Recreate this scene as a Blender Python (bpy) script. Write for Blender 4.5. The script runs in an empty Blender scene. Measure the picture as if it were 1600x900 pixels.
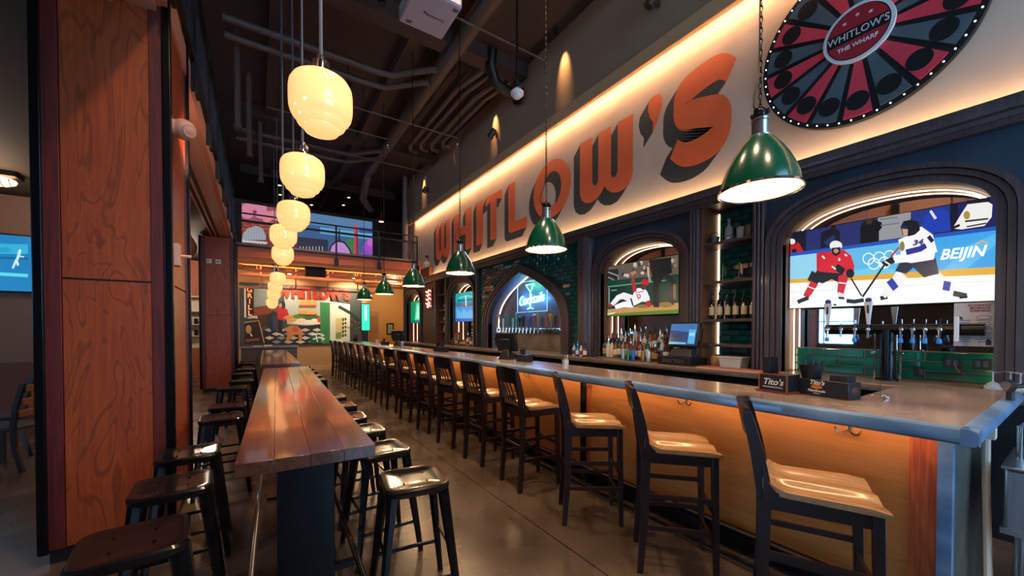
import bpy, math, random
from mathutils import Vector, Matrix
random.seed(7)
R = math.radians
S = bpy.context.scene
COL = S.collection

# ------------------------------------------------------------------ camera
cam_d = bpy.data.cameras.new('camera'); cam = bpy.data.objects.new('camera', cam_d); COL.objects.link(cam)
S.camera = cam
cam_d.sensor_width = 36.0; cam_d.lens = 36.0 * 602 / 1600; cam_d.clip_start = .02; cam_d.clip_end = 200
cam_d.shift_y = (514 + 602 * math.tan(R(.85)) - 450) / 1600
cam.location = (0, 0, 1.48); cam.rotation_euler = (R(90 - .85), 0, -math.atan(398 / 602))

# ------------------------------------------------------------------ sky and exposure
wd = bpy.data.worlds.new('sky'); S.world = wd; wd.use_nodes = True
bg = wd.node_tree.nodes['Background']; bg.inputs[0].default_value = (.32, .62, 1, 1); bg.inputs[1].default_value = 5.8
vs = S.view_settings
vs.view_transform = 'Standard'; vs.look = 'None'; vs.gamma = 1; vs.use_curve_mapping = False; vs.exposure = 0.92

FILL_WATTS = 230      # watts of each fill spot added under the ceiling

# ------------------------------------------------------------------ colour and material helpers
def lin(h):
    if not isinstance(h, str): return tuple(h[:3])
    h = h.lstrip('#'); o = []
    for i in (0, 2, 4):
        v = int(h[i:i + 2], 16) / 255
        o.append(v / 12.92 if v <= .04045 else ((v + .055) / 1.055) ** 2.4)
    return tuple(o)
MATS = {}
def mat(name, color='#808080', rough=.5, metal=0., emit=None, es=0., alpha=1., trans=0., coat=0., spec=.5, ior=None):
    if name in MATS: return MATS[name]
    m = bpy.data.materials.new(name); m.use_nodes = True; MATS[name] = m
    b = m.node_tree.nodes['Principled BSDF']; i = b.inputs
    i['Base Color'].default_value = (*lin(color), 1); i['Roughness'].default_value = rough; i['Metallic'].default_value = metal
    i['Specular IOR Level'].default_value = spec
    if emit is not None: i['Emission Color'].default_value = (*lin(emit), 1); i['Emission Strength'].default_value = es
    if alpha < 1: i['Alpha'].default_value = alpha
    if trans: i['Transmission Weight'].default_value = trans
    if coat: i['Coat Weight'].default_value = coat; i['Coat Roughness'].default_value = .08
    if ior: i['IOR'].default_value = ior
    return m
def tex(name, c1, c2, scale=4, stretch=(1, 1, 1), rough=.5, metal=0., bump=0., detail=6, dist=0., rvar=.0, c3=None, coat=0., spec=.5, lo=.3, hi=.7):
    """two or three colours mixed by stretched noise in object space, with matching roughness variation and relief"""
    if name in MATS: return MATS[name]
    m = mat(name, c1, rough, metal, coat=coat, spec=spec); nt = m.node_tree; N = nt.nodes; L = nt.links
    b = N['Principled BSDF']
    tc = N.new('ShaderNodeTexCoord'); mp = N.new('ShaderNodeMapping'); mp.inputs['Scale'].default_value = stretch
    L.new(tc.outputs['Object'], mp.inputs[0])
    nz = N.new('ShaderNodeTexNoise'); nz.inputs['Scale'].default_value = scale; nz.inputs['Detail'].default_value = detail
    nz.inputs['Distortion'].default_value = dist; L.new(mp.outputs[0], nz.inputs[0])
    cr = N.new('ShaderNodeValToRGB'); e = cr.color_ramp.elements
    e[0].position = lo; e[0].color = (*lin(c1), 1); e[1].position = hi; e[1].color = (*lin(c2), 1)
    if c3: x = e.new((lo + hi) / 2); x.color = (*lin(c3), 1)
    L.new(nz.outputs[0], cr.inputs[0]); L.new(cr.outputs[0], b.inputs['Base Color'])
    if rvar:
        mr = N.new('ShaderNodeMapRange'); mr.inputs['To Min'].default_value = max(.02, rough - rvar); mr.inputs['To Max'].default_value = min(1, rough + rvar)
        L.new(nz.outputs[0], mr.inputs[0]); L.new(mr.outputs[0], b.inputs['Roughness'])
    if bump:
        bp = N.new('ShaderNodeBump'); bp.inputs['Strength'].default_value = bump; bp.inputs['Distance'].default_value = .01
        L.new(nz.outputs[0], bp.inputs['Height']); L.new(bp.outputs[0], b.inputs['Normal'])
    return m
def wood(name, c1, c2, axis=2, ring=6, fine=30, rough=.4, coat=0., c3=None, bump=.08, saw=0.):
    """veneer: contour rings of a stretched noise field plus fine fibre noise"""
    if name in MATS: return MATS[name]
    m = mat(name, c1, rough, coat=coat); nt = m.node_tree; N = nt.nodes; L = nt.links; b = N['Principled BSDF']
    tc = N.new('ShaderNodeTexCoord'); mp = N.new('ShaderNodeMapping'); st = [1, 1, 1]; st[axis] = .22; mp.inputs['Scale'].default_value = st
    L.new(tc.outputs['Object'], mp.inputs[0])
    nz = N.new('ShaderNodeTexNoise'); nz.inputs['Scale'].default_value = 3.1; nz.inputs['Detail'].default_value = 3; nz.inputs['Distortion'].default_value = .8
    L.new(mp.outputs[0], nz.inputs[0])
    mu = N.new('ShaderNodeMath'); mu.operation = 'MULTIPLY'; mu.inputs[1].default_value = ring * 6.28; L.new(nz.outputs[0], mu.inputs[0])
    sn = N.new('ShaderNodeMath'); sn.operation = 'SINE'; L.new(mu.outputs[0], sn.inputs[0])
    mp2 = N.new('ShaderNodeMapping'); s2 = [1, 1, 1]; s2[axis] = .04; mp2.inputs['Scale'].default_value = s2; L.new(tc.outputs['Object'], mp2.inputs[0])
    n2 = N.new('ShaderNodeTexNoise'); n2.inputs['Scale'].default_value = fine * 2; n2.inputs['Detail'].default_value = 4; L.new(mp2.outputs[0], n2.inputs[0])
    ad = N.new('ShaderNodeMath'); ad.operation = 'MULTIPLY_ADD'; ad.inputs[1].default_value = .10; L.new(sn.outputs[0], ad.inputs[0]); L.new(n2.outputs[0], ad.inputs[2])
    cr = N.new('ShaderNodeValToRGB'); e = cr.color_ramp.elements
    e[0].position = .30; e[0].color = (*lin(c3 or c2), 1); e[1].position = .66; e[1].color = (*lin(c1), 1)
    L.new(ad.outputs[0], cr.inputs[0])
    ln = N.new('ShaderNodeMapRange'); ln.inputs['From Min'].default_value = .55; ln.inputs['From Max'].default_value = 1.; ln.inputs['To Max'].default_value = .55; L.new(sn.outputs[0], ln.inputs[0])
    mx = N.new('ShaderNodeMix'); mx.data_type = 'RGBA'; L.new(ln.outputs[0], mx.inputs[0]); L.new(cr.outputs[0], mx.inputs[6]); mx.inputs[7].default_value = (*lin(c2), 1)
    L.new(mx.outputs[2], b.inputs['Base Color'])
    bp = N.new('ShaderNodeBump'); bp.inputs['Strength'].default_value = bump; bp.inputs['Distance'].default_value = .004
    L.new(n2.outputs[0], bp.inputs['Height']); L.new(bp.outputs[0], b.inputs['Normal'])
    if saw:      # saw marks running across the boards
        mp3 = N.new('ShaderNodeMapping'); s3 = [.6, .6, .6]; s3[axis] = 9; mp3.inputs['Scale'].default_value = s3; L.new(tc.outputs['Object'], mp3.inputs[0])
        n3 = N.new('ShaderNodeTexNoise'); n3.inputs['Scale'].default_value = 5; n3.inputs['Detail'].default_value = 5; L.new(mp3.outputs[0], n3.inputs[0])
        b3 = N.new('ShaderNodeBump'); b3.inputs['Strength'].default_value = saw; b3.inputs['Distance'].default_value = .006
        L.new(n3.outputs[0], b3.inputs['Height']); L.new(bp.outputs[0], b3.inputs['Normal']); L.new(b3.outputs[0], b.inputs['Normal'])
        m2 = N.new('ShaderNodeMix'); m2.data_type = 'RGBA'; r3 = N.new('ShaderNodeMapRange'); r3.inputs['From Min'].default_value = .5; r3.inputs['From Max'].default_value = .75; r3.inputs['To Max'].default_value = .6
        L.new(n3.outputs[0], r3.inputs[0]); L.new(r3.outputs[0], m2.inputs[0]); L.new(mx.outputs[2], m2.inputs[6]); m2.inputs[7].default_value = (*lin(c2), 1); L.new(m2.outputs[2], b.inputs['Base Color'])
    return m
def glow(name, color, s): return mat(name, '#101010', .6, emit=color, es=s)
def printed(name, emit=0., rough=.6):
    """flat print: colours come from the face colours of the print itself"""
    if name in MATS: return MATS[name]
    m = mat(name, '#ffffff', rough); nt = m.node_tree; b = nt.nodes['Principled BSDF']
    a = nt.nodes.new('ShaderNodeVertexColor'); a.layer_name = 'Col'
    if emit:
        b.inputs['Base Color'].default_value = (.01, .01, .01, 1)
        nt.links.new(a.outputs[0], b.inputs['Emission Color']); b.inputs['Emission Strength'].default_value = emit
    else: nt.links.new(a.outputs[0], b.inputs['Base Color'])
    return m

# ------------------------------------------------------------------ mesh helpers
class G:
    def __init__(s): s.v = []; s.f = []; s.c = []
    def add(s, vs_, fs, col=None):
        n = len(s.v); s.v += [tuple(v) for v in vs_]; s.f += [tuple(i + n for i in f) for f in fs]; s.c += [col] * len(fs); return s
    def box(s, x0, x1, y0, y1, z0, z1):
        return s.add([(x0, y0, z0), (x1, y0, z0), (x1, y1, z0), (x0, y1, z0), (x0, y0, z1), (x1, y0, z1), (x1, y1, z1), (x0, y1, z1)],
                     [(0, 3, 2, 1), (4, 5, 6, 7), (0, 1, 5, 4), (1, 2, 6, 5), (2, 3, 7, 6), (3, 0, 4, 7)])
    def hexa(s, a, b):      # two quads (bottom loop, top loop)
        return s.add(list(a) + list(b), [(3, 2, 1, 0), (4, 5, 6, 7), (0, 1, 5, 4), (1, 2, 6, 5), (2, 3, 7, 6), (3, 0, 4, 7)])
    def cyl(s, p0, p1, r0, r1=None, n=12, rot=0., caps=True):
        r1 = r0 if r1 is None else r1
        p0 = Vector(p0); p1 = Vector(p1); d = (p1 - p0).normalized()
        u = d.orthogonal().normalized()
        if abs(d.z) > .9: u = Vector((1, 0, 0)); u = (u - d * u.dot(d)).normalized()
        w = d.cross(u); vs_ = []
        for p, r in ((p0, r0), (p1, r1)):
            for k in range(n):
                a = 2 * math.pi * k / n + rot; vs_.append(p + u * (r * math.cos(a)) + w * (r * math.sin(a)))
        fs = [(k, (k + 1) % n, n + (k + 1) % n, n + k) for k in range(n)]
        if caps: fs += [tuple(range(n - 1, -1, -1)), tuple(range(n, 2 * n))]
        return s.add(vs_, fs)
    def tube(s, pts, r, n=8, closed=False, rz=None):
        P = [Vector(p) for p in pts]; m = len(P); vs_ = []; prev = None
        for i in range(m):
            a = P[(i - 1) % m] if (closed or i > 0) else P[0]; b = P[(i + 1) % m] if (closed or i < m - 1) else P[-1]
            d = (b - a).normalized()
            if prev is None: u = d.orthogonal().normalized()
            else: u = (prev - d * prev.dot(d)); u = u.normalized() if u.length > 1e-6 else d.orthogonal().normalized()
            prev = u; w = d.cross(u); rr = r[i] if isinstance(r, (list, tuple)) else r
            for k in range(n):
                t = 2 * math.pi * k / n; vs_.append(P[i] + u * (rr * math.cos(t)) + w * (rr * math.sin(t)))
        fs = []
        for i in range(m if closed else m - 1):
            j = (i + 1) % m
            for k in range(n): fs.append((i * n + k, i * n + (k + 1) % n, j * n + (k + 1) % n, j * n + k))
        if not closed: fs += [tuple(range(n - 1, -1, -1)), tuple(range((m - 1) * n, m * n))]
        return s.add(vs_, fs)
    def lathe(s, prof, n=24, c=(0, 0, 0)):
        vs_ = []; m = len(prof)
        for r, z in prof:
            for k in range(n):
                a = 2 * math.pi * k / n; vs_.append((c[0] + r * math.cos(a), c[1] + r * math.sin(a), c[2] + z))
        fs = [(i * n + k, i * n + (k + 1) % n, (i + 1) * n + (k + 1) % n, (i + 1) * n + k) for i in range(m - 1) for k in range(n)]
        if prof[0][0] > 1e-5: fs.append(tuple(range(n - 1, -1, -1)))
        if prof[-1][0] > 1e-5: fs.append(tuple(range((m - 1) * n, m * n)))
        return s.add(vs_, fs)
    def shell(s, prof, n=24, c=(0, 0, 0)):   # lathe without end caps
        k = len(s.f); s.lathe(prof, n, c)
        m = n * (len(prof) - 1); s.f = s.f[:k + m]; s.c = s.c[:k + m]; return s
    def prism(s, poly, axis, d0, d1):
        def P(a, b, d): return {'x': (d, a, b), 'y': (a, d, b), 'z': (a, b, d)}[axis]
        n = len(poly); vs_ = [P(a, b, d0) for a, b in poly] + [P(a, b, d1) for a, b in poly]
        return s.add(vs_, [tuple(range(n)), tuple(range(2 * n - 1, n - 1, -1))] + [(k, k + n, (k + 1) % n + n, (k + 1) % n) for k in range(n)])
    def band(s, inner, outer, axis, d0, d1, closed=False):   # solid strip between two matching 2-D paths
        def P(a, b, d): return {'x': (d, a, b), 'y': (a, d, b), 'z': (a, b, d)}[axis]
        n = len(inner); vs_ = []
        for i in range(n): vs_ += [P(*inner[i], d0), P(*outer[i], d0), P(*outer[i], d1), P(*inner[i], d1)]
        fs = []
        for i in range(n if closed else n - 1):
            j = (i + 1) % n
            for k in range(4): fs.append((i * 4 + k, i * 4 + (k + 1) % 4, j * 4 + (k + 1) % 4, j * 4 + k))
        if not closed: fs += [(3, 2, 1, 0), tuple((n - 1) * 4 + k for k in range(4))]
        return s.add(vs_, fs)
    def ball(s, c, r, n=12, m=8, sc=(1, 1, 1)):
        pr = [(r * math.sin(math.pi * i / m), -r * math.cos(math.pi * i / m)) for i in range(m + 1)]
        k = len(s.v); s.lathe([(max(a, 1e-6), b) for a, b in pr], n)
        for i in range(k, len(s.v)):
            v = s.v[i]; s.v[i] = (c[0] + v[0] * sc[0], c[1] + v[1] * sc[1], c[2] + v[2] * sc[2])
        return s
    def xf(s, M): s.v = [tuple(M @ Vector(v)) for v in s.v]; return s
    def mesh(s, name, m, smooth=True, ang=35):
        me = bpy.data.meshes.new(name); me.from_pydata(s.v, [], s.f); me.materials.append(m)
        if any(c is not None for c in s.c):
            at = me.color_attributes.new('Col', 'FLOAT_COLOR', 'CORNER'); k = 0
            for fi, p in enumerate(me.polygons):
                cc = (*lin(s.c[fi] or '#000000'), 1)
                for _ in range(p.loop_total): at.data[k].color = cc; k += 1
        else:
            import bmesh
            bm = bmesh.new(); bm.from_mesh(me); bmesh.ops.recalc_face_normals(bm, faces=bm.faces); bm.to_mesh(me); bm.free()
        if smooth:
            me.shade_smooth(); me.set_sharp_from_angle(angle=R(ang))
        return me
    def obj(s, name, m, parent=None, smooth=True, bevel=0., seg=2, loc=None, rot=None):
        o = bpy.data.objects.new(name, s.mesh(name, m, smooth)); COL.objects.link(o)
        if parent is not None: o.parent = parent
        if bevel:
            b = o.modifiers.new('edge', 'BEVEL'); b.width = bevel; b.segments = seg; b.limit_method = 'ANGLE'; b.angle_limit = R(40)
        if loc: o.location = loc
        if rot: o.rotation_euler = rot
        return o
def tag(o, label=None, cat=None, group=None, kind=None):
    if label: o['label'] = label
    if cat: o['category'] = cat
    if group: o['group'] = group
    if kind: o['kind'] = kind
    return o
def empty(name, loc=(0, 0, 0), rz=0., label=None, cat=None, group=None):
    o = bpy.data.objects.new(name, None); COL.objects.link(o); o.location = loc; o.rotation_euler = (0, 0, rz); o.empty_display_size = .1
    return tag(o, label, cat, group)
def struct(o): o['kind'] = 'structure'; return o
def put(o, parent, loc, rot=(0, 0, 0), name=None):   # another object with the same mesh
    c = o.copy(); COL.objects.link(c); c.parent = parent; c.location = loc; c.rotation_euler = rot
    if name: c.name = name
    return c
def inst(me, name, parent, loc, rot=(0, 0, 0), scale=(1, 1, 1)):
    c = bpy.data.objects.new(name, me); COL.objects.link(c); c.parent = parent; c.location = loc; c.rotation_euler = rot; c.scale = scale
    return c
def tree(o, loc=None, rz=None, label=None, parent=None):   # a copy of a thing with its parts and sub-parts
    c = o.copy(); COL.objects.link(c); c.parent = parent
    for ch in o.children: tree(ch, parent=c)
    if loc is not None: c.location = loc
    if rz is not None: c.rotation_euler = (0, 0, rz)
    if label: c['label'] = label
    return c
def words(name, body, size, loc, rot, m, parent, ex=.0015, align='CENTER', shear=0., space=1., sx=1., bold=0.):
    # lettering is built as a filled outline and kept as a plain mesh
    cu = bpy.data.curves.new(name, 'FONT'); cu.body = body; cu.size = size; cu.extrude = ex; cu.align_x = align; cu.align_y = 'CENTER'
    cu.shear = shear; cu.space_character = space; cu.offset = bold; cu.resolution_u = 3
    cu.materials.append(m); tmp = bpy.data.objects.new(name, cu); me = bpy.data.meshes.new_from_object(tmp); bpy.data.objects.remove(tmp); bpy.data.curves.remove(cu)
    o = bpy.data.objects.new(name, me); COL.objects.link(o); o.parent = parent; o.location = loc; o.rotation_euler = rot; o.scale = (sx, 1, 1)
    return o
FACE_X = (R(90), 0, R(-90))     # reads from -X, text runs towards -Y
FACE_Y = (R(90), 0, 0)          # reads from -Y, text runs towards +X
def lamp(name, kind, loc, energy, color=(1, .8, .6), parent=None, size=.05, rot=None, spot=None, blend=.5, sy=None):
    d = bpy.data.lights.new(name, kind); d.energy = energy; d.color = color
    if kind == 'AREA':
        d.size = size
        if sy: d.shape = 'RECTANGLE'; d.size_y = sy
    else: d.shadow_soft_size = size
    if spot: d.spot_size = R(spot); d.spot_blend = blend
    o = bpy.data.objects.new(name, d); COL.objects.link(o); o.location = loc
    if rot: o.rotation_euler = rot
    if parent: o.parent = parent
    return o
def ell(cx, cy, rx, ry=None, n=20, a0=0., a1=360.):
    ry = rx if ry is None else ry
    return [(cx + rx * math.cos(R(a0 + (a1 - a0) * k / n)), cy + ry * math.sin(R(a0 + (a1 - a0) * k / n))) for k in range(n if a1 - a0 >= 360 else n + 1)]
def picture(name, polys, axis, d, m, parent, step=.0004):
    """a flat print lying in the plane axis = d; later shapes lie a hair in front of earlier ones (towards the viewer)"""
    g = G()
    for k, (col, pts) in enumerate(polys):
        dd = d - k * step
        g.add([(dd, a, b) if axis == 'x' else (a, dd, b) for a, b in pts], [tuple(range(len(pts)))], col)
    return g.obj(name, m, parent, smooth=False)

# ------------------------------------------------------------------ materials
M_floor = tex('concrete floor', '#332820', '#5e4e41', 1.6, rough=.27, rvar=.12, bump=.04, detail=5, dist=.2, lo=.22, hi=.78)
M_black = mat('black paint', '#0b0b0d', .45)
M_blackg = mat('black gloss metal', '#0c0d10', .25, metal=.4)
M_gun = tex('gunmetal sheet', '#16171b', '#2a2625', 14, rough=.22, metal=.75, rvar=.08)
M_steel = tex('brushed stainless', '#9a9c9e', '#b9bbbd', 30, (1, 1, .05), rough=.28, metal=1.)
M_steeldull = tex('worn stainless sheet', '#6f6a60', '#a39c90', 3, rough=.38, metal=.9, rvar=.1)
M_chrome = mat('chrome', '#c9ccd0', .12, metal=1.)
M_white = mat('white plastic', '#d9d6d2', .4)
M_col = wood('stained maple veneer', '#984313', '#481606', 2, 13, 30, .44, c3='#83330c', coat=.08)
M_stile = wood('cherry stile', '#64180f', '#420c08', 2, 4, 40, .45, coat=.06)
M_panel = wood('honey birch panel', '#c88242', '#ab6a30', 1, 3, 25, .42, c3='#bc7638', coat=.15, bump=.04)
M_cherry = wood('red cherry post', '#cc6434', '#9c4420', 2, 9, 40, .4, coat=.2)
M_alc = wood('alcove walnut', '#7c472a', '#5e321c', 2, 4, 30, .45)
M_seat = wood('blond seat wood', '#9a7550', '#6e4e32', 0, 9, 30, .22, c3='#85633f', coat=.6, bump=.03)
M_dark = wood('espresso stool wood', '#241010', '#170808', 2, 3, 30, .38, coat=.12, bump=.03)
M_trim = wood('dark walnut trim', '#4c3f40', '#362c2f', 2, 3, 30, .4, coat=.1)
M_navy = tex('dark navy plaster', '#142330', '#22384a', 3, rough=.6, bump=.1)
M_tile = tex('bottle green glaze', '#08403c', '#10605a', 3, rough=.08, rvar=.04, coat=.6, bump=.02)
M_tileb = tex('sea green glaze', '#0a5244', '#137260', 3, rough=.1, coat=.5, bump=.02)
M_grout = mat('dark grout', '#0d1a1a', .8)
M_groutl = mat('sandy grout', '#7c6a52', .8)
M_sign = tex('cream plaster', '#b7a08c', '#c4ae9a', 2, rough=.75, bump=.03)
M_upper = tex('brown grey plaster', '#a8886c', '#b49274', 1.2, rough=.38, bump=.03)
M_ledge = mat('tan ledge paint', '#d8a574', .5)
M_ceil = tex('dark brown ceiling', '#38271f', '#453027', 1.5, rough=.7)
M_pipe = mat('dark pipe paint', '#594840', .5)
M_wallb = tex('brown wall paint', '#6b4a36', '#7a5740', 1.5, rough=.7)
M_tan = mat('tan wall paint', '#b08a5e', .7)
M_sof = mat('pinkish tan soffit paint', '#c4866a', .5)
M_orange = mat('orange fascia paint', '#dc7648', .5)
M_mirror = mat('mirror glass', '#c8cacb', .02, metal=1.)
M_pane = mat('window glass', '#dfe8ef', .05, alpha=.12)
M_zinc = tex('bar top resin', '#6a554b', '#96806f', 2.5, (1, .5, 1), rough=.24, rvar=.08, c3='#7d685b', coat=.15)
M_zedge = tex('daylight tinted edge zinc', '#4f7396', '#9fbedd', 5, (1, .3, 1), rough=.32, metal=.45, rvar=.1, c3='#7b9dc0', bump=.1)  # zinc with the blue cast of daylight put into its colour
M_counter = tex('back counter wood', '#5c4a3f', '#7d6858', 4, (1, .2, 1), rough=.3)
M_table = wood('rough sawn table plank', '#5c2f13', '#200e08', 1, 9, 26, .30, coat=1., c3='#401c0c', bump=.06, saw=.22)
M_glassy = mat('clear glass', '#e6eef0', .04, alpha=.28, coat=.5)
M_ledw = glow('warm led strip', (1, .70, .40), 34)
M_leda = glow('warm led rope', (1, .68, .40), 3.6)

Y0, Y1, X0, XW, ZC = -3.6, 15.4, -7.6, 4.6, 6.6

# ------------------------------------------------------------------ floor: two pours with a saw cut between them
fl = struct(G().box(X0 - .2, 6.6, Y0 - .2, 19, -.14, -.04).obj('floor', M_black))
G().box(X0 - .2, 1.738, Y0 - .2, 19, -.04, 0).obj('slab', M_floor, fl)
G().box(1.746, 6.6, Y0 - .2, 19, -.04, 0).obj('slab', M_floor, fl)
# ------------------------------------------------------------------ ceiling with beams
ce = struct(G().box(X0, 6.6, Y0, 19, ZC, ZC + .15).obj('ceiling', M_ceil))
for y in (1.5, 6.1, 10.6, 14.6): G().box(-.4, 4.4, y, y + .30, ZC - .26, ZC).obj('beam', M_ceil, ce)
for x in (.2, 2.2): G().box(x, x + .20, Y0, 18, ZC - .18, ZC).obj('beam', M_ceil, ce)

# ------------------------------------------------------------------ right wall: sign field, bulkhead, arches, niches
wr = struct(G().box(XW, XW + .1, Y0, 13.1, 3.02, 5.3).obj('wall_right', M_sign))
G().box(4.42, 5.2, Y0, 13.1, 5.17, ZC).obj('bulkhead', M_upper, wr)
G().box(5.02, 5.2, Y0, 14.4, 0, 3.02).obj('backing', M_trim, wr)
G().box(4.605, 5.2, Y0, 14.4, 3.0, 3.02).obj('head_board', M_trim, wr)
G().box(4.6, 5.2, 13.1, 14.4, 3.02, ZC).obj('backing', M_upper, wr)
G().box(5.2, 6.6, 14.25, 14.4, 0, ZC).obj('backing', M_upper, wr)
G().box(6.5, 6.6, 14.4, 18.8, 0, ZC).obj('backing', M_wallb, wr)
struct(G().prism([(4.35, 5.03), (4.43, 5.05), (4.43, 5.17), (4.35, 5.22)], 'y', Y0, 13.1).obj('trim_1', M_ledge))
cn = [(4.60, 2.96), (4.54, 2.96), (4.52, 3.0), (4.50, 3.0), (4.49, 3.035), (4.455, 3.045), (4.445, 3.08), (4.445, 3.135), (4.465, 3.135), (4.465, 3.10), (4.60, 3.10)]
struct(G().prism(cn, 'y', Y0, 13.9).obj('trim_2', M_trim))
led = empty('cove_light', (0, 0, 0), 0, 'warm light strip hidden behind the tan ledge above the painted letters', 'cove light')
G().box(4.475, 4.50, -3, 13, 5.135, 5.145).obj('strip', M_ledw, led)
led = empty('cove_light', (0, 0, 0), 0, 'warm light strip lying on the dark cornice below the painted letters', 'cove light')
G().box(4.50, 4.525, -3, 13, 3.102, 3.112).obj('strip', glow('warm led strip low', (1, .64, .34), 22), led)

def arch(cy, hw, zs, rise, z0, e=2.25, n=28):
    p = [(cy - hw, z0)]
    for k in range(n + 1):
        a = math.pi * (1 - k / n); c_, s_ = math.cos(a), math.sin(a)
        p.append((cy + hw * math.copysign(abs(c_) ** (2 / e), c_), zs + rise * abs(s_) ** (2 / e)))
    return p + [(cy + hw, z0)]
def pointed(cy, hw, zs, apex, z0, n=14):
    l = [(hw * (1 - (k / n) ** 2.3), zs + (apex - zs) * k / n) for k in range(n + 1)]
    return [(cy - hw, z0)] + [(cy - a, b) for a, b in l] + [(cy + a, b) for a, b in l[-2::-1]] + [(cy + hw, z0)]
CZ = 1.03
def led_path(path, x, r, parent, name, m):
    return G().tube([(x, a, b) for a, b in path], r, 6).obj(name, m, parent)
def arch_module(cy, y0, y1, face=True):
    """round-headed alcove: plaster face, three stepped mouldings, wood lining, mirror back, tiled splash"""
    hw, zs, rise = .70, 2.36, .36
    inn = arch(cy, hw, zs, rise, CZ)
    out = arch(cy, hw + .14, zs, rise + .14, CZ)
    poly = [(y0, CZ)] + out + [(y1, CZ), (y1, 3.0), (y0, 3.0)]
    g = G().prism(poly, 'x', 4.62, 4.68).obj('plaster_face', M_navy, wr)
    for k, (d0, d1, x) in enumerate(((.0, .05, 4.585), (.056, .096, 4.565), (.102, .145, 4.545))):
        G().band(arch(cy, hw + d0, zs, rise + d0, CZ), arch(cy, hw + d1, zs, rise + d1, CZ), 'x', x, 4.68).obj('moulding', M_trim, wr)
    G().band(inn, arch(cy, hw + .03, zs, rise + .03, CZ), 'x', 4.60, 4.96).obj('lining', M_alc, wr)
    G().box(4.93, 4.96, cy - hw - .02, cy + hw + .02, CZ, zs + rise + .02).obj('mirror', M_mirror, wr)
for cy, y0, y1 in ((1.115, -.10, 1.97), (3.68, 2.83, 4.53), (9.45, 8.50, 10.32), (13.3, 12.3, 14.3)): arch_module(cy, y0, y1)
G().box(4.62, 4.68, Y0, -.10, 0, 3.0).obj('plaster_face', M_navy, wr)
# led rope following the back of each alcove
for cy, w_ in ((1.115, 'hockey screen'), (3.68, 'baseball screen'), (9.45, 'blue screen'), (13.3, 'green screen')):
    t = empty('led_rope', (0, 0, 0), 0, 'warm white light rope lining the alcove around the ' + w_, 'light')
    led_path(arch(cy, .685, 2.36, .345, CZ + .01), 4.86, .0065, t, 'rope', M_leda)

def tile_mesh(w, h, m, t=.012, b=.006):
    g = G(); a, c_ = w / 2, h / 2
    g.add([(0, -a, -c_), (0, a, -c_), (0, a, c_), (0, -a, c_), (-t, -a + b, -c_ + b), (-t, a - b, -c_ + b), (-t, a - b, c_ - b), (-t, -a + b, c_ - b)],
          [(4, 5, 6, 7), (0, 1, 5, 4), (1, 2, 6, 5), (2, 3, 7, 6), (3, 0, 4, 7)])
    return g.mesh('tile', m, smooth=False)
def tiles(parent, X, y0, y1, z0, z1, w, h, m, ok=lambda a, b: True, gap=.006, tilt=2.6):
    full = tile_mesh(w, h, m); half = tile_mesh((w - gap) / 2, h, m); r = 0; z = z0 + h / 2 + gap / 2
    while z + h / 2 <= z1 + .01:
        y = y0; first = r % 2
        while y < y1 - .03:
            ww = (w - gap) / 2 if first else w; first = 0
            me = half if ww < w * .9 else full; sc = 1.
            if y + ww > y1: sc = (y1 - y) / ww; ww = y1 - y
            if ok(y + ww / 2, z): inst(me, 'tile', parent, (X, y + ww / 2, z), (0, R(random.uniform(-tilt, tilt)), R(random.uniform(-tilt, tilt))), (1, sc, 1))
            y += ww + gap
        z += h + gap; r += 1
# pointed beer arch set into a wall of green brick tiles
PC = 6.66
wt = struct(G().prism([(4.90, CZ)] + pointed(PC, 1.52, 1.6, 2.84, CZ) + [(8.44, CZ), (8.44, 3.0), (4.90, 3.0)], 'x', 4.62, 4.70).obj('wall_tiled', M_grout))
def outside(y, z, hw=1.56, ap=2.90):
    if z < 1.6: return abs(y - PC) > hw
    t = (z - 1.6) / (ap - 1.6); return t >= 1 or abs(y - PC) > hw * (1 - t ** 2.3)
tiles(wt, 4.62, 4.90, 8.44, CZ, 3.0, .205, .068, M_tile, ok=outside)
for d0, d1, x in ((0, .09, 4.585), (.096, .18, 4.565), (.186, .25, 4.55)):
    G().band(pointed(PC, 1.32 + d0, 1.6, 2.66 + d0 * .7, CZ), pointed(PC, 1.32 + d1, 1.6, 2.66 + d1 * .7, CZ), 'x', x, 4.70).obj('moulding', M_trim, wt)
G().band(pointed(PC, 1.32, 1.6, 2.66, CZ), pointed(PC, 1.36, 1.6, 2.69, CZ), 'x', 4.6, 5.03).obj('lining', mat('grey niche paint', '#5a5560', .6), wt)
G().box(5.0, 5.03, PC - 1.4, PC + 1.4, CZ, 2.72).obj('niche_back', tex('grey niche back', '#54505c', '#5d5965', 2, rough=.55), wt)
G().box(4.97, 5.0, PC - 1.3, PC + 1.3, CZ, 1.47).obj('splash_panel', M_steeldull, wt)
t = empty('led_rope', (0, 0, 0), 0, 'warm white light rope lining the pointed beer tap niche', 'light')
led_path(pointed(PC, 1.30, 1.6, 2.64, CZ + .01), 4.88, .010, t, 'rope', M_leda)
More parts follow.
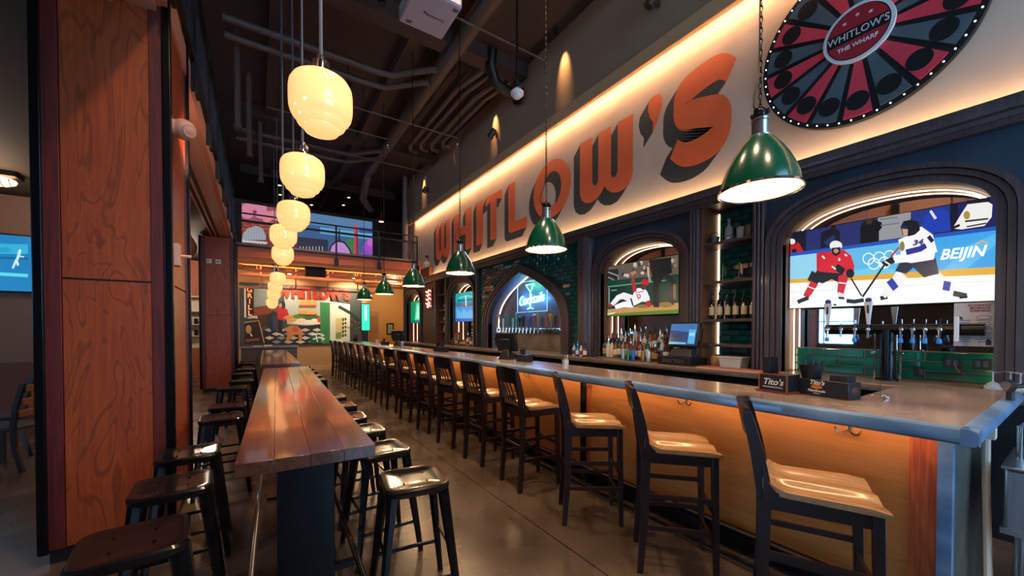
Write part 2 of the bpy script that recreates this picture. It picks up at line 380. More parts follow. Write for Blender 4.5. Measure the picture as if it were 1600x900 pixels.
# half-round pilaster, posts and fluted pilasters
pil = [(4.62, 4.54), (4.56, 4.55), (4.51, 4.61), (4.49, 4.71), (4.51, 4.81), (4.56, 4.87), (4.62, 4.88)]
struct(G().prism(pil, 'z', CZ, 3.0).obj('trim_3', M_trim))
struct(G().box(4.53, 4.68, 8.44, 8.50, CZ, 3.0).obj('trim_4', M_trim))
def flutes(name, y0, y1, n=3):
    t = struct(G().box(4.62, 4.70, y0, y1, CZ, 3.0).obj(name, M_trim)); w = (y1 - y0) / n
    for k in range(n): G().box(4.545, 4.63, y0 + k * w + .005, y0 + (k + 1) * w - .005, CZ, 3.0).obj('flute', M_trim, t, bevel=.008)
flutes('trim_5', 1.97, 2.09); flutes('trim_6', 2.71, 2.835); flutes('trim_7', 10.32, 10.44); flutes('trim_8', 11.1, 11.25)
struct(G().box(4.60, 4.70, 11.25, 12.3, CZ, 3.0).obj('trim_9', mat('oxblood panel', '#4a1512', .5)))
struct(G().box(4.60, 5.0, 14.3, 14.4, 0, 3.0).obj('trim_10', M_trim))
# shelf niches with tiled backs
def niche(y0, y1, zs, tile=True, nm='shelf_unit', lab=''):
    s = empty(nm, (0, 0, 0), 0, lab, 'shelf unit')
    for ya, yb in ((y0, y0 + .02), (y1 - .02, y1)): G().box(4.60, 5.0, ya, yb, CZ, 3.0).obj('side_panel', M_alc, s)
    b = G().box(4.98, 5.0, y0, y1, CZ, 3.0).obj('back_panel', M_grout, s)
    if tile: tiles(b, 4.98, y0 + .02, y1 - .02, CZ, 2.98, .205, .068, M_tile)
    for z in zs: G().box(4.62, 4.98, y0 + .02, y1 - .02, z - .035, z).obj('shelf', M_trim, s, bevel=.004)
    G().tube([(4.965, y1 - .03, CZ + .02), (4.965, y1 - .03, 2.95)], .009, 6).obj('light_strip', M_leda, s)
    return s
SH = (1.30, 1.60, 2.06, 2.53)
niche(2.09, 2.71, SH, True, 'shelf_unit', 'dark shelf niche with green tiles between the baseball and hockey screens')
niche(10.44, 11.1, (1.4, 1.7, 2.06, 2.53), False, 'shelf_unit', 'narrow shelf niche of bottles beside the red neon light')
# tiled splash and mirror strip below the hockey screen
sp = struct(G().box(4.91, 4.93, .42, 1.81, CZ, 1.285).obj('wall_splash', M_groutl))
tiles(sp, 4.91, .42, 1.81, CZ, 1.285, .40, .078, M_tileb, tilt=.3)

# ------------------------------------------------------------------ far wall, side room walls, mezzanine
wf = struct(G().box(-1.3, 3.35, Y1, Y1 + .15, 0, 3.5).obj('wall_far', M_tan))
G().box(-1.3, 3.35, Y1 - .03, Y1, 0, .16).obj('baseboard', mat('cream base', '#c09a70', .6), wf)
struct(G().box(-7.6, 6.6, 18.6, 18.8, 0, ZC).obj('wall_back', M_wallb))
struct(G().box(3.35, 3.5, Y1, 18.6, 0, 3.5).obj('wall_corridor', mat('mustard wall paint', '#b08248', .7)))
wl = struct(G().box(-7.6, -2.35, 9.5, 9.7, 0, 3.6).obj('wall_left', mat('putty wall paint', '#8a6a58', .7)))
struct(G().box(-7.6, -2.35, 9.46, 9.5, 0, .95).obj('trim_11', mat('wainscot brown', '#6e3a26', .5)))
# mezzanine along the left side and across the far end
mz = struct(G().box(X0, -.72, Y0, 19, 3.66, 3.95).obj('mezzanine', tex('soffit umber', '#46382f', '#52423a', 1.2, rough=.7)))
G().box(-.72, -.56, Y0, 12.5, 3.66, 3.95).obj('soffit_edge', M_sof, mz)
G().box(-.56, -.50, Y0, 12.5, 3.70, 3.95).obj('fascia', M_sof, mz)
for x in (-.80, -.88): G().box(x, x + .025, Y0, 12.4, 3.63, 3.66).obj('soffit_rib', M_sof, mz)
mf = struct(G().box(-.72, 6.5, 12.56, 19, 3.62, 3.78).obj('mezzanine_far', M_upper))
G().box(-.5, 4.6, 12.50, 12.56, 3.40, 3.66).obj('fascia', M_orange, mf)
G().box(-.5, 4.6, 12.56, 13.3, 3.30, 3.40).obj('soffit_step', mat('orange soffit paint', '#dc9450', .6), mf)
G().box(-.5, 6.5, 13.3, 18.6, 3.42, 3.5).obj('soffit', mat('soffit brown', '#a8683c', .6), mf)
G().box(-.5, 3.6, 13.5, 13.6, 3.02, 3.10).obj('hanging_rail', M_sof, mf)
G().box(-.5, 3.6, 13.9, 13.98, 2.70, 2.76).obj('hanging_rail', M_sof, mf)
for x in (.1, 1.0, 1.9, 2.8): G().cyl((x, 13.55, 2.72), (x, 13.55, 3.42), .02).obj('hanger', M_sof, mf)

# near storefront wall behind the photographer and window wall on the left: daylight comes in here
def window_wall(name, axis, d, a0, a1, z0, z1, opens, m):
    """wall slab at axis = d with rectangular openings, each with frame bars and panes"""
    def B(g, a, b, c_, e, t0, t1): return g.box(a, b, t0, t1, c_, e) if axis == 'y' else g.box(t0, t1, a, b, c_, e)
    g = G(); xs = sorted({a0, a1, *[o[0] for o in opens], *[o[1] for o in opens]}); zs = sorted({z0, z1, *[o[2] for o in opens], *[o[3] for o in opens]})
    for i in range(len(xs) - 1):
        for j in range(len(zs) - 1):
            cx, cz = (xs[i] + xs[i + 1]) / 2, (zs[j] + zs[j + 1]) / 2
            if any(o[0] < cx < o[1] and o[2] < cz < o[3] for o in opens): continue
            B(g, xs[i], xs[i + 1], zs[j], zs[j + 1], d - .12, d)
    w = struct(g.obj(name, m, smooth=False))
    for o in opens:
        wn = G()
        for a, b in ((o[0], o[0] + .06), (o[1] - .06, o[1])): B(wn, a, b, o[2], o[3], d - .09, d - .03)
        for a, b in ((o[2], o[2] + .06), (o[3] - .06, o[3])): B(wn, o[0] + .06, o[1] - .06, a, b, d - .09, d - .03)
        global WN; WN += 1
        fr = struct(wn.obj('window_%d' % WN, M_black))
        nx = max(1, round((o[1] - o[0]) / .9)); nz = max(1, round((o[3] - o[2]) / 1.1))
        for i in range(1, nx): x = o[0] + (o[1] - o[0]) * i / nx; B(G(), x - .02, x + .02, o[2], o[3], d - .08, d - .04).obj('mullion', M_black, fr)
        for j in range(1, nz): z = o[2] + (o[3] - o[2]) * j / nz; B(G(), o[0], o[1], z - .02, z + .02, d - .08, d - .04).obj('mullion', M_black, fr)
        B(G(), o[0], o[1], o[2], o[3], d - .064, d - .058).obj('pane', M_pane, fr)
    return w
WN = 0
window_wall('wall_near', 'y', Y0, X0, 5.2, 0, ZC, [(.8, 4.4, .35, 3.3), (.8, 4.0, 4.2, 6.0)], M_wallb)
window_wall('wall_window', 'x', X0 + .12, Y0, 18.6, 0, ZC, [(-3.2, -.2, .9, 3.1), (4.6, 6.4, .9, 2.6), (4.5, 6.6, 4.3, 5.7), (12.5, 14.8, 4.3, 5.7), (-3, -1, 4.3, 5.7)], M_wallb)

# ------------------------------------------------------------------ painted letters on the sign wall
M_let = tex('orange sign paint', '#d65a2c', '#de6634', 3, rough=.6)
M_shd = mat('charcoal sign paint', '#2f3231', .65)
def L_W(): return [(0, 1), (0, .2), (.04, .09), (.13, .02), (.24, 0), (.36, .03), (.44, .09), (.5, .17), (.56, .09), (.64, .03), (.76, 0), (.87, .02), (.96, .09), (1, .2), (1, 1),
                   (.74, 1), (.74, .30), (.70, .24), (.65, .24), (.62, .30), (.62, 1), (.38, 1), (.38, .30), (.35, .24), (.30, .24), (.26, .30), (.26, 1)]
def L_S(n=22):
    ctr = [(.97, .80), (.80, .90), (.52, .895), (.22, .83), (.145, .70), (.22, .575), (.5, .51), (.78, .44), (.86, .31), (.76, .165), (.5, .105), (.22, .13), (.04, .24)]
    P = [Vector(p) for p in ctr]; fine = []
    for i in range(len(P) - 1):
        a, b, c_, d = P[max(i - 1, 0)], P[i], P[i + 1], P[min(i + 2, len(P) - 1)]
        for k in range(4):
            t = k / 4; fine.append(.5 * ((2 * b) + (c_ - a) * t + (2 * a - 5 * b + 4 * c_ - d) * t * t + (3 * b - a - 3 * c_ + d) * t ** 3))
    fine.append(P[-1]); l, r = [], []
    for i, p in enumerate(fine):
        d = (fine[min(i + 1, len(fine) - 1)] - fine[max(i - 1, 0)]).normalized(); nrm = Vector((-d.y, d.x)); w = .112 + .042 * math.sin(math.pi * i / (len(fine) - 1))
        w = (w * (.75 + .35 * abs(d.x)), w)[0]
        l.append(tuple(p + nrm * w)); r.append(tuple(p - nrm * w))
    return l + r[::-1]
RING = ([(.5 + .5 * math.cos(R(a)), .5 + .5 * math.sin(R(a))) for a in range(0, 360, 8)], [(.52 + .24 * math.cos(R(a)), .5 + .30 * math.sin(R(a))) for a in range(0, 360, 8)])
LET = [('W', L_W(), 11.20, 10.16), ('H', [(0, 1), (0, 0), (.32, 0), (.32, .40), (.68, .40), (.68, 0), (1, 0), (1, 1), (.68, 1), (.68, .62), (.32, .62), (.32, 1)], 9.90, 8.83),
       ('I', [(0, 1), (0, 0), (1, 0), (1, 1)], 8.58, 8.24), ('T', [(0, 1), (0, .80), (.30, .86), (.30, 0), (.68, 0), (.68, .86), (1, .80), (1, 1)], 8.10, 7.36),
       ('L', [(0, 1), (0, .10), (.04, .03), (.14, 0), (1, .0), (1, .20), (.38, .20), (.38, 1)], 7.10, 6.40), ('O', 'ring', 6.18, 5.08), ('W', L_W(), 4.86, 3.75),
       ("'", [(.1, .95), (.4, 1), (.8, .97), (1, .8), (.9, .5), (.6, .2), (.35, 0), (.38, .3), (.15, .45), (0, .7)], 3.50, 3.26), ('S', L_S(), 3.12, 2.33)]
for ch, poly, ya, yb in LET:
    zb, zt = (3.56, 4.62)
    if ch == "'": zb, zt = 4.20, 4.70
    if ch == 'S': zb, zt = 3.58, 4.70
    nm = {"'": 'apostrophe'}.get(ch, 'letter_' + ch.lower())
    w = ya - yb; h = zt - zb; T = lambda p, d=0.: (ya - p[0] * w + d, zb + p[1] * h - d)
    lt = G(); sh = G()
    for k in range(6, 0, -1):
        d = .026 * k; x = XW - .0012 + .00012 * k
        if poly == 'ring': sh.band([T(p, d) for p in RING[1]], [T(p, d) for p in RING[0]], 'x', x, x + .0001, True)
        else: sh.prism([T(p, d) for p in poly], 'x', x, x + .0001)
    if poly == 'ring': lt.band([T(p) for p in RING[1]], [T(p) for p in RING[0]], 'x', XW - .003, XW - .0015, True)
    else: lt.prism([T(p) for p in poly], 'x', XW - .003, XW - .0015)
    o = lt.obj('painted_letter', M_let, wr, smooth=False); sh.obj('letter_shadow', M_shd, o, smooth=False)

# ------------------------------------------------------------------ prize wheel on the wall
wh = empty('prize_wheel', (4.57, 1.2, 4.13), 0, 'big red and charcoal prize wheel with a round badge hung on the cream wall', 'prize wheel')
G().cyl((-.055, 0, 0), (.0, 0, 0), .78, n=72).obj('disc', M_black, wh)
red = tex('wheel red', '#d83444', '#de3c4a', 3, rough=.5); gre = tex('wheel charcoal', '#4a5459', '#525d62', 3, rough=.5)
NW = 18
for k in range(NW):
    a0 = 2 * math.pi * k / NW + .035; a1 = 2 * math.pi * (k + 1) / NW - .035
    pts = [(.22 * math.cos(a), .22 * math.sin(a)) for a in (a0 + .04, a1 - .04)] + [(.735 * math.cos(a1 + (a0 - a1) * i / 6), .735 * math.sin(a1 + (a0 - a1) * i / 6)) for i in range(7)]
    w = G().prism(pts, 'x', -.062, -.054).obj('wedge', red if k % 2 else gre, wh, smooth=False)
    am = (a0 + a1) / 2
    G().cyl((-.0645, .60 * math.cos(am), .60 * math.sin(am)), (-.06, .60 * math.cos(am), .60 * math.sin(am)), .082, n=24).obj('dot', M_black, w)
bl = G().ball((0, 0, 0), .0065, 8, 6).mesh('bulb', glow('cold rim led', (.85, .92, 1), 2.2))
for k in range(54):
    a = 2 * math.pi * k / 54; inst(bl, 'bulb', wh, (-.058, .757 * math.cos(a), .757 * math.sin(a)))
hb = G().cyl((-.085, 0, 0), (-.05, 0, 0), .25, n=48).obj('badge', M_white, wh)
G().cyl((-.088, 0, 0), (-.06, 0, 0), .222, n=48).obj('badge_ring', M_black, hb)
G().cyl((-.0895, 0, 0), (-.06, 0, 0), .214, n=48).obj('badge_field', mat('badge red', '#a81c28', .5), hb)
G().prism([(.208, .052), (.208, -.052), (-.208, -.052), (-.208, .052)], 'x', -.091, -.06).obj('badge_band', M_black, hb)
words('lettering', "WHITLOW'S", .088, (-.0925, 0, 0), FACE_X, M_white, hb, sx=.86)
words('lettering', 'THE WHARF', .05, (-.0925, 0, -.105), FACE_X, M_white, hb, bold=.001)
for y, z in ((-.09, .12), (0, .15), (.09, .12)):
    G().prism([(y + .018 * (1, .4)[i % 2] * math.sin(math.pi * i / 5), z + .018 * (1, .4)[i % 2] * math.cos(math.pi * i / 5)) for i in range(10)], 'x', -.0915, -.089).obj('star', M_white, hb, smooth=False)

# ------------------------------------------------------------------ the bar
bar = empty('bar_counter', (0, 0, 0), 0, 'long bar with honey wood front, brown resin top and zinc edge coloured with blue daylight', 'bar')
BE = 14.0
tp = G().prism([(2.44, .28), (4.15, .28), (4.15, .78), (2.98, .78), (2.98, BE), (2.44, BE)], 'z', 1.005, 1.07).obj('bar_top', M_zinc, bar, bevel=.004)
prof = [(2.46, 1.0), (2.425, 1.0), (2.412, 1.012), (2.41, 1.045), (2.418, 1.062), (2.44, 1.0705), (2.46, 1.0705)]
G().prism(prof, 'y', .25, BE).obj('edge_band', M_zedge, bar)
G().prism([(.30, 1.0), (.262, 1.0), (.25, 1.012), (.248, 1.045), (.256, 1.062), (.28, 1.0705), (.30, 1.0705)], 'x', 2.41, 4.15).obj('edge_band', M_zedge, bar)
ys = [.485, 2.60] + [2.78 + 2.24 * k for k in range(1, 6)]
prev = .485
for k in range(6):
    a = prev; b = a + (2.125 if k == 0 else 2.07); b = min(b, BE - .1)
    G().box(2.62, 2.66, a, b, .14, 1.0).obj('front_panel', M_panel, bar)
    if k < 5:
        G().box(2.612, 2.66, b, b + .055, .14, 1.0).obj('cherry_post', M_cherry, bar)
        G().box(2.600, 2.66, b + .055, b + .125, .05, 1.0).obj('black_post', M_blackg, bar)
    prev = b + .125
G().box(2.614, 2.66, .392, .485, .02, 1.0).obj('cherry_post', M_cherry, bar)
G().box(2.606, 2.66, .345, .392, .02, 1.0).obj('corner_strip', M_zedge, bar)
G().box(2.66, 3.50, .345, .36, .02, 1.0).obj('end_panel', M_steeldull, bar)
G().box(2.70, 3.0, .36, BE - .1, .0, 1.0).obj('carcass', M_black, bar)
G().box(2.615, 2.62, .40, BE - .1, .985, .999).obj('shadow_trim', mat('bright trim', '#b8b0a4', .3, metal=.8), bar)
st = G().box(2.50, 2.52, .36, BE - .2, .990, .998).obj('light_strip', glow('amber led strip', (1, .62, .30), 9), bar)
rl = G().box(2.50, 2.56, .40, BE - .2, .175, .215).obj('foot_rail', M_blackg, bar, bevel=.006)
G().box(2.495, 2.51, .40, BE - .2, .214, .222).obj('rail_edge', M_steel, rl)
for y in [.62 + 1.36 * k for k in range(10)]: G().box(2.51, 2.55, y, y + .035, 0, .18).obj('rail_post', M_blackg, bar)
G().box(2.49, 2.53, .38, BE - .2, 0, .006).obj('rail_shadow_strip', mat('dark floor strip', '#2c251f', .5), bar)  # dark strip laid in for the foot rail's shadow on the floor
hk = None
for y in (.71, 1.64, 2.62, 3.6, 4.7):
    g = G(); pts = [(0, -.055, .012), (0, -.045, -.012), (0, -.025, -.018), (0, 0, .0), (0, .025, -.018), (0, .045, -.012), (0, .055, .012)]
    g.tube([(-.02 - .012 * abs(p[1]) / .05, p[1], p[2]) for p in pts], .005, 6).cyl((-.02, 0, 0), (0, 0, .02), .005)
    g.box(-.004, 0, -.008, .008, 0, .035); g.obj('coat_hook', M_chrome, bar, loc=(2.62, y, .945))

# back counter with cabinets
bc = empty('back_counter', (0, 0, 0), 0, 'long brown back counter running under the screens and tap niche', 'counter')
G().box(4.22, 4.93, -1.5, 14.0, .985, CZ).obj('counter_top', M_counter, bc, bevel=.006)
G().box(4.215, 4.235, -1.5, 14.0, .975, 1.0).obj('counter_edge', M_steeldull, bc)
G().box(4.34, 4.92, -1.5, 14.0, 0, .985).obj('cabinet_body', M_black, bc)
k = 0
for y in [-1.4 + .78 * i for i in range(19)]:
    d = G().box(4.32, 4.34, y, y + .74, .12, .93).obj('cabinet_door', mat('dark cabinet', '#15181c', .35), bc)
    G().box(4.305, 4.32, y + .04, y + .06, .45, .75).obj('handle', M_steel, d)

# ------------------------------------------------------------------ wooden bar stools
def bar_stool():
    t = empty('bar_stool', (0, 0, 0))
    def sq(p, w, d): return [(p[0] - d, p[1] - w, p[2]), (p[0] + d, p[1] - w, p[2]), (p[0] + d, p[1] + w, p[2]), (p[0] - d, p[1] + w, p[2])]
    for s in (-1, 1):
        G().hexa(sq((.20, s * .175, 0), .015, .015), sq((.185, s * .175, .742), .02, .02)).obj('leg', M_dark, t, bevel=.003)
        g = G(); y = s * .175        # rear leg that rises into the back post
        pr = [(-.225, 0, .017), (-.20, .35, .021), (-.195, .70, .026), (-.205, .80, .030), (-.225, .92, .027), (-.255, 1.05, .022), (-.265, 1.10, .016)]
        for a, b in zip(pr, pr[1:]): g.hexa(sq((a[0], y, a[1]), .017, a[2]), sq((b[0], y, b[1]), .017, b[2]))
        g.obj('leg', M_dark, t)
        G().box(-.19, .185, s * .175 - .012, s * .175 + .012, .675, .742).obj('apron', M_dark, t)
        for z in (.28, .47): G().box(-.20, .19, s * .175 - .008, s * .175 + .008, z - .014, z + .014).obj('stretcher', M_dark, t)
        # seat wing sweeping up into the back post
        pw = [(-.20, .86), (-.185, .80), (-.155, .762), (-.10, .742), (.0, .735), (.0, .715), (-.12, .715), (-.20, .72)]
        G().prism(pw, 'y', s * .192 - .009, s * .192 + .009).obj('seat_wing', M_dark, t)
    for x, z in ((.185, .22), (.19, .40), (-.2, .40)): G().box(x - .009, x + .009, -.175, .175, z - .015, z + .015).obj('stretcher', M_dark, t)
    for x in (.182, -.19): G().box(x - .012, x + .012, -.165, .165, .675, .742).obj('apron', M_dark, t)
    # saddle seat
    g = G(); nx, ny = 14, 16
    def sz(x, y):
        u = x / .21; v = y / .2
        dip = .016 * math.exp(-((abs(v) - .42) / .30) ** 2) * (1 / (1 + math.exp(-(u + .75) * 6)))
        rise = .055 * max(0, (-u - .55) / .45) ** 1.6
        return .768 - dip + rise - .008 * max(0, u - .75) * 4
    top = [(-.205 + .425 * i / nx, (-.215 + .43 * j / ny) * (.92 + .10 * i / nx)) for i in range(nx + 1) for j in range(ny + 1)]
    vs_ = [(x, y, sz(x, y)) for x, y in top] + [(x, y, .742 + .6 * max(0, sz(x, y) - .772)) for x, y in top]
    m = ny + 1; N_ = len(top); fs = []
    for i in range(nx):
        for j in range(ny):
            a = i * m + j; fs.append((a, a + m, a + m + 1, a + 1)); fs.append((a + N_, a + 1 + N_, a + m + 1 + N_, a + m + N_))
    for i in range(nx):
        for j in (0, ny): a = i * m + j; fs.append((a, a + m, a + m + N_, a + N_))
    for j in range(ny):
        for i in (0, nx): a = i * m + j; fs.append((a, a + 1, a + 1 + N_, a + N_))
    g.add(vs_, fs); g.obj('seat', M_seat, t)
    # crest rail and slats
    cr_ = []
    for k in range(9):
        y = -.19 + .38 * k / 8; b = .035 * (1 - (y / .19) ** 2); cr_.append((y, b))
    g = G()
    for (ya, ba), (yb, bb) in zip(cr_, cr_[1:]):
        def q(y, b, z, x): return [(x - b - .011, y, z), (x - b + .011, y, z)]
        za, zb = 1.12 + .4 * ba, 1.12 + .4 * bb
        A = [(-.238 - ba - .011, ya, .985), (-.238 - ba + .011, ya, .985), (-.238 - bb + .011, yb, .985), (-.238 - bb - .011, yb, .985)]
        B = [(-.268 - ba - .011, ya, za), (-.268 - ba + .011, ya, za), (-.268 - bb + .011, yb, zb), (-.268 - bb - .011, yb, zb)]
        g.hexa(A, B)
    g.obj('crest_rail', M_dark, t)
    for k in range(5):
        y = -.124 + .062 * k; b = .035 * (1 - (y / .19) ** 2)
        pts = [(-.185 - b * .3, .785), (-.192 - b * .8, .85), (-.212 - b, .92), (-.238 - b, .99)]; g = G()
        for a, c_ in zip(pts, pts[1:]): g.hexa(sq((a[0], y, a[1]), .009, .004), sq((c_[0], y, c_[1]), .009, .004))
        g.obj('slat', M_dark, t)
    return t
bs = bar_stool()
spots = [(2.146, .71, -65), (2.215, 1.465, -47), (2.207, 2.20, -36), (2.20, 3.0, -4), (2.21, 3.80, 5), (2.20, 4.56, 9), (2.21, 5.36, 6), (2.20, 6.15, 8), (2.22, 7.0, 10), (2.2, 7.8, 4),
         (2.2, 8.6, 2), (2.21, 9.4, -2), (2.2, 10.2, 3), (2.21, 11.0, -3), (2.2, 11.75, 0), (2.2, 12.5, 3), (2.2, 13.3, -2)]
ORD = ['first', 'second', 'third', 'fourth', 'fifth', 'sixth', 'seventh', 'eighth', 'ninth', 'tenth', 'eleventh', 'twelfth', 'thirteenth', 'fourteenth', 'fifteenth', 'sixteenth', 'seventeenth', 'eighteenth']
for i, (x, y, a) in enumerate(spots):
    lab = ('dark wooden bar stool with blond seat, %s along the bar counting from its steel end' % ORD[i])
    if i == 0: lab = 'dark wooden bar stool turned sideways, nearest the steel end of the bar'
    if i == len(spots) - 1: lab = 'dark wooden bar stool at the far end of the bar near the mural'
    o = bs if i == 0 else tree(bs)
    o.location = (x, y, 0); o.rotation_euler = (0, 0, R(a)); tag(o, lab, 'bar stool', 'wooden stools along the bar')

# ------------------------------------------------------------------ metal counter stools
def metal_stool():
    t = empty('metal_stool', (0, 0, 0)); h = .68
    def rr(w, r, n=5):
        p = []
        for cx, cy, a in ((1, 1, 0), (-1, 1, 90), (-1, -1, 180), (1, -1, 270)):
            for k in range(n + 1): p.append((cx * (w - r) + r * math.cos(R(a + 90 * k / n)), cy * (w - r) + r * math.sin(R(a + 90 * k / n))))
        return p
    g = G(); loops = [(.150, h - .05, .05), (.163, h - .035, .05), (.166, h - .012, .05), (.158, h - .002, .05), (.140, h - .001, .045), (.115, h - .007, .04), (.05, h - .009, .02)]
    n = len(rr(.1, .05)); vs_ = []; fs = []
    for w, z, r in loops: vs_ += [(a, b, z) for a, b in rr(w, r)]
    for i in range(len(loops) - 1):
        for k in range(n): fs.append((i * n + k, i * n + (k + 1) % n, (i + 1) * n + (k + 1) % n, (i + 1) * n + k))
    fs.append(tuple(range((len(loops) - 1) * n, len(loops) * n))); fs.append(tuple(range(n - 1, -1, -1)))
    g.add(vs_, fs); st = g.obj('seat', tex('dark bronze seat sheet', '#131112', '#211b1a', 10, rough=.15, metal=.35, rvar=.05, spec=.4), t)
    for a in range(4):
        x, y = (.085 * math.cos(R(45 + 90 * a)), .085 * math.sin(R(45 + 90 * a))); G().ball((x, y, h - .006), .006, 8, 4, (1, 1, .5)).obj('rivet', M_gun, st)
    for sx in (-1, 1):
        for sy in (-1, 1):
            G().cyl((sx * .126, sy * .126, h - .02), (sx * .20, sy * .20, .012), .030, .017, 6, rot=math.atan2(sy, sx)).obj('leg', M_gun, t)
            G().cyl((sx * .20, sy * .20, 0), (sx * .20, sy * .20, .014), .018, n=8).obj('foot', M_black, t)
    for z, e in ((.20, .178), (.33, .164)):
        for s in (-1, 1):
            if z < .3: G().box(-e, e, s * e - .006, s * e + .006, z - .009, z + .009).obj('stretcher', M_gun, t)
            else: G().box(s * e - .006, s * e + .006, -e, e, z - .009, z + .009).obj('stretcher', M_gun, t)
    return t
ms = metal_stool()
left = [(-.40, 2.02, 6), (-.37, 2.64, 4), (-.375, 3.27, 2), (-.28, 4.42, 3), (-.265, 5.05, 2), (-.29, 6.55, -2), (-.21, 7.35, 2), (-.23, 8.5, 0), (-.2, 9.4, 3), (-.22, 11.0, 2), (-.2, 11.6, 0)]
right = [(.70, 2.03, -8), (.69, 2.66, 3), (.69, 3.25, 2), (.68, 3.80, -3), (.71, 4.42, 2), (.72, 5.03, 0), (.76, 6.85, 2), (.77, 7.5, -2), (.78, 8.15, 1), (.80, 8.8, 0), (.81, 9.4, 2)]
for i, (x, y, a) in enumerate(left + right):
    s = i < len(left); k = i if s else i - len(left)
    lab = 'black metal stool on the column side of the plank tables, %s from the camera' % ORD[k] if s else 'black metal stool on the bar side of the plank tables, %s from the camera' % ORD[k]
    if k == 0 and not s: lab = 'black metal stool with red sheen beside the near corner of the plank table'
    o = ms if i == 0 else tree(ms)
    o.location = (x, y, 0); o.rotation_euler = (0, 0, R(a)); tag(o, lab, 'stool', 'metal stools along the plank tables')

# ------------------------------------------------------------------ plank tables
def plank_table(L_, name_lab, loc, rz):
    t = empty('plank_table', loc, rz, name_lab, 'table', 'long plank tables'); h = .95; w = .265
    for k in range(4):
        a = -w + k * w / 2; G().box(a + .0006, a + w / 2 - .0006, 0, L_, h - .055, h - random.uniform(0, .001)).obj('plank', M_table, t, bevel=.0015)
    for y in (.28, L_ / 2, L_ - .52):
        c_ = G().box(-.125, .125, y, y + .16, .02, h - .06).obj('column', M_blackg, t, bevel=.004)
        G().box(-.2, .2, y - .08, y + .24, 0, .02).obj('base_plate', M_blackg, t)
        G().box(-.22, .22, y + .03, y + .07, .235, .265).obj('cross_arm', M_blackg, t)
        G().box(-.22, .22, y - .04, y + .20, h - .065, h - .055).obj('top_plate', M_blackg, t)
    for s in (-1, 1): G().cyl((s * .24, .05, .25), (s * .24, L_ - .05, .25), .016).obj('foot_rail', M_steel if s < 0 else M_blackg, t)
    for y in (.6, 1.6):
        for s in (-1, 1): G().tube([(s * .18, y, h - .06), (s * .18, y, h - .10), (s * .205, y, h - .115), (s * .23, y, h - .10)], .006, 6).obj('bag_hook', M_chrome, t)
    return t
plank_table(4.32, 'long glossy plank table with thick planks nearest the camera', (.185, 1.83, 0), R(-2))
plank_table(4.6, 'second long plank table end to end behind the near one', (.30, 6.85, 0), R(-.5))

# ------------------------------------------------------------------ veneered columns
def column(y0, y1, x0, x1, top, lab, seam):
    c_ = tag(struct(G().box(x0 + .03, x1 - .03, y0 + .03, y1 - .03, 0, top).obj('column', M_black)), lab, 'column')
    def face(a0, a1, d, axis, out):
        def B(a, b, z0, z1, t, m, n, bv=.0):
            g = G()
            if axis == 'y': g.box(a, b, min(d, d + out * t), max(d, d + out * t), z0, z1)
            else: g.box(min(d, d + out * t), max(d, d + out * t), a, b, z0, z1)
            return g.obj(n, m, c_, bevel=bv)
        w = min(.075, (a1 - a0) * .16)
        B(a0 + .03, a0 + .03 + w, .09, top, .022, M_stile, 'stile', .003); B(a1 - .03 - w, a1 - .03, .09, top, .022, M_stile, 'stile', .003)
        zz = [.09] + seam + [top]
        for p, q in zip(zz, zz[1:]): B(a0 + .03 + w + .002, a1 - .03 - w - .002, p + .006, q - .006, .014, M_col, 'veneer_panel', .002)
    face(x0, x1, y0 + .03, 'y', -1); face(x0, x1, y1 - .03, 'y', 1)
    face(y0, y1, x1 - .03, 'x', 1); face(y0, y1, x0 + .03, 'x', -1)
    for x in (x0, x1):
        for y in (y0, y1):
            g = G(); sx = 1 if x == x0 else -1; sy = 1 if y == y0 else -1
            g.box(min(x - sx * .012, x + sx * .035), max(x - sx * .012, x + sx * .035), min(y - sy * .012, y + sy * .035), max(y - sy * .012, y + sy * .035), .075, top)
            o = g.obj('corner_guard', M_blackg, c_, bevel=.006)
    return c_
column(3.575, 4.45, -1.13, -.50, 4.6, 'wide veneered wooden column with black corner guards beside the near stools', [1.80])
column(11.35, 12.2, -1.10, -.42, 3.64, 'veneered wooden column further back under the mezzanine corner', [1.80])

# ------------------------------------------------------------------ globe pendants
M_opal = mat('lit opal glass', '#d8b078', .12, emit=(1.0, .40, .14), es=.84, coat=.4)
def globe(loc, lab, ceil):
    t = empty('globe_pendant', loc, 0, lab, 'pendant lamp', 'stepped opal globes over the plank tables')
    pr = [(.050, .152), (.085, .150), (.118, .142), (.142, .125), (.157, .098), (.162, .065), (.162, .0), (.160, -.03), (.154, -.056), (.142, -.078), (.130, -.087), (.127, -.096), (.119, -.113), (.106, -.123), (.096, -.127),
          (.093, -.136), (.084, -.149), (.068, -.156), (.060, -.159), (.040, -.166), (.001, -.170)]
    G().lathe(pr[::-1], 40).obj('shade', M_opal, t)
    f = G().lathe([(.056, .148), (.058, .165), (.048, .18), (.045, .19), (.045, .235), (.036, .245), (.02, .25), (.02, .27)], 20).obj('fitter', M_chrome, t)
    G().cyl((0, 0, .26), (0, 0, ceil - loc[2]), .010, n=8).obj('stem', mat('grey stem', '#6f7f8c', .35, metal=.6), t)
    G().lathe([(.06, ceil - loc[2] - .03), (.06, ceil - loc[2])], 16).obj('ceiling_canopy', M_pipe, t)
    return t
GL = [(.307, 2.384, 2.72, ZC), (.318, 3.557, 2.72, ZC), (.345, 4.879, 2.72, ZC), (.305, 6.036, 2.72, ZC), (.364, 7.45, 2.70, ZC), (.41, 10.5, 2.64, ZC - .26), (.40, 11.8, 2.56, ZC), (.40, 12.8, 2.44, 3.3), (.40, 14.4, 2.29, 3.42)]
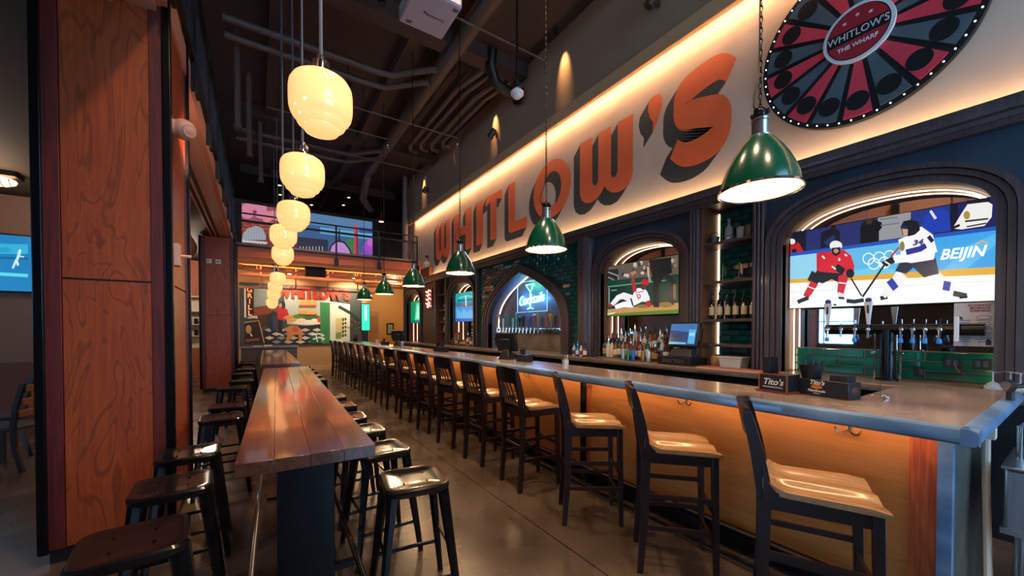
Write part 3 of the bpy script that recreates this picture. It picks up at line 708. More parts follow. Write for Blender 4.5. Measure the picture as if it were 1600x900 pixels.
for i, g_ in enumerate(GL): globe(g_[:3], 'lit stepped opal glass pendant, %s of the row from the camera' % ORD[i], g_[3])

for i, y in enumerate((1.15, -.1, -1.4)): globe((.30, y, 2.72), 'unseen stepped opal glass pendant added above the photographer, %s towards the street windows' % ORD[i], ZC)   # row extended out of frame, added for warm light on the near column

# ------------------------------------------------------------------ green enamel pendants
M_green = mat('green enamel', '#01462f', .22, coat=.3); M_inner = mat('cream enamel inside', '#c8ae80', .6)
def green_pendant():
    t = empty('green_pendant', (0, 0, 0))
    out = [(.200, 0), (.197, .02), (.186, .065), (.167, .12), (.141, .175), (.109, .228), (.076, .270), (.052, .295)]
    G().shell(out, 40).obj('shade', M_green, t)
    sh = G().shell([(a - .003, b - .002 if b else 0) for a, b in out], 40).obj('shade_lining', M_inner, t)
    G().shell([(.200, -.008), (.208, -.008), (.208, .004), (.200, .006), (.197, -.002), (.200, -.008)], 40).obj('rim', M_chrome, t)
    G().tube([(.206 * math.cos(R(-20)), .206 * math.sin(R(-20)), 0), (.192 * math.cos(R(-20)), .192 * math.sin(R(-20)), .07), (.152 * math.cos(R(-20)), .152 * math.sin(R(-20)), .165), (.118 * math.cos(R(-20)), .118 * math.sin(R(-20)), .225), (.06, -.025, .298)], .004, 6).obj('clip', M_chrome, t)
    c_ = G().lathe([(.054, .288), (.056, .297), (.044, .302), (.042, .375), (.046, .38), (.046, .392), (.03, .40)], 24).obj('cap', M_steel, t)
    k = G().ball((0, 0, .425), .035, 14, 8).cyl((-.05, 0, .43), (.05, 0, .43), .012).cyl((0, -.045, .425), (0, .045, .425), .014).obj('swivel', M_gun, t)
    G().tube([(-.055, 0, .43), (-.075, 0, .44), (-.07, 0, .50), (-.02, 0, .62), (.0, .006, .75), (0, .007, 4.35)], .004, 6).obj('cord', M_black, t)
    # one link mesh, every fourth of the drop a real chain, the rest reads as line
    g = G(); z = .46; k = 0
    while z < 4.34:
        pts = []
        for a in range(0, 360, 60):
            u, w = .0085 * math.cos(R(a)), .019 * math.sin(R(a)); pts.append((u, 0, z + w) if k % 2 else (0, u, z + w))
        g.tube(pts, .0026, 4, True); z += .030; k += 1
    g.obj('chain', M_gun, t)
    G().ball((0, 0, .10), .035, 12, 8).obj('bulb', glow('warm bulb', (1, .72, .38), 6), t)
    return t
gp = green_pendant()
for i in range(6):
    o = gp if i == 0 else tree(gp)
    o.location = (2.34, 1.04 + 1.9 * i, 2.25)
    tag(o, 'green enamel dome pendant over the bar, %s from the prize wheel end' % ORD[i], 'pendant lamp', 'green dome lamps over the bar')
    lamp('bulb_light', 'POINT', (2.34, 1.04 + 1.9 * i, 2.27), 13, (1, .68, .38), size=.035)

# ------------------------------------------------------------------ flat prints shown on screens and walls (colour, outline in metres)
HOCKEY = [
('#1d2348', [(1.805,2.500),(.429,2.500),(.425,1.700),(1.805,1.700)]),
('#141627', [(1.805,2.500),(1.642,2.500),(1.640,2.270),(1.805,2.266)]),
('#232b63', [(1.665,2.495),(1.222,2.500),(1.220,2.284),(1.664,2.292)]),
('#8d9093', [(1.110,2.500),(.897,2.500),(.894,2.286),(1.107,2.288)]),
('#23327f', [(.891,2.500),(.665,2.500),(.662,2.283),(.889,2.292)]),
('#12142a', [(.669,2.500),(.626,2.500),(.624,2.289),(.667,2.284)]),
('#1a2257', [(.626,2.500),(.441,2.500),(.438,2.270),(.624,2.282)]),
('#b01c22', [(1.793,2.268),(1.786,2.325),(1.757,2.332),(1.737,2.270),(1.684,2.293),(1.730,2.391),(1.805,2.384),(1.805,2.295)]),
('#dcdcdc', [(1.760,2.406),(1.763,2.394),(1.772,2.385),(1.785,2.381),(1.799,2.384),(1.805,2.392),(1.805,2.405),(1.805,2.418),(1.805,2.431),(1.805,2.440),(1.800,2.443),(1.785,2.440),(1.772,2.432),(1.763,2.420)]),
('#11131f', [(1.542,2.299),(1.537,2.450),(1.493,2.467),(1.436,2.481),(1.387,2.436),(1.381,2.297)]),
('#22305f', [(1.514,2.356),(1.435,2.411),(1.414,2.346),(1.491,2.308)]),
('#1a1412', [(1.417,2.481),(1.418,2.469),(1.424,2.460),(1.432,2.457),(1.440,2.458),(1.448,2.466),(1.454,2.477),(1.456,2.489),(1.454,2.500),(1.449,2.500),(1.441,2.500),(1.432,2.500),(1.424,2.500),(1.419,2.493)]),
('#0b0b0d', [(1.232,2.286),(1.232,2.453),(1.196,2.495),(1.146,2.492),(1.083,2.452),(1.082,2.404),(1.102,2.376),(1.101,2.282)]),
('#3a2a22', [(1.146,2.475),(1.148,2.463),(1.155,2.454),(1.165,2.451),(1.176,2.453),(1.186,2.461),(1.194,2.473),(1.196,2.487),(1.194,2.499),(1.187,2.500),(1.177,2.500),(1.166,2.500),(1.156,2.500),(1.149,2.489)]),
('#1c3aa8', [(.830,2.288),(.821,2.438),(.779,2.480),(.714,2.485),(.674,2.446),(.662,2.290)]),
('#d9d6cf', [(.786,2.475),(.755,2.400),(.741,2.410),(.773,2.485)]),
('#e6e4e0', [(.606,2.414),(.570,2.490),(.479,2.480),(.449,2.444),(.452,2.348),(.486,2.288),(.605,2.285),(.653,2.303)]),
('#15151c', [(.578,2.480),(.461,2.469),(.463,2.494),(.580,2.500)]),
('#15151c', [(.655,2.294),(.612,2.313),(.617,2.333),(.660,2.314)]),
('#2b2a30', [(.586,2.338),(.468,2.332),(.470,2.346),(.587,2.353)]),
('#2b2a30', [(.576,2.295),(.477,2.301),(.478,2.312),(.578,2.306)]),
('#a88a3a', [(.561,2.389),(.563,2.375),(.567,2.364),(.574,2.359),(.581,2.361),(.588,2.369),(.593,2.382),(.595,2.397),(.593,2.412),(.589,2.422),(.582,2.427),(.575,2.425),(.568,2.417),(.563,2.404)]),
('#6c6f75', [(1.097,2.488),(.980,2.479),(.980,2.467),(1.097,2.475)]),
('#6c6f75', [(1.091,2.430),(.968,2.426),(.968,2.414),(1.091,2.419)]),
('#2350b0', [(1.805,2.291),(.425,2.271),(.425,2.230),(1.805,2.247)]),
('#8fcbe6', [(1.805,2.256),(1.572,2.251),(1.569,1.951),(1.805,1.983)]),
('#c81f2a', [(1.572,2.251),(1.448,2.252),(1.445,1.957),(1.569,1.951)]),
('#5cb3de', [(1.448,2.252),(.932,2.247),(.929,1.950),(1.445,1.971)]),
('#3a9fe0', [(.932,2.247),(.425,2.241),(.425,1.932),(.929,1.950)]),
('#6cc4ea', [(1.446,2.027),(1.093,2.050),(.863,1.958),(1.445,1.971)]),
('#55b4ec', [(.718,1.940),(.566,2.149),(.425,2.219),(.425,2.137),(.582,1.953)]),
('#f0a030', [(.532,2.139),(.498,2.167),(.468,2.141),(.466,2.150),(.499,2.177),(.535,2.148)]),
('#dba63a', [(1.805,2.010),(.425,1.960),(.425,1.894),(1.805,1.967)]),
('#f1f1f2', [(1.805,1.969),(.425,1.901),(.425,1.700),(1.805,1.700)]),
('#dfe3e8', [(1.805,1.867),(.446,1.849),(.446,1.857),(1.805,1.878)]),
('#e3e6ea', [(1.805,1.763),(1.090,1.761),(1.090,1.769),(1.805,1.772)]),
('#e8f1f6', [(1.129,2.128),(1.131,2.111),(1.138,2.116),(1.136,2.129)]),
('#e8f1f6', [(1.131,2.111),(1.137,2.097),(1.143,2.103),(1.138,2.116)]),
('#e8f1f6', [(1.137,2.097),(1.146,2.086),(1.150,2.094),(1.143,2.103)]),
('#e8f1f6', [(1.146,2.086),(1.157,2.079),(1.160,2.089),(1.150,2.094)]),
('#e8f1f6', [(1.157,2.079),(1.171,2.079),(1.171,2.088),(1.160,2.089)]),
('#e8f1f6', [(1.171,2.079),(1.184,2.083),(1.182,2.092),(1.171,2.088)]),
('#e8f1f6', [(1.184,2.083),(1.196,2.093),(1.192,2.100),(1.182,2.092)]),
('#e8f1f6', [(1.196,2.093),(1.206,2.107),(1.199,2.112),(1.192,2.100)]),
('#e8f1f6', [(1.206,2.107),(1.212,2.123),(1.205,2.125),(1.199,2.112)]),
('#e8f1f6', [(1.212,2.123),(1.214,2.141),(1.207,2.140),(1.205,2.125)]),
('#e8f1f6', [(1.214,2.141),(1.212,2.159),(1.205,2.154),(1.207,2.140)]),
('#e8f1f6', [(1.212,2.159),(1.206,2.173),(1.200,2.167),(1.205,2.154)]),
('#e8f1f6', [(1.206,2.173),(1.197,2.184),(1.192,2.176),(1.200,2.167)]),
('#e8f1f6', [(1.197,2.184),(1.185,2.190),(1.183,2.181),(1.192,2.176)]),
('#e8f1f6', [(1.185,2.190),(1.172,2.191),(1.172,2.181),(1.183,2.181)]),
('#e8f1f6', [(1.172,2.191),(1.159,2.186),(1.161,2.177),(1.172,2.181)]),
('#e8f1f6', [(1.159,2.186),(1.147,2.176),(1.151,2.169),(1.161,2.177)]),
('#e8f1f6', [(1.147,2.176),(1.137,2.162),(1.143,2.158),(1.151,2.169)]),
('#e8f1f6', [(1.137,2.162),(1.131,2.146),(1.138,2.144),(1.143,2.158)]),
('#e8f1f6', [(1.131,2.146),(1.129,2.128),(1.136,2.129),(1.138,2.144)]),
('#e8f1f6', [(1.055,2.127),(1.057,2.110),(1.064,2.114),(1.063,2.128)]),
('#e8f1f6', [(1.057,2.110),(1.063,2.096),(1.069,2.102),(1.064,2.114)]),
('#e8f1f6', [(1.063,2.096),(1.072,2.085),(1.076,2.093),(1.069,2.102)]),
('#e8f1f6', [(1.072,2.085),(1.083,2.079),(1.085,2.088),(1.076,2.093)]),
('#e8f1f6', [(1.083,2.079),(1.096,2.078),(1.096,2.088),(1.085,2.088)]),
('#e8f1f6', [(1.096,2.078),(1.108,2.082),(1.106,2.091),(1.096,2.088)]),
('#e8f1f6', [(1.108,2.082),(1.120,2.092),(1.116,2.099),(1.106,2.091)]),
('#e8f1f6', [(1.120,2.092),(1.129,2.106),(1.123,2.110),(1.116,2.099)]),
('#e8f1f6', [(1.129,2.106),(1.135,2.122),(1.128,2.124),(1.123,2.110)]),
('#e8f1f6', [(1.135,2.122),(1.138,2.140),(1.130,2.138),(1.128,2.124)]),
('#e8f1f6', [(1.138,2.140),(1.136,2.156),(1.129,2.152),(1.130,2.138)]),
('#e8f1f6', [(1.136,2.156),(1.130,2.171),(1.124,2.164),(1.129,2.152)]),
('#e8f1f6', [(1.130,2.171),(1.121,2.182),(1.117,2.173),(1.124,2.164)]),
('#e8f1f6', [(1.121,2.182),(1.109,2.188),(1.107,2.178),(1.117,2.173)]),
('#e8f1f6', [(1.109,2.188),(1.097,2.188),(1.097,2.179),(1.107,2.178)]),
('#e8f1f6', [(1.097,2.188),(1.084,2.184),(1.086,2.175),(1.097,2.179)]),
('#e8f1f6', [(1.084,2.184),(1.073,2.174),(1.077,2.167),(1.086,2.175)]),
('#e8f1f6', [(1.073,2.174),(1.063,2.160),(1.069,2.156),(1.077,2.167)]),
('#e8f1f6', [(1.063,2.160),(1.058,2.144),(1.064,2.142),(1.069,2.156)]),
('#e8f1f6', [(1.058,2.144),(1.055,2.127),(1.063,2.128),(1.064,2.142)]),
('#e8f1f6', [(.987,2.129),(.988,2.113),(.995,2.117),(.994,2.130)]),
('#e8f1f6', [(.988,2.113),(.994,2.098),(.999,2.105),(.995,2.117)]),
('#e8f1f6', [(.994,2.098),(1.002,2.088),(1.006,2.096),(.999,2.105)]),
('#e8f1f6', [(1.002,2.088),(1.013,2.082),(1.015,2.091),(1.006,2.096)]),
('#e8f1f6', [(1.013,2.082),(1.025,2.081),(1.026,2.090),(1.015,2.091)]),
('#e8f1f6', [(1.025,2.081),(1.038,2.085),(1.036,2.094),(1.026,2.090)]),
('#e8f1f6', [(1.038,2.085),(1.049,2.095),(1.045,2.102),(1.036,2.094)]),
('#e8f1f6', [(1.049,2.095),(1.058,2.108),(1.052,2.113),(1.045,2.102)]),
('#e8f1f6', [(1.058,2.108),(1.064,2.124),(1.057,2.126),(1.052,2.113)]),
('#e8f1f6', [(1.064,2.124),(1.066,2.141),(1.059,2.140),(1.057,2.126)]),
('#e8f1f6', [(1.066,2.141),(1.064,2.158),(1.058,2.154),(1.059,2.140)]),
('#e8f1f6', [(1.064,2.158),(1.059,2.172),(1.053,2.166),(1.058,2.154)]),
('#e8f1f6', [(1.059,2.172),(1.050,2.183),(1.046,2.175),(1.053,2.166)]),
('#e8f1f6', [(1.050,2.183),(1.039,2.189),(1.037,2.179),(1.046,2.175)]),
('#e8f1f6', [(1.039,2.189),(1.027,2.189),(1.027,2.180),(1.037,2.179)]),
('#e8f1f6', [(1.027,2.189),(1.014,2.185),(1.016,2.176),(1.027,2.180)]),
('#e8f1f6', [(1.014,2.185),(1.003,2.175),(1.007,2.168),(1.016,2.176)]),
('#e8f1f6', [(1.003,2.175),(.994,2.162),(1.000,2.157),(1.007,2.168)]),
('#e8f1f6', [(.994,2.162),(.989,2.146),(.995,2.144),(1.000,2.157)]),
('#e8f1f6', [(.989,2.146),(.987,2.129),(.994,2.130),(.995,2.144)]),
('#e8f1f6', [(1.092,2.077),(1.094,2.061),(1.101,2.065),(1.099,2.078)]),
('#e8f1f6', [(1.094,2.061),(1.099,2.046),(1.105,2.052),(1.101,2.065)]),
('#e8f1f6', [(1.099,2.046),(1.108,2.035),(1.113,2.043),(1.105,2.052)]),
('#e8f1f6', [(1.108,2.035),(1.120,2.028),(1.122,2.038),(1.113,2.043)]),
('#e8f1f6', [(1.120,2.028),(1.133,2.027),(1.133,2.037),(1.122,2.038)]),
('#e8f1f6', [(1.133,2.027),(1.146,2.032),(1.144,2.041),(1.133,2.037)]),
('#e8f1f6', [(1.146,2.032),(1.158,2.041),(1.153,2.049),(1.144,2.041)]),
('#e8f1f6', [(1.158,2.041),(1.167,2.055),(1.161,2.060),(1.153,2.049)]),
('#e8f1f6', [(1.167,2.055),(1.173,2.071),(1.166,2.074),(1.161,2.060)]),
('#e8f1f6', [(1.173,2.071),(1.176,2.089),(1.168,2.088),(1.166,2.074)]),
('#e8f1f6', [(1.176,2.089),(1.174,2.106),(1.167,2.102),(1.168,2.088)]),
('#e8f1f6', [(1.174,2.106),(1.168,2.121),(1.162,2.114),(1.167,2.102)]),
('#e8f1f6', [(1.168,2.121),(1.159,2.132),(1.154,2.123),(1.162,2.114)]),
('#e8f1f6', [(1.159,2.132),(1.147,2.138),(1.145,2.128),(1.154,2.123)]),
('#e8f1f6', [(1.147,2.138),(1.134,2.139),(1.134,2.129),(1.145,2.128)]),
('#e8f1f6', [(1.134,2.139),(1.121,2.134),(1.123,2.125),(1.134,2.129)]),
('#e8f1f6', [(1.121,2.134),(1.109,2.125),(1.114,2.117),(1.123,2.125)]),
('#e8f1f6', [(1.109,2.125),(1.100,2.111),(1.106,2.106),(1.114,2.117)]),
('#e8f1f6', [(1.100,2.111),(1.094,2.095),(1.101,2.093),(1.106,2.106)]),
('#e8f1f6', [(1.094,2.095),(1.092,2.077),(1.099,2.078),(1.101,2.093)]),
('#e8f1f6', [(1.021,2.077),(1.023,2.060),(1.029,2.064),(1.028,2.078)]),
('#e8f1f6', [(1.023,2.060),(1.028,2.046),(1.034,2.052),(1.029,2.064)]),
('#e8f1f6', [(1.028,2.046),(1.037,2.035),(1.041,2.043),(1.034,2.052)]),
('#e8f1f6', [(1.037,2.035),(1.048,2.029),(1.050,2.038),(1.041,2.043)]),
('#e8f1f6', [(1.048,2.029),(1.060,2.028),(1.060,2.037),(1.050,2.038)]),
('#e8f1f6', [(1.060,2.028),(1.073,2.032),(1.071,2.041),(1.060,2.037)]),
('#e8f1f6', [(1.073,2.032),(1.084,2.041),(1.080,2.049),(1.071,2.041)]),
('#e8f1f6', [(1.084,2.041),(1.094,2.055),(1.088,2.060),(1.080,2.049)]),
('#e8f1f6', [(1.094,2.055),(1.100,2.071),(1.093,2.073),(1.088,2.060)]),
('#e8f1f6', [(1.100,2.071),(1.102,2.088),(1.094,2.087),(1.093,2.073)]),
('#e8f1f6', [(1.102,2.088),(1.100,2.105),(1.093,2.101),(1.094,2.087)]),
('#e8f1f6', [(1.100,2.105),(1.094,2.120),(1.088,2.113),(1.093,2.101)]),
('#e8f1f6', [(1.094,2.120),(1.085,2.131),(1.081,2.122),(1.088,2.113)]),
('#e8f1f6', [(1.085,2.131),(1.074,2.137),(1.072,2.127),(1.081,2.122)]),
('#e8f1f6', [(1.074,2.137),(1.061,2.137),(1.061,2.128),(1.072,2.127)]),
('#e8f1f6', [(1.061,2.137),(1.049,2.133),(1.051,2.124),(1.061,2.128)]),
('#e8f1f6', [(1.049,2.133),(1.038,2.123),(1.042,2.116),(1.051,2.124)]),
('#e8f1f6', [(1.038,2.123),(1.029,2.110),(1.034,2.105),(1.042,2.116)]),
('#e8f1f6', [(1.029,2.110),(1.023,2.094),(1.030,2.092),(1.034,2.105)]),
('#e8f1f6', [(1.023,2.094),(1.021,2.077),(1.028,2.078),(1.030,2.092)]),
('#14161a', [(1.608,2.079),(1.646,1.987),(1.567,1.923),(1.518,2.003)]),
('#c5202c', [(1.614,1.978),(1.682,1.831),(1.636,1.795),(1.554,1.928)]),
('#f0f0f0', [(1.641,1.913),(1.570,1.874),(1.567,1.884),(1.638,1.923)]),
('#16181c', [(1.642,1.821),(1.702,1.798),(1.737,1.781),(1.722,1.743),(1.688,1.759),(1.629,1.783)]),
('#14161a', [(1.465,1.989),(1.394,1.938),(1.357,2.030),(1.427,2.082)]),
('#c5202c', [(1.388,2.029),(1.399,1.835),(1.350,1.820),(1.310,2.002)]),
('#f0f0f0', [(1.389,1.928),(1.328,1.914),(1.327,1.924),(1.388,1.939)]),
('#dcdcdc', [(1.402,1.799),(1.354,1.770),(1.339,1.813),(1.387,1.843)]),
('#16181c', [(1.388,1.775),(1.344,1.767),(1.343,1.788),(1.387,1.796)]),
('#14161a', [(1.570,2.069),(1.418,2.076),(1.349,2.015),(1.431,1.981),(1.517,1.937),(1.599,1.982)]),
('#cc2230', [(1.520,2.205),(1.462,2.249),(1.351,2.248),(1.303,2.189),(1.289,2.068),(1.335,2.014),(1.446,2.036),(1.548,2.061),(1.541,2.128)]),
('#e9e9e9', [(1.528,2.210),(1.507,2.180),(1.497,2.190),(1.517,2.220)]),
('#e9e9e9', [(1.348,2.199),(1.321,2.160),(1.312,2.171),(1.339,2.209)]),
('#f1e6e6', [(1.377,2.157),(1.378,2.151),(1.380,2.146),(1.384,2.143),(1.387,2.144),(1.391,2.147),(1.393,2.153),(1.394,2.160),(1.393,2.167),(1.391,2.172),(1.388,2.174),(1.384,2.174),(1.381,2.170),(1.378,2.164)]),
('#cc2230', [(1.553,2.180),(1.525,2.058),(1.402,2.052),(1.406,2.115),(1.497,2.118),(1.486,2.178)]),
('#cc2230', [(1.349,2.177),(1.322,2.075),(1.328,2.045),(1.276,2.026),(1.270,2.080),(1.298,2.190)]),
('#111317', [(1.426,2.067),(1.363,2.007),(1.335,2.058),(1.397,2.118)]),
('#111317', [(1.270,2.009),(1.273,1.991),(1.281,1.976),(1.294,1.969),(1.308,1.971),(1.321,1.981),(1.330,1.997),(1.334,2.017),(1.331,2.036),(1.322,2.050),(1.309,2.057),(1.295,2.056),(1.282,2.045),(1.273,2.029)]),
('#e8e8e8', [(1.447,2.095),(1.414,2.061),(1.408,2.072),(1.440,2.106)]),
('#e3e3e6', [(1.364,2.290),(1.368,2.270),(1.382,2.255),(1.402,2.249),(1.424,2.253),(1.445,2.266),(1.459,2.286),(1.464,2.308),(1.459,2.328),(1.445,2.343),(1.425,2.349),(1.403,2.344),(1.383,2.331),(1.369,2.312)]),
('#241a18', [(1.448,2.282),(1.376,2.278),(1.378,2.218),(1.412,2.194),(1.441,2.220)]),
('#b98a72', [(1.392,2.243),(1.394,2.234),(1.399,2.228),(1.407,2.225),(1.416,2.226),(1.423,2.232),(1.429,2.240),(1.431,2.249),(1.429,2.258),(1.424,2.265),(1.416,2.267),(1.407,2.266),(1.399,2.260),(1.394,2.252)]),
('#1b1d20', [(1.299,1.963),(1.219,1.787),(1.210,1.794),(1.289,1.970)]),
('#eceaea', [(.972,2.005),(1.039,1.878),(1.079,1.793),(1.041,1.750),(.989,1.818),(.910,1.929)]),
('#2b3aa4', [(1.007,1.938),(1.044,1.903),(1.000,1.820),(.964,1.855)]),
('#17181b', [(1.081,1.742),(1.034,1.752),(1.039,1.787),(1.087,1.778)]),
('#e6e6e6', [(1.078,1.800),(1.054,1.758),(1.030,1.782),(1.054,1.824)]),
('#eceaea', [(.801,1.900),(.705,1.811),(.642,1.750),(.613,1.805),(.669,1.886),(.756,1.995)]),
('#2b3aa4', [(.702,1.805),(.663,1.791),(.655,1.865),(.694,1.880)]),
('#3b3c3e', [(.644,1.750),(.573,1.724),(.568,1.765),(.639,1.793)]),
('#17181b', [(.607,1.723),(.565,1.730),(.567,1.750),(.609,1.743)]),
('#232840', [(.953,2.086),(.744,2.077),(.723,1.941),(.810,1.921),(.875,2.013),(.918,1.964),(.989,1.996)]),
('#efeef0', [(.972,2.270),(.922,2.291),(.830,2.357),(.762,2.274),(.742,2.166),(.754,2.064),(.886,2.053),(.959,2.079),(.954,2.188)]),
('#2b2f8a', [(.920,2.159),(.802,2.207),(.797,2.161),(.865,2.127),(.909,2.118)]),
('#efeef0', [(.833,2.229),(.788,2.182),(.873,2.144),(1.002,2.136),(.995,2.066),(.857,2.064),(.733,2.127),(.773,2.276)]),
('#2b2f8a', [(.916,2.126),(.828,2.143),(.793,2.170),(.812,2.214),(.840,2.191),(.925,2.176)]),
('#20224a', [(.797,2.255),(.770,2.205),(.752,2.224),(.778,2.274)]),
('#1a1b20', [(1.059,2.036),(.989,2.074),(1.009,2.128),(1.079,2.090)]),
('#efefef', [(1.091,2.066),(1.055,2.029),(1.047,2.044),(1.083,2.081)]),
('#efefef', [(1.060,2.088),(1.024,2.051),(1.019,2.061),(1.055,2.098)]),
('#8a7a3a', [(.930,2.207),(.931,2.189),(.935,2.174),(.942,2.167),(.949,2.168),(.955,2.177),(.960,2.193),(.961,2.213),(.960,2.232),(.956,2.246),(.949,2.253),(.942,2.252),(.936,2.242),(.932,2.226)]),
('#14171c', [(.956,2.384),(.940,2.427),(.890,2.431),(.847,2.398),(.837,2.328),(.867,2.296),(.905,2.288),(.944,2.304),(.950,2.352)]),
('#c79a80', [(.947,2.362),(.911,2.351),(.913,2.297),(.939,2.302)]),
('#1d2a4a', [(.959,2.390),(.914,2.380),(.916,2.355),(.956,2.364)]),
('#c5202c', [(.970,2.208),(1.026,2.129),(1.018,2.118),(.962,2.197)]),
('#1b1d20', [(1.057,2.082),(1.214,1.787),(1.202,1.776),(1.046,2.071)]),
('#17191c', [(1.327,1.733),(1.265,1.721),(1.196,1.733),(1.201,1.769),(1.267,1.759),(1.324,1.771)]),
('#202226', [(1.401,1.717),(1.402,1.713),(1.406,1.710),(1.411,1.709),(1.418,1.709),(1.423,1.711),(1.427,1.714),(1.429,1.718),(1.427,1.722),(1.423,1.725),(1.418,1.726),(1.412,1.726),(1.406,1.724),(1.402,1.720)]),]
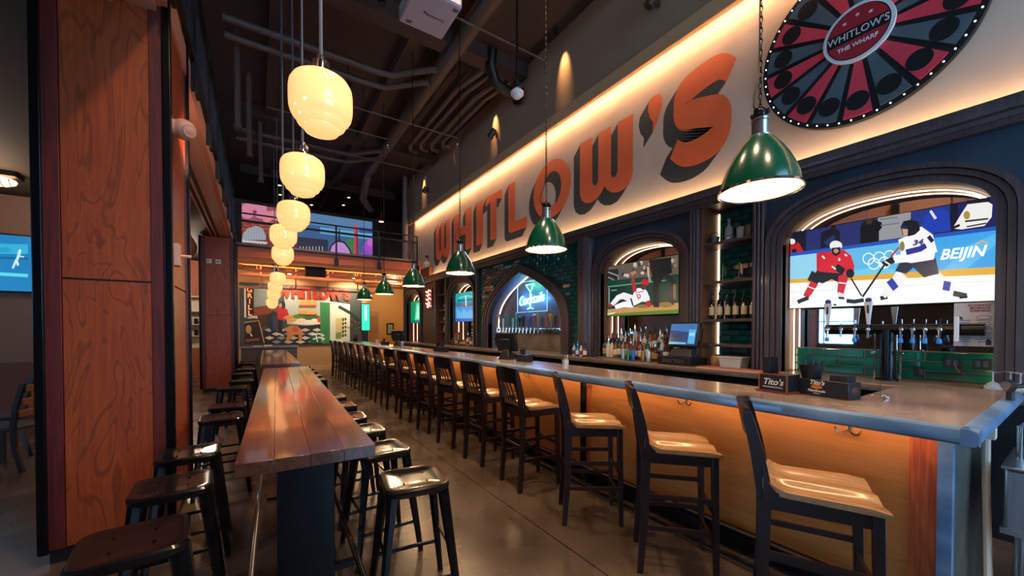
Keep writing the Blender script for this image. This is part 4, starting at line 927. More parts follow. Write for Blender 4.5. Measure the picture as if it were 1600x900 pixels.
BASEBALL = [
('#10332a', [(4.375,2.490),(3.116,2.490),(3.109,1.690),(4.375,1.690)]),
('#5d5346', [(4.375,2.490),(3.115,2.483),(3.113,2.189),(4.375,2.263)]),
('#3c3a40', [(3.828,2.358),(3.842,2.336),(3.873,2.334),(3.898,2.354),(3.898,2.380),(3.873,2.394),(3.842,2.384)]),
('#a07c66', [(3.489,2.338),(3.499,2.315),(3.521,2.312),(3.539,2.331),(3.539,2.357),(3.522,2.371),(3.499,2.363)]),
('#8a4a40', [(3.879,2.325),(3.892,2.302),(3.922,2.300),(3.947,2.319),(3.947,2.346),(3.923,2.360),(3.892,2.350)]),
('#48525c', [(3.439,2.424),(3.447,2.397),(3.465,2.393),(3.479,2.414),(3.480,2.445),(3.465,2.462),(3.447,2.452)]),
('#a07c66', [(3.685,2.460),(3.693,2.435),(3.711,2.431),(3.725,2.451),(3.726,2.481),(3.711,2.490),(3.693,2.488)]),
('#b09a86', [(3.474,2.395),(3.486,2.377),(3.513,2.375),(3.535,2.392),(3.535,2.415),(3.513,2.426),(3.486,2.417)]),
('#c2b8b0', [(3.472,2.277),(3.483,2.250),(3.508,2.246),(3.529,2.268),(3.529,2.299),(3.509,2.316),(3.483,2.306)]),
('#c2b8b0', [(3.664,2.303),(3.678,2.285),(3.708,2.284),(3.732,2.300),(3.733,2.322),(3.708,2.332),(3.678,2.324)]),
('#c2b8b0', [(3.707,2.457),(3.716,2.429),(3.736,2.425),(3.753,2.447),(3.753,2.480),(3.737,2.490),(3.716,2.487)]),
('#3c3a40', [(3.632,2.337),(3.642,2.311),(3.664,2.307),(3.683,2.329),(3.683,2.359),(3.665,2.376),(3.642,2.366)]),
('#c2b8b0', [(3.494,2.351),(3.505,2.325),(3.528,2.321),(3.548,2.343),(3.548,2.374),(3.529,2.390),(3.505,2.380)]),
('#a07c66', [(3.396,2.274),(3.404,2.251),(3.424,2.248),(3.439,2.266),(3.440,2.293),(3.424,2.307),(3.405,2.299)]),
('#3c3a40', [(3.374,2.316),(3.386,2.291),(3.413,2.288),(3.436,2.309),(3.436,2.339),(3.414,2.355),(3.386,2.345)]),
('#7b6a5c', [(3.498,2.317),(3.509,2.290),(3.533,2.286),(3.553,2.308),(3.553,2.340),(3.533,2.357),(3.509,2.347)]),
('#c2b8b0', [(3.799,2.442),(3.812,2.414),(3.842,2.411),(3.866,2.435),(3.866,2.468),(3.842,2.485),(3.812,2.474)]),
('#c2b8b0', [(3.990,2.310),(4.004,2.293),(4.037,2.292),(4.063,2.308),(4.063,2.329),(4.037,2.339),(4.005,2.330)]),
('#b09a86', [(3.647,2.380),(3.655,2.356),(3.672,2.352),(3.687,2.371),(3.687,2.399),(3.673,2.414),(3.655,2.406)]),
('#3c3a40', [(4.045,2.329),(4.057,2.300),(4.085,2.296),(4.107,2.319),(4.107,2.353),(4.085,2.371),(4.058,2.360)]),
('#b09a86', [(3.795,2.420),(3.805,2.403),(3.827,2.401),(3.845,2.417),(3.845,2.438),(3.827,2.448),(3.805,2.441)]),
('#7b6a5c', [(3.464,2.446),(3.477,2.428),(3.505,2.427),(3.529,2.444),(3.529,2.467),(3.506,2.478),(3.477,2.469)]),
('#a07c66', [(3.811,2.329),(3.821,2.308),(3.843,2.305),(3.862,2.323),(3.862,2.348),(3.844,2.361),(3.821,2.353)]),
('#c2b8b0', [(3.943,2.297),(3.954,2.274),(3.979,2.270),(4.000,2.290),(4.000,2.317),(3.980,2.332),(3.954,2.323)]),
('#8a4a40', [(3.435,2.339),(3.442,2.312),(3.459,2.307),(3.474,2.328),(3.474,2.359),(3.460,2.377),(3.443,2.368)]),
('#48525c', [(3.272,2.394),(3.282,2.376),(3.306,2.375),(3.326,2.391),(3.326,2.412),(3.307,2.423),(3.283,2.415)]),
('#8a4a40', [(3.771,2.271),(3.781,2.250),(3.803,2.247),(3.821,2.264),(3.821,2.289),(3.803,2.302),(3.781,2.294)]),
('#3c3a40', [(3.302,2.262),(3.309,2.239),(3.324,2.235),(3.337,2.253),(3.337,2.280),(3.325,2.294),(3.309,2.287)]),
('#48525c', [(3.443,2.441),(3.452,2.421),(3.472,2.419),(3.489,2.436),(3.489,2.459),(3.472,2.471),(3.452,2.463)]),
('#3c3a40', [(3.178,2.328),(3.188,2.313),(3.211,2.312),(3.230,2.326),(3.230,2.345),(3.212,2.354),(3.188,2.347)]),
('#3c3a40', [(4.033,2.338),(4.043,2.315),(4.066,2.311),(4.084,2.330),(4.084,2.357),(4.066,2.372),(4.043,2.363)]),
('#3c3a40', [(3.482,2.393),(3.491,2.368),(3.509,2.364),(3.524,2.384),(3.524,2.413),(3.510,2.429),(3.491,2.420)]),
('#a07c66', [(3.248,2.395),(3.256,2.371),(3.276,2.367),(3.292,2.387),(3.292,2.415),(3.276,2.430),(3.257,2.421)]),
('#48525c', [(4.073,2.361),(4.082,2.337),(4.104,2.334),(4.121,2.353),(4.121,2.381),(4.104,2.396),(4.083,2.387)]),
('#3c3a40', [(3.425,2.400),(3.433,2.380),(3.451,2.377),(3.466,2.394),(3.466,2.418),(3.451,2.432),(3.433,2.424)]),
('#3c3a40', [(3.372,2.429),(3.384,2.406),(3.412,2.404),(3.434,2.424),(3.434,2.452),(3.412,2.465),(3.385,2.455)]),
('#7b6a5c', [(3.856,2.307),(3.864,2.280),(3.884,2.276),(3.899,2.297),(3.900,2.327),(3.884,2.344),(3.865,2.335)]),
('#3c3a40', [(3.861,2.355),(3.870,2.337),(3.892,2.335),(3.909,2.351),(3.909,2.372),(3.892,2.384),(3.870,2.376)]),
('#a07c66', [(3.534,2.419),(3.546,2.396),(3.573,2.394),(3.595,2.414),(3.595,2.441),(3.573,2.454),(3.546,2.444)]),
('#a07c66', [(3.226,2.380),(3.236,2.356),(3.259,2.352),(3.277,2.373),(3.277,2.401),(3.259,2.416),(3.237,2.406)]),
('#3c3a40', [(3.723,2.438),(3.734,2.412),(3.758,2.409),(3.778,2.431),(3.778,2.462),(3.759,2.478),(3.734,2.468)]),
('#3c3a40', [(3.603,2.335),(3.613,2.314),(3.635,2.311),(3.654,2.329),(3.654,2.354),(3.636,2.367),(3.613,2.359)]),
('#b09a86', [(3.179,2.412),(3.188,2.388),(3.208,2.384),(3.225,2.404),(3.225,2.433),(3.209,2.448),(3.188,2.439)]),
('#8a4a40', [(3.442,2.354),(3.455,2.328),(3.483,2.325),(3.505,2.347),(3.506,2.378),(3.483,2.394),(3.455,2.383)]),
('#a07c66', [(3.847,2.318),(3.860,2.293),(3.889,2.289),(3.912,2.311),(3.912,2.341),(3.889,2.357),(3.860,2.347)]),
('#7b6a5c', [(3.136,2.339),(3.147,2.315),(3.171,2.312),(3.191,2.332),(3.191,2.361),(3.172,2.376),(3.147,2.366)]),
('#7b6a5c', [(3.141,2.418),(3.148,2.392),(3.163,2.388),(3.175,2.408),(3.175,2.437),(3.163,2.453),(3.148,2.445)]),
('#c2b8b0', [(3.381,2.275),(3.391,2.259),(3.414,2.257),(3.432,2.271),(3.432,2.290),(3.414,2.300),(3.391,2.293)]),
('#2a2622', [(4.375,2.439),(4.155,2.428),(4.154,2.247),(4.375,2.260)]),
('#8b8f90', [(4.373,2.395),(4.163,2.311),(4.167,2.248),(4.141,2.246),(4.147,2.324),(4.363,2.413)]),
('#8b8f90', [(4.372,2.314),(4.237,2.248),(4.228,2.262),(4.363,2.328)]),
('#0d3a2e', [(4.375,2.263),(3.114,2.224),(3.110,1.774),(4.375,1.776)]),
('#5d8a7c', [(4.375,2.155),(3.308,2.149),(3.310,2.167),(4.375,2.176)]),
('#0a2a22', [(4.367,2.145),(4.002,2.142),(4.000,1.856),(4.365,1.833)]),
('#6c8f84', [(4.297,2.088),(4.178,2.089),(4.181,2.107),(4.300,2.107)]),
('#6d7f7a', [(4.361,2.144),(4.360,1.833),(4.327,1.832),(4.328,2.141)]),
('#b98d56', [(4.375,1.798),(3.111,1.835),(3.110,1.740),(4.375,1.724)]),
('#5c7a2a', [(4.375,1.724),(3.110,1.748),(3.109,1.690),(4.375,1.690)]),
('#ddd9cf', [(4.375,1.711),(4.215,1.726),(4.219,1.744),(4.375,1.730)]),
('#8f6a3a', [(3.188,1.813),(3.199,1.797),(3.232,1.785),(3.280,1.780),(3.333,1.782),(3.383,1.792),(3.418,1.808),(3.430,1.826),(3.418,1.842),(3.383,1.854),(3.334,1.859),(3.280,1.856),(3.232,1.846),(3.199,1.830)]),
('#8f6a3a', [(3.580,1.811),(3.591,1.801),(3.622,1.793),(3.667,1.790),(3.717,1.792),(3.763,1.799),(3.796,1.810),(3.807,1.823),(3.796,1.834),(3.764,1.841),(3.717,1.844),(3.667,1.841),(3.622,1.834),(3.591,1.823)]),
('#17181b', [(3.585,2.484),(3.231,2.466),(3.210,2.253),(3.330,2.214),(3.422,2.097),(3.409,1.788),(3.504,1.793),(3.518,2.217),(3.562,2.351)]),
('#1e1f23', [(3.392,2.293),(3.210,2.200),(3.132,2.122),(3.150,1.898),(3.207,1.814),(3.267,1.924),(3.229,2.115)]),
('#c9a182', [(3.619,2.386),(3.612,2.282),(3.600,2.224),(3.566,2.225),(3.577,2.280),(3.584,2.383)]),
('#8e8e92', [(3.602,2.242),(3.584,2.165),(3.546,2.168),(3.564,2.244)]),
('#2a2c30', [(3.309,2.105),(3.189,2.076),(3.208,1.902),(3.168,1.795),(3.267,1.870)]),
('#6a5a3a', [(3.192,2.093),(3.190,1.883),(3.148,1.880),(3.149,2.089)]),
('#1a1b1f', [(3.503,1.793),(3.408,1.792),(3.410,1.828),(3.505,1.830)]),
('#eceaec', [(3.856,2.022),(3.786,2.093),(3.648,2.072),(3.570,1.944),(3.581,1.852),(3.692,1.887),(3.855,1.829),(3.891,1.928)]),
('#e6e4e8', [(3.839,1.982),(4.043,2.049),(4.186,2.010),(4.314,1.893),(4.254,1.848),(4.120,1.940),(4.059,1.946),(3.895,1.870)]),
('#efedf0', [(3.871,1.913),(4.060,1.901),(4.229,1.856),(4.206,1.797),(4.041,1.816),(3.862,1.804)]),
('#1d2024', [(3.922,1.946),(3.880,1.831),(3.853,1.836),(3.894,1.951)]),
('#b81f2c', [(3.800,2.042),(3.824,2.159),(3.836,2.218),(3.902,2.216),(3.890,2.156),(3.865,2.038)]),
('#7a4a34', [(3.841,2.218),(3.855,2.274),(3.907,2.271),(3.892,2.215)]),
('#b81f2c', [(3.648,1.879),(3.596,1.792),(3.530,1.818),(3.581,1.904)]),
('#9c2530', [(4.367,1.834),(4.286,1.826),(4.282,1.875),(4.363,1.883)]),
('#e8e8ea', [(3.685,2.018),(3.634,1.883),(3.563,1.898),(3.612,2.032)]),
('#5a3626', [(3.626,2.094),(3.631,2.075),(3.645,2.061),(3.664,2.054),(3.686,2.056),(3.706,2.066),(3.721,2.083),(3.726,2.103),(3.721,2.123),(3.707,2.137),(3.687,2.144),(3.665,2.142),(3.645,2.131),(3.631,2.114)]),
('#c01c2a', [(3.721,2.145),(3.712,2.201),(3.649,2.216),(3.587,2.178),(3.593,2.114),(3.671,2.136)]),
('#b5202e', [(3.805,1.981),(3.783,1.993),(3.800,1.958),(3.767,1.946),(3.785,1.925),(3.766,1.916),(3.747,1.950),(3.779,1.961),(3.764,2.000),(3.812,1.998)]),
('#b5202e', [(3.764,1.994),(3.738,1.974),(3.752,1.936),(3.734,1.931),(3.720,1.975),(3.751,2.004)]),
('#8a2a38', [(3.819,2.018),(3.669,2.031),(3.672,2.042),(3.822,2.029)]),]
BLUE = [
('#1c7fa8', [(10.145,2.490),(8.792,2.482),(8.794,1.690),(10.145,1.690)]),
('#1ea0a0', [(10.145,2.490),(8.792,2.482),(8.793,2.190),(10.145,2.240)]),
('#46c8d0', [(9.919,2.325),(9.436,2.354),(8.988,2.294),(8.971,2.346),(9.444,2.410),(9.955,2.383)]),
('#0f5f70', [(10.007,2.255),(8.913,2.235),(8.921,2.277),(10.016,2.301)]),
('#8a4a6a', [(10.139,2.182),(9.579,2.089),(8.847,2.114),(8.862,2.155),(9.579,2.133),(10.111,2.225)]),
('#3c94d8', [(10.145,2.109),(8.793,2.072),(8.794,1.690),(10.145,1.690)]),
('#8fd0ea', [(10.039,2.036),(10.010,1.777),(9.958,1.776),(9.987,2.035)]),
('#8fd0ea', [(9.906,1.999),(9.877,1.773),(9.826,1.774),(9.854,1.998)]),
('#8fd0ea', [(9.775,1.962),(9.747,1.770),(9.697,1.771),(9.725,1.961)]),
('#8fd0ea', [(9.646,2.020),(9.619,1.768),(9.570,1.768),(9.597,2.019)]),
('#8fd0ea', [(9.521,1.983),(9.494,1.765),(9.446,1.765),(9.472,1.983)]),
('#8fd0ea', [(9.397,1.947),(9.371,1.762),(9.324,1.762),(9.350,1.947)]),
('#8fd0ea', [(9.276,2.004),(9.250,1.759),(9.204,1.759),(9.230,2.003)]),
('#8fd0ea', [(9.158,1.969),(9.132,1.757),(9.087,1.757),(9.112,1.968)]),
('#8fd0ea', [(9.041,1.934),(9.016,1.754),(8.972,1.754),(8.997,1.934)]),
('#2a64c0', [(10.145,1.781),(8.794,1.755),(8.794,1.690),(10.145,1.690)]),
('#d8f4f8', [(9.522,2.388),(9.496,2.107),(9.441,2.105),(9.467,2.385)]),]
BATTER = [
('#1478b4', [(-3.449,2.863),(-3.041,2.881),(-3.049,2.236),(-3.457,2.241)]),
('#2fa8d0', [(-3.450,2.797),(-3.042,2.830),(-3.044,2.677),(-3.452,2.634)]),
('#0c5c94', [(-3.453,2.568),(-3.045,2.586),(-3.044,2.620),(-3.452,2.601)]),
('#58d0e0', [(-3.457,2.313),(-3.049,2.304),(-3.046,2.358),(-3.454,2.365)]),
('#1a9ab8', [(-3.218,2.725),(-3.225,2.707),(-3.243,2.691),(-3.269,2.681),(-3.298,2.678),(-3.323,2.683),(-3.340,2.694),(-3.346,2.711),(-3.340,2.729),(-3.322,2.745),(-3.297,2.755),(-3.268,2.759),(-3.242,2.754),(-3.225,2.742)]),
('#bcdfee', [(-3.149,2.706),(-3.160,2.623),(-3.189,2.537),(-3.215,2.438),(-3.195,2.427),(-3.166,2.521),(-3.132,2.609),(-3.115,2.697)]),
('#bcdfee', [(-3.151,2.622),(-3.085,2.616),(-3.083,2.636),(-3.149,2.643)]),
('#cfe6f0', [(-3.112,2.717),(-3.113,2.705),(-3.118,2.696),(-3.124,2.690),(-3.131,2.689),(-3.137,2.693),(-3.141,2.702),(-3.142,2.714),(-3.141,2.726),(-3.136,2.736),(-3.130,2.742),(-3.123,2.742),(-3.117,2.738),(-3.113,2.729)]),
('#d8eef4', [(-3.170,2.542),(-3.158,2.476),(-3.137,2.487),(-3.149,2.553)]),]
LEDWALL = [
('#3c5c8c', [(-.370,5.339),(3.500,5.350),(3.500,3.930),(-.370,3.930)]),
('#54789f', [(-.370,5.339),(3.500,5.350),(3.500,4.938),(-.370,4.974)]),
('#8a4a58', [(-.370,5.322),(.596,5.349),(.590,4.532),(-.370,4.590)]),
('#7a2f2a', [(-.370,4.834),(.592,4.838),(.585,3.930),(-.370,3.930)]),
('#a04a38', [(-.370,4.798),(-.239,4.802),(-.240,4.734),(-.370,4.730)]),
('#a04a38', [(-.321,4.702),(-.167,4.705),(-.167,4.636),(-.322,4.633)]),
('#a04a38', [(-.370,4.584),(-.241,4.586),(-.242,4.517),(-.370,4.515)]),
('#a04a38', [(-.323,4.486),(-.169,4.488),(-.169,4.419),(-.324,4.418)]),
('#a04a38', [(-.207,4.827),(-.051,4.831),(-.051,4.762),(-.207,4.758)]),
('#a04a38', [(-.134,4.730),(.023,4.733),(.023,4.664),(-.134,4.661)]),
('#a04a38', [(-.208,4.610),(-.052,4.613),(-.053,4.544),(-.209,4.542)]),
('#a04a38', [(-.136,4.512),(.021,4.514),(.021,4.445),(-.136,4.443)]),
('#a04a38', [(-.017,4.856),(.141,4.861),(.141,4.791),(-.018,4.787)]),
('#a04a38', [(.057,4.758),(.217,4.762),(.216,4.692),(.056,4.689)]),
('#a04a38', [(-.019,4.638),(.140,4.641),(.139,4.571),(-.020,4.568)]),
('#a04a38', [(.055,4.539),(.215,4.541),(.214,4.471),(.054,4.469)]),
('#a04a38', [(.175,4.886),(.337,4.891),(.336,4.820),(.175,4.816)]),
('#a04a38', [(.251,4.787),(.413,4.791),(.413,4.721),(.250,4.717)]),
('#a04a38', [(.174,4.666),(.335,4.669),(.335,4.598),(.173,4.596)]),
('#a04a38', [(.249,4.566),(.412,4.569),(.411,4.498),(.248,4.496)]),
('#a04a38', [(.371,4.916),(.536,4.922),(.535,4.850),(.371,4.846)]),
('#a04a38', [(.448,4.817),(.614,4.821),(.613,4.750),(.448,4.746)]),
('#a04a38', [(.370,4.694),(.534,4.697),(.534,4.626),(.369,4.623)]),
('#a04a38', [(.446,4.594),(.612,4.596),(.612,4.525),(.446,4.523)]),
('#c87a98', [(-.046,5.075),(-.064,4.999),(-.112,4.933),(-.181,4.889),(-.258,4.877),(-.325,4.899),(-.370,4.949),(-.370,5.018),(-.370,5.093),(-.323,5.159),(-.255,5.203),(-.179,5.216),(-.110,5.195),(-.062,5.145)]),
('#c87a98', [(-.022,5.251),(-.040,5.175),(-.088,5.108),(-.158,5.064),(-.234,5.052),(-.302,5.073),(-.349,5.123),(-.365,5.192),(-.347,5.267),(-.300,5.333),(-.231,5.350),(-.155,5.350),(-.086,5.350),(-.038,5.321)]),
('#c87a98', [(.133,5.350),(.115,5.282),(.065,5.215),(-.005,5.170),(-.082,5.157),(-.151,5.178),(-.199,5.228),(-.215,5.297),(-.197,5.350),(-.149,5.350),(-.080,5.350),(-.002,5.350),(.068,5.350),(.116,5.350)]),
('#c87a98', [(.288,5.305),(.270,5.227),(.220,5.160),(.149,5.115),(.070,5.102),(.000,5.123),(-.048,5.174),(-.064,5.244),(-.047,5.320),(.002,5.350),(.073,5.350),(.151,5.350),(.222,5.350),(.271,5.350)]),
('#c87a98', [(.310,5.133),(.292,5.056),(.242,4.989),(.170,4.945),(.091,4.932),(.021,4.954),(-.027,5.005),(-.043,5.075),(-.026,5.151),(.023,5.218),(.094,5.263),(.173,5.276),(.244,5.256),(.293,5.205)]),
('#8a2f50', [(.022,5.126),(.016,5.099),(-0.000,5.075),(-.023,5.060),(-.049,5.056),(-.072,5.064),(-.088,5.082),(-.094,5.106),(-.088,5.133),(-.072,5.156),(-.048,5.172),(-.023,5.176),(.001,5.169),(.017,5.151)]),
('#d07a86', [(.421,4.984),(.408,4.929),(.372,4.882),(.320,4.850),(.263,4.842),(.212,4.857),(.177,4.894),(.165,4.944),(.178,4.998),(.214,5.045),(.265,5.077),(.322,5.086),(.373,5.071),(.409,5.035)]),
('#d07a86', [(.467,5.105),(.453,5.051),(.417,5.002),(.365,4.971),(.308,4.962),(.257,4.977),(.222,5.013),(.209,5.064),(.222,5.118),(.258,5.166),(.310,5.198),(.367,5.207),(.418,5.192),(.454,5.156)]),
('#d07a86', [(.596,5.148),(.582,5.092),(.545,5.044),(.493,5.012),(.435,5.003),(.383,5.018),(.348,5.055),(.335,5.105),(.349,5.160),(.385,5.208),(.437,5.240),(.495,5.250),(.547,5.235),(.583,5.199)]),
('#d07a86', [(.680,5.067),(.666,5.012),(.629,4.963),(.576,4.932),(.518,4.923),(.466,4.938),(.430,4.975),(.418,5.026),(.431,5.080),(.467,5.129),(.520,5.161),(.578,5.170),(.631,5.155),(.667,5.119)]),
('#9aa0aa', [(-.370,4.205),(-.344,4.405),(-.213,4.595),(-.006,4.689),(.161,4.649),(.252,4.436),(.251,4.285)]),
('#c0c4c8', [(-.370,4.212),(.285,4.229),(.284,4.163),(-.370,4.144)]),
('#2c3038', [(-.370,4.083),(.262,4.095),(.261,3.934),(-.370,3.930)]),
('#b8bcc4', [(-.352,4.101),(-.354,3.930),(-.326,3.930),(-.324,4.104)]),
('#b8bcc4', [(-.263,4.112),(-.265,3.930),(-.237,3.930),(-.235,4.115)]),
('#b8bcc4', [(-.174,4.123),(-.176,3.930),(-.147,3.930),(-.145,4.126)]),
('#b8bcc4', [(-.083,4.134),(-.085,3.930),(-.056,3.930),(-.054,4.137)]),
('#b8bcc4', [(.008,4.145),(.006,3.930),(.035,3.930),(.037,4.148)]),
('#b8bcc4', [(.100,4.156),(.098,3.930),(.128,3.930),(.129,4.159)]),
('#b8bcc4', [(.193,4.167),(.191,3.936),(.221,3.940),(.222,4.171)]),
('#2a5a3a', [(-.370,3.956),(-.012,3.953),(-.013,3.930),(-.370,3.930)]),
('#5a2a34', [(.546,4.526),(1.128,4.501),(1.123,3.930),(.541,3.930)]),
('#2c2a38', [(1.128,4.501),(2.036,4.511),(2.032,3.930),(1.124,3.930)]),
('#a0a8c0', [(1.181,4.193),(1.179,3.930),(1.207,3.930),(1.209,4.197)]),
('#a0a8c0', [(1.274,4.204),(1.272,3.930),(1.300,3.930),(1.302,4.208)]),
('#a0a8c0', [(1.368,4.215),(1.365,3.930),(1.394,3.930),(1.396,4.219)]),
('#a0a8c0', [(1.462,4.226),(1.460,3.930),(1.488,3.930),(1.490,4.230)]),
('#a0a8c0', [(1.557,4.238),(1.555,3.930),(1.584,3.930),(1.586,4.241)]),
('#a0a8c0', [(1.653,4.249),(1.651,3.930),(1.680,3.931),(1.682,4.252)]),
('#a0a8c0', [(1.750,4.260),(1.748,3.938),(1.777,3.941),(1.779,4.264)]),
('#a0a8c0', [(1.847,4.272),(1.845,3.948),(1.874,3.951),(1.877,4.275)]),
('#5aa0c8', [(1.793,4.911),(3.500,4.930),(3.500,4.699),(1.791,4.695)]),
('#3a7a4a', [(2.596,4.638),(2.859,4.616),(2.909,4.059),(2.593,4.081)]),
('#c08ad0', [(2.058,4.024),(2.109,4.275),(2.236,4.427),(2.389,4.490),(2.543,4.454),(2.698,4.260),(2.802,3.963)]),
('#14141c', [(2.079,4.021),(2.145,4.296),(2.258,4.436),(2.398,4.499),(2.554,4.458),(2.704,4.249),(2.806,3.955),(2.851,3.977),(2.746,4.277),(2.585,4.500),(2.401,4.549),(2.234,4.475),(2.104,4.313),(2.036,4.028)]),
('#14141c', [(2.420,4.527),(2.412,4.779),(2.415,4.945),(2.389,4.943),(2.369,4.775),(2.358,4.519)]),
('#e0d8ea', [(2.008,4.019),(2.829,3.983),(2.828,3.930),(2.008,3.938)]),
('#c8404a', [(2.866,3.930),(2.872,5.067),(2.932,5.200),(2.990,5.073),(3.016,3.930)]),
('#8a1f38', [(2.940,3.930),(2.947,5.078),(2.990,5.073),(3.016,3.930)]),
('#a04ac0', [(3.500,4.417),(3.500,4.295),(3.498,4.192),(3.417,4.130),(3.328,4.121),(3.249,4.165),(3.194,4.255),(3.175,4.371),(3.196,4.492),(3.251,4.594),(3.331,4.657),(3.419,4.669),(3.500,4.625),(3.500,4.536)]),
('#7a4ab8', [(3.433,4.113),(3.413,4.036),(3.357,3.971),(3.277,3.930),(3.189,3.930),(3.111,3.946),(3.057,4.000),(3.038,4.072),(3.058,4.148),(3.112,4.213),(3.191,4.255),(3.279,4.265),(3.359,4.240),(3.414,4.186)]),
('#c06ad0', [(3.500,4.616),(3.500,4.549),(3.499,4.493),(3.454,4.459),(3.405,4.453),(3.360,4.477),(3.330,4.525),(3.319,4.588),(3.331,4.654),(3.362,4.710),(3.406,4.745),(3.456,4.751),(3.500,4.728),(3.500,4.680)]),
('#2c4a8a', [(3.049,5.093),(3.500,5.103),(3.500,4.930),(3.048,4.895)]),]
